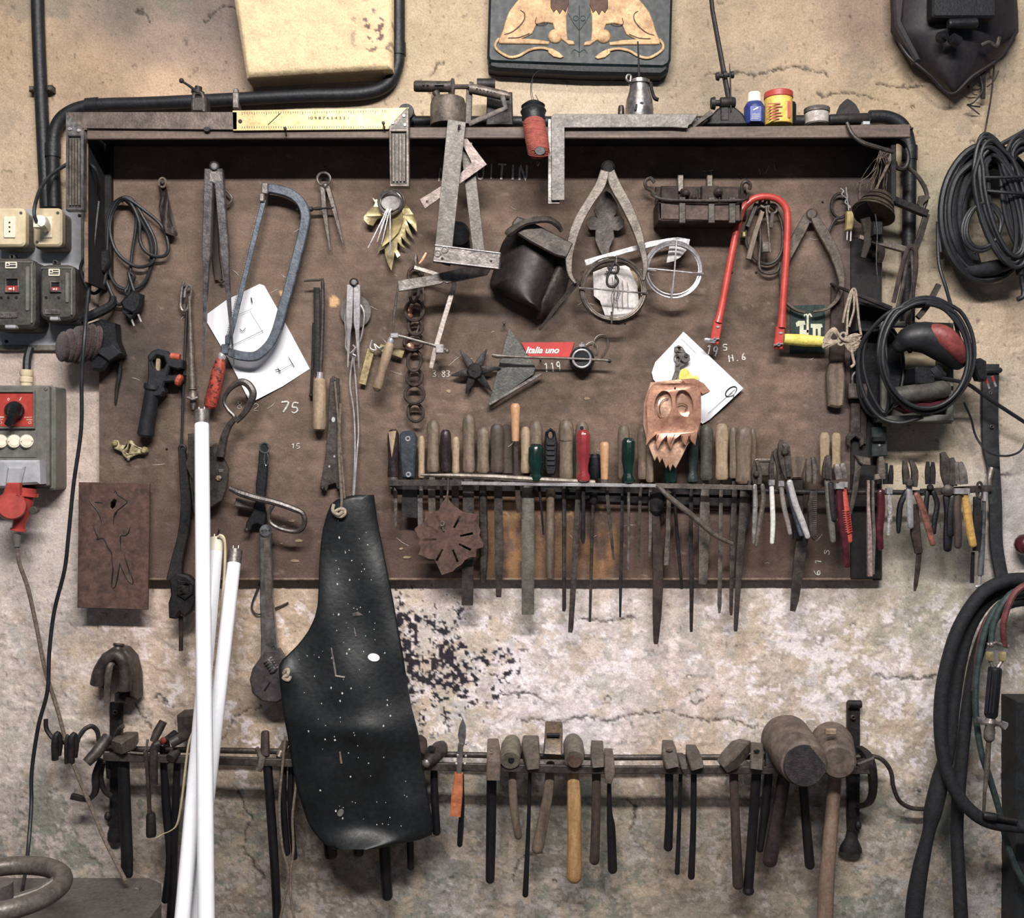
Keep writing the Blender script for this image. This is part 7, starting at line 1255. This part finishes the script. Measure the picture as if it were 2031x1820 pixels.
t, h = hammer('ball peen hammer at the apron edge with shiny rounded nose', [(876, 1480, 50, 12), (872, 1486, 70, 17), (858, 1500, 100, 16), (846, 1512, 118, 9)], 1, IRON2, [(861, 1530), (862, 1580), (866, 1650)], [7, 8, 8], sq=False)
t.add('shiny_nose', M().ball(846, 1513, 118, 9, sd=.8), STEEL, parent=h); t.add('eye_slot', M().disc(856, 1484, 8, 118, 3, n=12, ry=6), IRON, parent=h)
one('round_mallet', 'dark rounded mallet head peeping out beside the apron', 'mallet', M().lathe((832, 1462, 50), (832, 1500, 92), [(0, 8), (.2, 15), (.8, 17), (1, 12)], n=18), RUSTD)
t, h = hammer('flat faced hammer with a rivet in its head and long black handle', [(978, 1472, 52, 11), (979, 1490, 88, 13), (979, 1512, 112, 14), (978, 1544, 112, 13.5)], .8, HM2, [(975, 1548), (974, 1640), (972, 1744)], [10, 10, 9]); t.add('rivet', M().ball(974, 1488, 114, 2.4), STEEL, parent=h)
t, h = hammer('round mallet with a sunken centre in its face and beige tipped handle', [(1016, 1470, 40, 16), (1014, 1480, 56, 20), (1012, 1500, 100, 21), (1012, 1508, 112, 19)], 1, mk('felt_grey', (116, 110, 92), (88, 82, 70), .8), [(1016, 1534), (1019, 1600), (1028, 1658)], [8, 8.5, 7.5], hh=WOODM, sq=False, name='mallet', cat='mallet'); t.add('face_hole', M().disc(1014, 1506, 6.5, 114, 2, n=16), BLACK, parent=h)
t, h = hammer('blunt wedge headed hammer with long thin rod handle', [(1053, 1472, 50, 16), (1052, 1486, 80, 18), (1056, 1512, 108, 15), (1057, 1524, 110, 12)], .95, HM, [(1051, 1534), (1048, 1640), (1042, 1774)], [3.6, 4, 6])
t, h = hammer('square stepped headed hammer standing taller than its neighbours', [(1098, 1440, 60, 17), (1098, 1462, 80, 18), (1097, 1476, 96, 18), (1096, 1500, 108, 19)], .9, mk('varnished_block', (120, 98, 76), (70, 58, 52), .4, .2), [(1092, 1516), (1086, 1580), (1066, 1682)], [9, 10, 12], hh=WOODM); t.add('notch', M().box(1084, 1456, 1110, 1461, 96, 108, 1), BLACK, parent=h)
t, h = hammer('large round mallet with light yellow wooden handle', [(1136, 1468, 40, 16), (1137, 1476, 54, 20), (1139, 1496, 96, 21), (1139, 1506, 112, 19)], 1, mk('grey_mallet', (112, 104, 92), (86, 78, 70), .7), [(1137, 1534), (1139, 1600), (1139, 1660), (1139, 1738)], [12, 14, 14, 15], hh=WOODY, sq=False, name='mallet', cat='mallet'); t.add('worn_face', M().disc(1140, 1508, 15, 114, 3, n=20), RUST, parent=h)
t, h = hammer('small square hammer with dark brown straight handle', [(1184, 1478, 54, 12), (1184, 1492, 84, 13), (1185, 1512, 104, 13.5), (1186, 1521, 106, 12)], .9, HM, [(1183, 1534), (1182, 1620), (1179, 1706)], [9, 9, 10], hh=WOODD)
t, h = hammer('narrow split headed hammer with slim black grip', [(1206, 1488, 76, 8), (1208, 1504, 100, 9.5), (1209, 1530, 106, 10.5), (1207, 1552, 106, 6)], .7, HM2, [(1208, 1536), (1209, 1610), (1212, 1640), (1215, 1724)], [4, 5.5, 8.5, 9.5])
t, h = hammer('upright riveting hammer with short thick black handle', [(1324, 1476, 54, 11), (1326, 1490, 88, 14), (1331, 1514, 108, 14.5), (1333, 1522, 110, 13)], .85, HM, [(1327, 1534), (1328, 1610), (1325, 1680)], [8.5, 8, 9]); t.add('wedge', M().disc(1328, 1487, 7, 106, 3, n=12, ry=4), HM2, parent=h)
hammer('little pointed pick hammer with thin handle', [(1348, 1498, 66, 7), (1352, 1506, 92, 8), (1357, 1526, 108, 6), (1360, 1538, 108, 2)], .8, IRON2, [(1350, 1532), (1347, 1630), (1343, 1730)], [4, 4, 5])
hammer('small square hammer next to the pick with slim taped handle', [(1370, 1484, 58, 10), (1373, 1496, 88, 13), (1379, 1514, 106, 14), (1382, 1524, 108, 13)], .85, HM, [(1376, 1534), (1375, 1640), (1371, 1738)], [6, 6, 7])
hammer('slanting wedge hammer with grey brown handle', [(1477, 1478, 60, 13), (1466, 1486, 84, 17), (1446, 1508, 104, 17), (1432, 1520, 106, 12)], .9, HM, [(1455, 1534), (1459, 1640), (1464, 1754)], [9, 9.5, 11], hh=WOODD)
t, h = hammer('hammer with pierced square head and long black ball-ended handle', [(1501, 1482, 56, 12), (1501, 1496, 86, 13), (1501, 1510, 106, 13), (1500, 1524, 108, 12)], .9, HM, [(1500, 1534), (1493, 1640), (1484, 1762)], [10, 10, 10], knob=True, ks=12); t.add('eye_hole', M().disc(1501, 1490, 6, 106, 3, n=14, ry=4), BLACK, parent=h)
hammer('slim dark hammer almost hidden behind the ball-ended one', [(1526, 1478, 54, 10), (1528, 1500, 92, 11), (1528, 1520, 96, 10)], .9, IRON, [(1524, 1532, -14), (1518, 1600, -14), (1507, 1684, -14)], [9, 9, 7])
hammer('thick dark brown handle leaning left below the big mallet', [(1566, 1484, 56, 16), (1560, 1520, 90, 16)], .9, IRON, [(1556, 1536, -10), (1544, 1610, -10), (1527, 1706, -10)], [13, 14, 15], hh=mk('brown_black', (62, 46, 46), (36, 28, 32), .5))
BM = mk('big_mallet', (116, 100, 88), (76, 65, 60), .7, 0, sc=30)
t = Th('mallet', 'biggest wooden mallet with charred front face', 'mallet', 1595, 1555, 60, HGp); h = t.add('head', M().lathe((1555, 1460, 40), (1596, 1517, 190), [(0, 40), (.03, 46), (.1, 50), (.6, 50), (.85, 48), (.97, 46), (1, 42)], n=36), BM)
t.add('charred_face', M().lathe((1596, 1517, 189), (1597, 1518, 192), [(0, 43), (1, 41), (1, 0)], n=32), mk('charred', (58, 52, 54), (32, 29, 33), .8, bump=.8, sc=70), parent=h); t.add('handle', M().tube([(1592, 1540, 84), (1597, 1610, 84), (1606, 1714, 84)], [9, 9, 10], n=14, rnd=1), BLKH)
t = Th('mallet', 'second wooden mallet with long tan handle running out of frame', 'mallet', 1660, 1545, 60, HGp); h = t.add('head', M().lathe((1648, 1466, 44), (1663, 1512, 150), [(0, 34), (.04, 39), (.15, 41), (.8, 37), (.96, 35), (1, 31)], n=32), BM)
t.add('top_wedge', M().bar((1638, 1452), (1660, 1452), 12, 12, 143, 8, 2), WOODL, parent=h); t.add('handle', M().tube([(1657, 1530, 92), (1648, 1640, 92), (1640, 1740, 92), (1634, 1880, 92)], [13, 14, 15, 16], sub=3, n=14), mk('tan_handle', (150, 124, 104), (112, 90, 78), .55, sc=24, st=(1, 1, .15)))
# snips
t = Th('garden_snips', 'small orange handled snips with pointed blade on the rail', 'snips', 910, 1530, 90, HGp); t.add('blade', M().plate([(918, 1424), (924, 1440), (924, 1462), (920, 1480), (912, 1478), (908, 1458), (911, 1440)], 120, 4, b=1.2), CHROME)
t.add('linkage', M().tube([(914, 1474, 118), (912, 1500, 118), (910, 1534, 116)], [5, 6, 5], sq=True), STEEL)
for x, y in ((924, 1474), (908, 1497), (924, 1499), (905, 1514), (922, 1514)): t.add('bolt', M().ball(x, y, 122, 3), BRIGHT)
t.add('orange_handle', M().tube([(910, 1532, 116), (907, 1570, 114), (903, 1616, 110)], [8, 11, 11], sq=True, asp=.7), mk('orange_wrap', (206, 120, 78), (176, 94, 58), .45)); t.add('black_handle', M().tube([(916, 1536, 100), (917, 1600, 100), (914, 1640, 98), (912, 1674, 98)], [4, 4.5, 6, 5.5], rnd=1), BLKH)
# left side tools
hammer('long handled sledge with block head beside the left upright', [(262, 1462, 60, 13), (252, 1470, 84, 17), (238, 1478, 110, 16), (232, 1482, 116, 14)], .9, HM, [(244, 1500), (248, 1600), (252, 1700), (251, 1732)], [12, 12, 12, 13])
hammer('cylindrical iron swage slanting left of the block hammer', [(214, 1462, 80, 12), (190, 1494, 108, 12), (172, 1512, 116, 10)], 1, IRON2, [(213, 1500), (216, 1540)], [5, 5], sq=False, name='swage', cat='swage')
t = Th('curled_hook', 'iron S-hooks and sockets strung on a curly rod at the left end', 'hook', 150, 1460, 30)
t.add('rod', M().tube([(91, 1426, 60), (92, 1444, 60), (102, 1460, 62), (116, 1470, 66), (150, 1472, 66), (156, 1462, 62), (168, 1446, 56), (182, 1440, 50), (193, 1450, 46), (196, 1470, 44)], 4.6, sub=5), IRON)
for x, y, w_, h_ in ((114, 1480, 11, 58), (134, 1484, 6, 66), (146, 1482, 11, 64)): t.add('socket_loop', M().tube([(x-w_*.4, y+h_*.45, 84), (x-w_*.5, y-8, 88), (x, y-26, 86), (x+w_*.5, y-10, 80), (x+w_*.3, y+h_*.3, 76)], [w_*.62, w_*.6, w_*.5, w_*.5, w_*.4], sub=4, n=12), IRON)
t.add('lower_hook', M().tube([(200, 1505, 70), (190, 1535, 70), (190, 1565, 70), (182, 1580, 70), (168, 1584, 70), (142, 1578, 70)], [5, 6, 6, 5, 5, 5.5], sub=5, sq=True), IRON); t.add('lower_hook', M().tube([(204, 1512, 60), (200, 1540, 60), (206, 1565, 56), (220, 1578, 50)], 5.5, sub=4), IRON)
t.add('finger_hook', M().tube([(226, 1476, 70), (232, 1456, 90), (238, 1444, 100), (244, 1440, 104)], 5, sub=3), IRON2)
t = Th('pipe_elbow', 'heavy iron U-shaped pipe elbow hung on a hook above the left upright', 'pipe fitting', 228, 1390, 20)
t.add('arch', M().tube([(193, 1356, 80), (198, 1330, 84), (212, 1306, 86), (228, 1298, 86), (242, 1308, 86), (248, 1334, 84), (246, 1368, 82)], [14, 13, 12, 11.5, 12, 12.5, 14], sub=5, n=18), IRON2); t.add('back_flange', M().plate([(178, 1355), (184, 1325), (200, 1298), (222, 1284), (244, 1288), (260, 1306), (268, 1340), (270, 1388), (252, 1384), (250, 1350), (232, 1320), (212, 1322), (204, 1368), (190, 1362)], 60, 40, b=6), IRON2)
t.add('top_spout', M().lathe((236, 1276, 70), (232, 1300, 76), [(0, 11), (.15, 11), (.3, 8), (1, 12)], n=14), IRON2); t.add('hook', M().tube([(224, 1318, 88), (218, 1322, 96), (214, 1350, 96), (213, 1392, 90)], [5, 7, 7, 6], sub=3), IRON3); t.add('rib', M().box(226, 1376, 248, 1396, 30, 70, 3), IRON)
for (lab, hd, hdl, w_, mt, sq_) in (('angled bar hammer left of the white tubes with lifted nose', [(324, 1430, 90, 8), (312, 1452, 96, 9), (304, 1470, 100, 7)], [(322, 1480), (330, 1600), (337, 1700), (328, 1784)], [6, 9, 8, 8], IRON2, False),
                                   ('round bar stake with orange painted end', [(348, 1454, 84, 8), (328, 1470, 106, 8)], [(330, 1478, -30), (328, 1510, -30)], [8, 8], IRON, False),
                                   ('cylinder headed punch hammer pointing right beside the tubes', [(368, 1458, 84, 10), (350, 1468, 108, 10), (338, 1474, 112, 9.5)], [(352, 1500), (346, 1650), (340, 1800), (337, 1860)], [7, 8, 9, 9], IRON2, False),
                                   ('lower cylinder punch beneath the orange ended stake', [(350, 1490, 96, 10), (338, 1504, 112, 10)], [(352, 1512, -34), (350, 1580, -34), (348, 1660, -34)], [4, 5, 5], IRON2, False)):
    t, h = hammer(lab, hd, 1, mt, hdl, w_, sq=sq_)
    if 'orange' in lab: t.add('orange_end', M().ball(324, 1468, 108, 7, sd=.7), ORANGE, parent=h)
    if 'lower' in lab: pass
one('hooked_bar', 'curved top bar tool hanging just left of the thin rods', 'hook', M().tube([(320, 1474, 100), (310, 1476, 104), (305, 1492, 104), (305, 1556, 100)], [6, 8, 8.5, 8], sub=3, n=12), IRON2)
t = Th('socket_rod', 'thin square rod with a heavy socket at its lower end', 'rod', 294, 1500, 60); t.add('rod', M().tube([(290, 1490, 104), (294, 1560, 100), (297, 1618, 96)], 3.4, sq=True), RUSTD); t.add('socket', M().lathe((299, 1612, 96), (300, 1658, 94), [(0, 7), (.1, 9), (.9, 10), (1, 9)], n=16), IRON); t.add('bent_wire', M().tube([(258, 1492, 104), (284, 1494, 104), (290, 1486, 106), (293, 1466, 104)], 2.6), IRON3)
t = Th('iron_block', 'grooved iron block fixed to the wall behind the white tubes', 'block', 366, 1455, 6); t.add('block', M().plate([(350, 1419), (384, 1416), (386, 1460), (352, 1458)], 56, 50, b=3), IRON2)
t = Th('round_bar_hammer', 'tall dark hammer with vertical bar head right of the white tubes', 'hammer', 530, 1520, 60, HGp); t.add('head', M().tube([(526, 1452, 70), (526, 1480, 92), (526, 1500, 100)], [8, 9, 9]), RUSTD); t.add('cross_arm', M().tube([(510, 1484, 84), (520, 1504, 104), (512, 1528, 110)], [5, 8, 7], sub=2), IRON3); t.add('handle', M().tube([(530, 1510, 92), (538, 1620, 92), (546, 1740, 92), (552, 1870, 92)], [9, 9.5, 9, 9], sub=3, n=12), BLKH)
hammer('pair mate hammer with a slanting eye just left of the apron', [(566, 1474, 50, 8), (556, 1494, 84, 8), (552, 1502, 90, 5)], 1, IRON3, [(562, 1520), (562, 1600), (568, 1690)], [7, 7, 8], sq=False)
hammer('dark hammer mostly hidden behind the left apron edge', [(584, 1490, 50, 12), (576, 1508, 88, 14)], .9, RUSTD, [(578, 1520), (576, 1600), (584, 1700)], [6, 6, 6])
for lab, pts, w_ in (('thick black handle tip showing under the apron at left', [(648, 1600, -20), (656, 1694, -20)], [12, 13]), ('short black handle tip under the middle of the apron', [(708, 1600, -20), (711, 1690, -20)], [11, 11]), ('flat dark brown handle hanging below the apron notch', [(758, 1600, -20), (768, 1776, -20)], [11, 11]), ('slim black handle below the right corner of the apron', [(812, 1600, -20), (815, 1720, -20)], [7, 7])):
    hammer(lab, [(pts[0][0], 1490, 56, 13), (pts[0][0], 1512, 88, 14)], .9, IRON2, [(pts[0][0], 1530, -20), pts[0], pts[1]], [w_[0]*.8]+w_)

# ================================================================ apron
t = Th('leather_apron', 'shiny black leather apron hanging by knotted cords over the hammer rail', 'apron', 710, 990, 50)
L_ = [(981, 700), (990, 668), (1000, 656), (1020, 648), (1050, 640), (1080, 636), (1120, 633), (1160, 632), (1200, 630), (1225, 624), (1250, 612), (1275, 594), (1295, 574), (1310, 558), (1322, 552), (1345, 554), (1380, 558), (1420, 563), (1470, 572), (1520, 580), (1560, 588), (1600, 600), (1630, 610), (1650, 622), (1664, 634), (1676, 646), (1684, 664)]
R_ = [(981, 742), (1030, 748), (1090, 760), (1140, 770), (1190, 780), (1240, 789), (1300, 800), (1350, 807), (1400, 816), (1450, 829), (1500, 836), (1550, 845), (1600, 853), (1640, 860), (1660, 855), (1672, 800), (1684, 740)]
rows = []
for i in range(74):
    y = 981+(1684-981)*i/73
    xl = float(np.interp(y, [a for a, b in L_], [b for a, b in L_])); xr = float(np.interp(y, [a for a, b in R_], [b for a, b in R_])); rows.append((y, xl, xr))
def apd(u, v, x, y):
    base = 62+58*min(1, v*1.6)
    w_ = 3*math.sin(x*.032+1)*math.sin(y*.012)+2*math.sin(x*.05-y*.02)+1.6*math.sin(x*.021+y*.037)
    bul = 10*math.exp(-((x-700)/80)**2-((y-1450)/24)**2)
    cur = 30*max(0, (y-1636)/50)**1.6*math.exp(-((x-720)/95)**2) if y > 1636 else 0
    kn = 16*math.exp(-((x-560)/22)**2-((y-1345)/26)**2)
    edge = -8*(2*u-1)**4
    return base+w_+bul+cur+kn+edge
t.add('leather', M().sheet(rows, 40, apd, 3.5), LEATHER)
t.add('neck_cord', M().tube([(676, 800, 54), (672, 880, 56), (676, 960, 60), (678, 1000, 66), (672, 1016, 72), (666, 1018, 74)], 3.2, sub=4), TWINE); t.add('neck_cord', M().tube([(664, 756, 56), (668, 800, 56), (674, 870, 56), (680, 940, 58), (684, 990, 62)], 2.2, sub=4), TWINE)
t.add('knot', M().tube([(662, 1000, 74), (660, 1012, 78), (668, 1022, 80), (678, 1024, 80), (684, 1018, 80), (682, 1010, 80), (672, 1010, 82), (664, 1016, 82), (672, 1020, 84), (680, 1014, 82)], 3.6, sub=4), ROPE); t.add('knot', M().tube([(560, 1342, 112), (566, 1330, 116), (572, 1328, 118), (570, 1338, 120), (562, 1344, 120), (572, 1348, 120), (576, 1340, 118)], 3.8, sub=4), ROPE)
m = M(); rr = random.Random(31)
for i in range(130):
    y = rr.uniform(1010, 1650); xl = float(np.interp(y, [a for a, b in L_], [b for a, b in L_]))+12; xr = float(np.interp(y, [a for a, b in R_], [b for a, b in R_]))-12; x = rr.uniform(xl, xr)
    k = rr.choice([.8, 1, 1.2, 2.0]); d0 = apd((x-xl)/(xr-xl), (y-981)/703, x, y)+.9
    m.plate([(x+k*math.cos(a)*rr.uniform(.6, 1.2), y+k*1.3*math.sin(a)*rr.uniform(.6, 1.2)) for a in (0, 1.2, 2.4, 3.6, 4.9)], d0, 1, b=.2)
t.add('paint_specks', m, CHALK, kind='stuff')
def apw(u, x, y): return apd(u, (y-981)/703, x, y)
t.add('paint_blob', M().plate(ell(741, 1304, 12, 8, 10), apw(.55, 741, 1304)+3, 3, b=.8), PAPER)
t.add('scratch_mark', M().tube([(657, 1284, apw(.2, 657, 1284)+2), (663, 1320, apw(.2, 663, 1320)+2), (666, 1340, apw(.2, 666, 1340)+2), (684, 1343, apw(.3, 684, 1343)+2)], [1.4, 2.2, 2, 2.4], asp=.4), STEEL); t.add('scratch_mark', M().tube([(674, 1490, apw(.4, 674, 1490)+2), (677, 1514, apw(.4, 677, 1514)+2)], [1.5, 2.2], asp=.4), TWINE); t.add('scratch_mark', M().tube([(702, 1244, apw(.4, 702, 1244)+2), (706, 1262, apw(.4, 706, 1262)+2)], [1, 2], asp=.4), STEEL); t.add('scratch_mark', M().plate([(698, 1216), (710, 1213), (720, 1220), (700, 1222)], apw(.4, 708, 1218)+2, 2, b=.3), STEEL)
t.add('paint_blob', M().plate(ell(675, 1612, 8, 6, 120), apw(.2, 675, 1612)+3, 3, b=.8), GREYP)
one('apron_cord', 'long greasy tie cord dangling left of the apron down past the rail', 'cord', M().tube([(566, 1460, 112), (560, 1520, 110), (554, 1600, 110), (560, 1680, 110), (572, 1730, 110), (562, 1790, 110), (550, 1850, 110)], 2.6, sub=5), TWINE)
one('apron_cord', 'second tie cord falling straight behind the apron edge', 'cord', M().tube([(588, 1550, 106), (580, 1620, 106), (582, 1680, 106), (576, 1740, 106), (578, 1790, 108), (590, 1850, 108)], 2.6, sub=5), TWINE)

# ================================================================ fluorescent tubes
def ftube(label, p0, p1, r, caps=True):
    a = P(*p0); b = P(*p1); v = (b-a); t_ = (0.012-a.z)/v.z; e = a+v*t_
    if e.y < a.y-1.2: e = a+v*1.3
    t = Th('fluorescent_tube', label, 'lamp tube', p0[0], p0[1], p0[2], 'white fluorescent tubes'); t.o.location = e; t.org = e
    dv = (e-a).normalized(); rw = r*S
    m = M().ringsweep([a+dv*.02, a+dv*.022, e-dv*.03, e-dv*.02], [rw*.8, rw, rw, rw*.8], 24); t.add('glass_tube', m, WHITE)
    t.add('end_cap', M().ringsweep([a, a+dv*.001, a+dv*.03], [rw*.7, rw*1.02, rw*1.02], 20), STEEL if caps else IVORY); t.add('end_cap', M().ringsweep([e-dv*.03, e-dv*.002, e], [rw*1.02, rw*1.02, rw*.7], 20), STEEL)
    for s_ in (-1, 1): t.add('contact_pin', M().ringsweep([a+Vector((s_*.0055, 0, 0)), a-dv*.009+Vector((s_*.0055, 0, 0))], [.0012]*2, 8), BRIGHT)
    return t
t1 = ftube('longest white fluorescent tube in front, leaning against the board', (400, 815, 120), (409, 1820, 420), 13.5)
t1.add('printed_mark', textmesh('36W', 398, 858, 4, 136, rot=-88), GREYP)
ftube('white tube with rounded cap behind the longest one, leaning left', (430, 1067, 110), (362, 1820, 380), 13, caps=False)
ftube('right-hand white tube with two bare contact pins on top', (467, 1090, 90), (384, 1820, 340), 13)
t = Th('lamp_cable', 'thin cream cable looped over the capped tube', 'cable', 440, 1066, 110); t.add('cable', M().tube([(432, 1064, 126), (440, 1062, 128), (446, 1075, 128), (446, 1120, 124), (440, 1200, 118), (432, 1290, 122), (424, 1320, 130)], 2.6, sub=5), CREAM)
one('thin_cable', 'thin cream cable running down the left side of the tubes with frayed end', 'cable', M().tube([(384, 1448, 190), (374, 1476, 190), (366, 1540, 190), (360, 1590, 186), (352, 1632, 180), (340, 1646, 178), (322, 1654, 176), (308, 1662, 176)], [2.4, 2.4, 2.4, 2.4, 2.2, 1, .8, .5], sub=4), CREAM)

# ================================================================ machine in the lower left corner
mt = mk('machine_grey', (104, 98, 92), (86, 80, 78), .45, .2, sc=18)
t = Th('machine_table', 'grey machine tool with flat chamfered table in the lower left corner', 'machine', 60, 1900, 200)
zt = P(200, 1745, 150).z
def wm(pts, z0, z1):
    m = M(); n = len(pts)
    for z in (z1, z0): m.v += [Vector((x*S, -y*S, z)) for x, y in pts]
    m.f = [tuple(range(n)), tuple(range(2*n-1, n-1, -1))]+[(i, n+i, n+(i+1) % n, (i+1) % n) for i in range(n)]; return m
t.o.location = Vector((-.95, -.4, 0)); t.org = t.o.location.copy()
t.add('table_top', wm([(-1000, 140), (-672, 140), (-640, 166), (-612, 250), (-612, 620), (-1000, 620)], zt-.05, zt), mt)
t.add('top_bolt', M().disc(268, 1768, 8, 200, 14, n=14), mt); t.add('body', wm([(-1000, 200), (-680, 200), (-660, 600), (-1000, 600)], .0, zt-.05), mk('machine_body', (80, 76, 74), (60, 58, 58), .5, .2, sc=18))
wc = P(-6, 1762, 430)
def hring(r, tr, dz=0, n=40):
    pts = [wc+Vector((r*S*math.cos(a), r*S*math.sin(a), dz)) for a in np.linspace(0, 2*math.pi, n, endpoint=False)]
    return M().ringsweep(pts, [tr*S]*n, 12, closed=True)
t.add('handwheel_rim', hring(96, 15), mk('wheel_grey', (112, 104, 98), (88, 82, 78), .4, .3))
for a in (.5, 2.6, 4.7): t.add('handwheel_spoke', M().ringsweep([wc+Vector((0, 0, -.03)), wc+Vector((60*S*math.cos(a), 60*S*math.sin(a), -.02)), wc+Vector((96*S*math.cos(a), 96*S*math.sin(a), 0))], [.012, .011, .011], 10), mt)
t.add('handwheel_hub', M().ringsweep([Vector((wc.x, wc.y, zt-.02)), wc+Vector((0, 0, .01))], [.03, .026], 20), mt)

# ================================================================ hoses and torch at the right
t = Th('door_post', 'dark upright post cut by the lower right picture edge', 'post', 2040, 1820, 40); t.add('post', M().box(2016, 1390, 2140, 2330, 4, 70, 3), mk('post_dark', (34, 38, 42), (22, 26, 30), .6)); t.add('green_strip', M().box(2008, 1560, 2018, 2330, 4, 40, 2), BLACK)
t = Th('hose_hanger', 'dark iron hose hanger peg at the right edge', 'hanger', 2050, 1150, 10); t.add('peg', M().tube([(2054, 1160, 6), (2054, 1150, 190)], 14), IRON); t.add('red_knob', M().ball(2034, 1080, 40, 22), WINE)
HG = 'welding hoses hung at the right'
one('thick_hose', 'outermost thick black sleeved hose curving from the peg to the lower right', 'hose', M().tube([(2060, 1152, 120), (2024, 1148, 124), (1986, 1154, 130), (1944, 1180, 134), (1904, 1240, 134), (1880, 1310, 132), (1866, 1390, 130), (1868, 1480, 130), (1886, 1550, 134), (1920, 1602, 138), (1970, 1632, 140), (2060, 1640, 140)], [13]*12, sub=6, n=16), HOSE, HG)
one('thick_hose', 'baggy sleeved hose running down to the lower left of the torch', 'hose', M().tube([(2060, 1168, 100), (2000, 1170, 104), (1960, 1190, 106), (1926, 1240, 108), (1904, 1310, 106), (1890, 1400, 104), (1882, 1480, 104), (1864, 1550, 106), (1850, 1610, 108), (1842, 1650, 108), (1826, 1720, 106), (1814, 1800, 104), (1810, 1900, 104)], [11, 12, 12, 12, 13, 13, 13, 17, 17, 12, 15, 17, 14], sub=6, n=16), HOSE, HG)
one('thick_hose', 'straight hanging black hose between the outer loop and the torch', 'hose', M().tube([(2060, 1188, 80), (2000, 1196, 84), (1966, 1230, 86), (1938, 1300, 88), (1922, 1380, 88), (1912, 1460, 88), (1902, 1560, 86), (1898, 1650, 86), (1902, 1740, 86), (1910, 1900, 86)], [12]*6+[13, 12, 13, 14], sub=6, n=16), HOSE, HG)
t = Th('gas_hose', 'twin green and red gas hoses feeding the brass nutted torch', 'gas hose', 1985, 1280, 90, HG)
GH = mk('green_hose', (58, 74, 72), (40, 54, 54), .5); RH = mk('red_hose', (122, 62, 62), (88, 46, 50), .5)
t.add('green_hose', M().tube([(2060, 1158, 150), (2010, 1174, 152), (1984, 1204, 152), (1970, 1240, 150), (1966, 1278, 148)], 6.5, sub=5), GH); t.add('red_hose', M().tube([(2060, 1150, 158), (2020, 1168, 160), (2000, 1200, 160), (1990, 1240, 158), (1992, 1280, 150)], 6.5, sub=5), RH)
t.add('green_hose', M().tube([(2060, 1176, 130), (2000, 1186, 132), (1966, 1220, 132), (1946, 1280, 130), (1936, 1350, 128), (1936, 1420, 126), (1946, 1490, 124), (1962, 1540, 120), (1980, 1600, 112), (2000, 1680, 104), (2026, 1740, 100), (2070, 1800, 100)], 6.5, sub=5), GH); t.add('red_hose', M().tube([(2000, 1194, 124), (1956, 1226, 126), (1938, 1290, 122), (1930, 1370, 120)], 3.5, sub=5), RH)
t = Th('cutting_torch', 'welding torch with black ribbed grip, brass nuts and long nozzle', 'torch', 1970, 1440, 120)
t.add('valve_yoke', M().tube([(1958, 1278, 150), (1974, 1274, 152), (2000, 1282, 150)], 4).ball(1966, 1278, 152, 6), STEEL)
for x in (1963, 1988): t.add('brass_nut', M().lathe((x, 1292, 150), (x, 1310, 150), [(0, 7), (.1, 8), (.9, 8), (1, 7)], n=6), BRASS)
t.add('coupling', M().tube([(1963, 1308, 150), (1970, 1324, 152)], 4).tube([(1988, 1308, 150), (1978, 1324, 152)], 4), STEEL)
g = t.add('grip', M().lathe((1974, 1322, 152), (1965, 1422, 150), [(0, 9), (.02, 12), (.05, 13), (.95, 13), (1, 10)], n=20), BLACK)
for i in range(6): a = math.pi*(i+.5)/6; t.add('grip_rib', M().tube([(1974-12.5*math.cos(a), 1330, 152+12.5*math.sin(a)), (1965.5-12.5*math.cos(a), 1414, 150+12.5*math.sin(a))], 1.8), RUBBER, parent=g)
t.add('valve_knob', M().tube([(1946, 1431, 152), (1936, 1427, 152)], [5, 7]).tube([(1984, 1434, 152), (1994, 1440, 152)], [6, 9]), CHROME); t.add('valve_body', M().lathe((1965, 1422, 150), (1961, 1470, 148), [(0, 8), (.2, 12), (.4, 9), (.6, 11), (.9, 10), (1, 6)], n=16).tube([(1946, 1432, 152), (1986, 1436, 152)], 5), STEEL)
t.add('stem', M().tube([(1961, 1468, 148), (1958, 1520, 146), (1953, 1570, 144), (1951, 1612, 142)], [5, 6, 3.6, 3.4]), IRON3); t.add('nozzle', M().lathe((1950, 1616, 156), (2018, 1628, 158), [(0, 5), (.1, 8), (.35, 8), (.4, 5), (1, 4)], n=14), IRON)
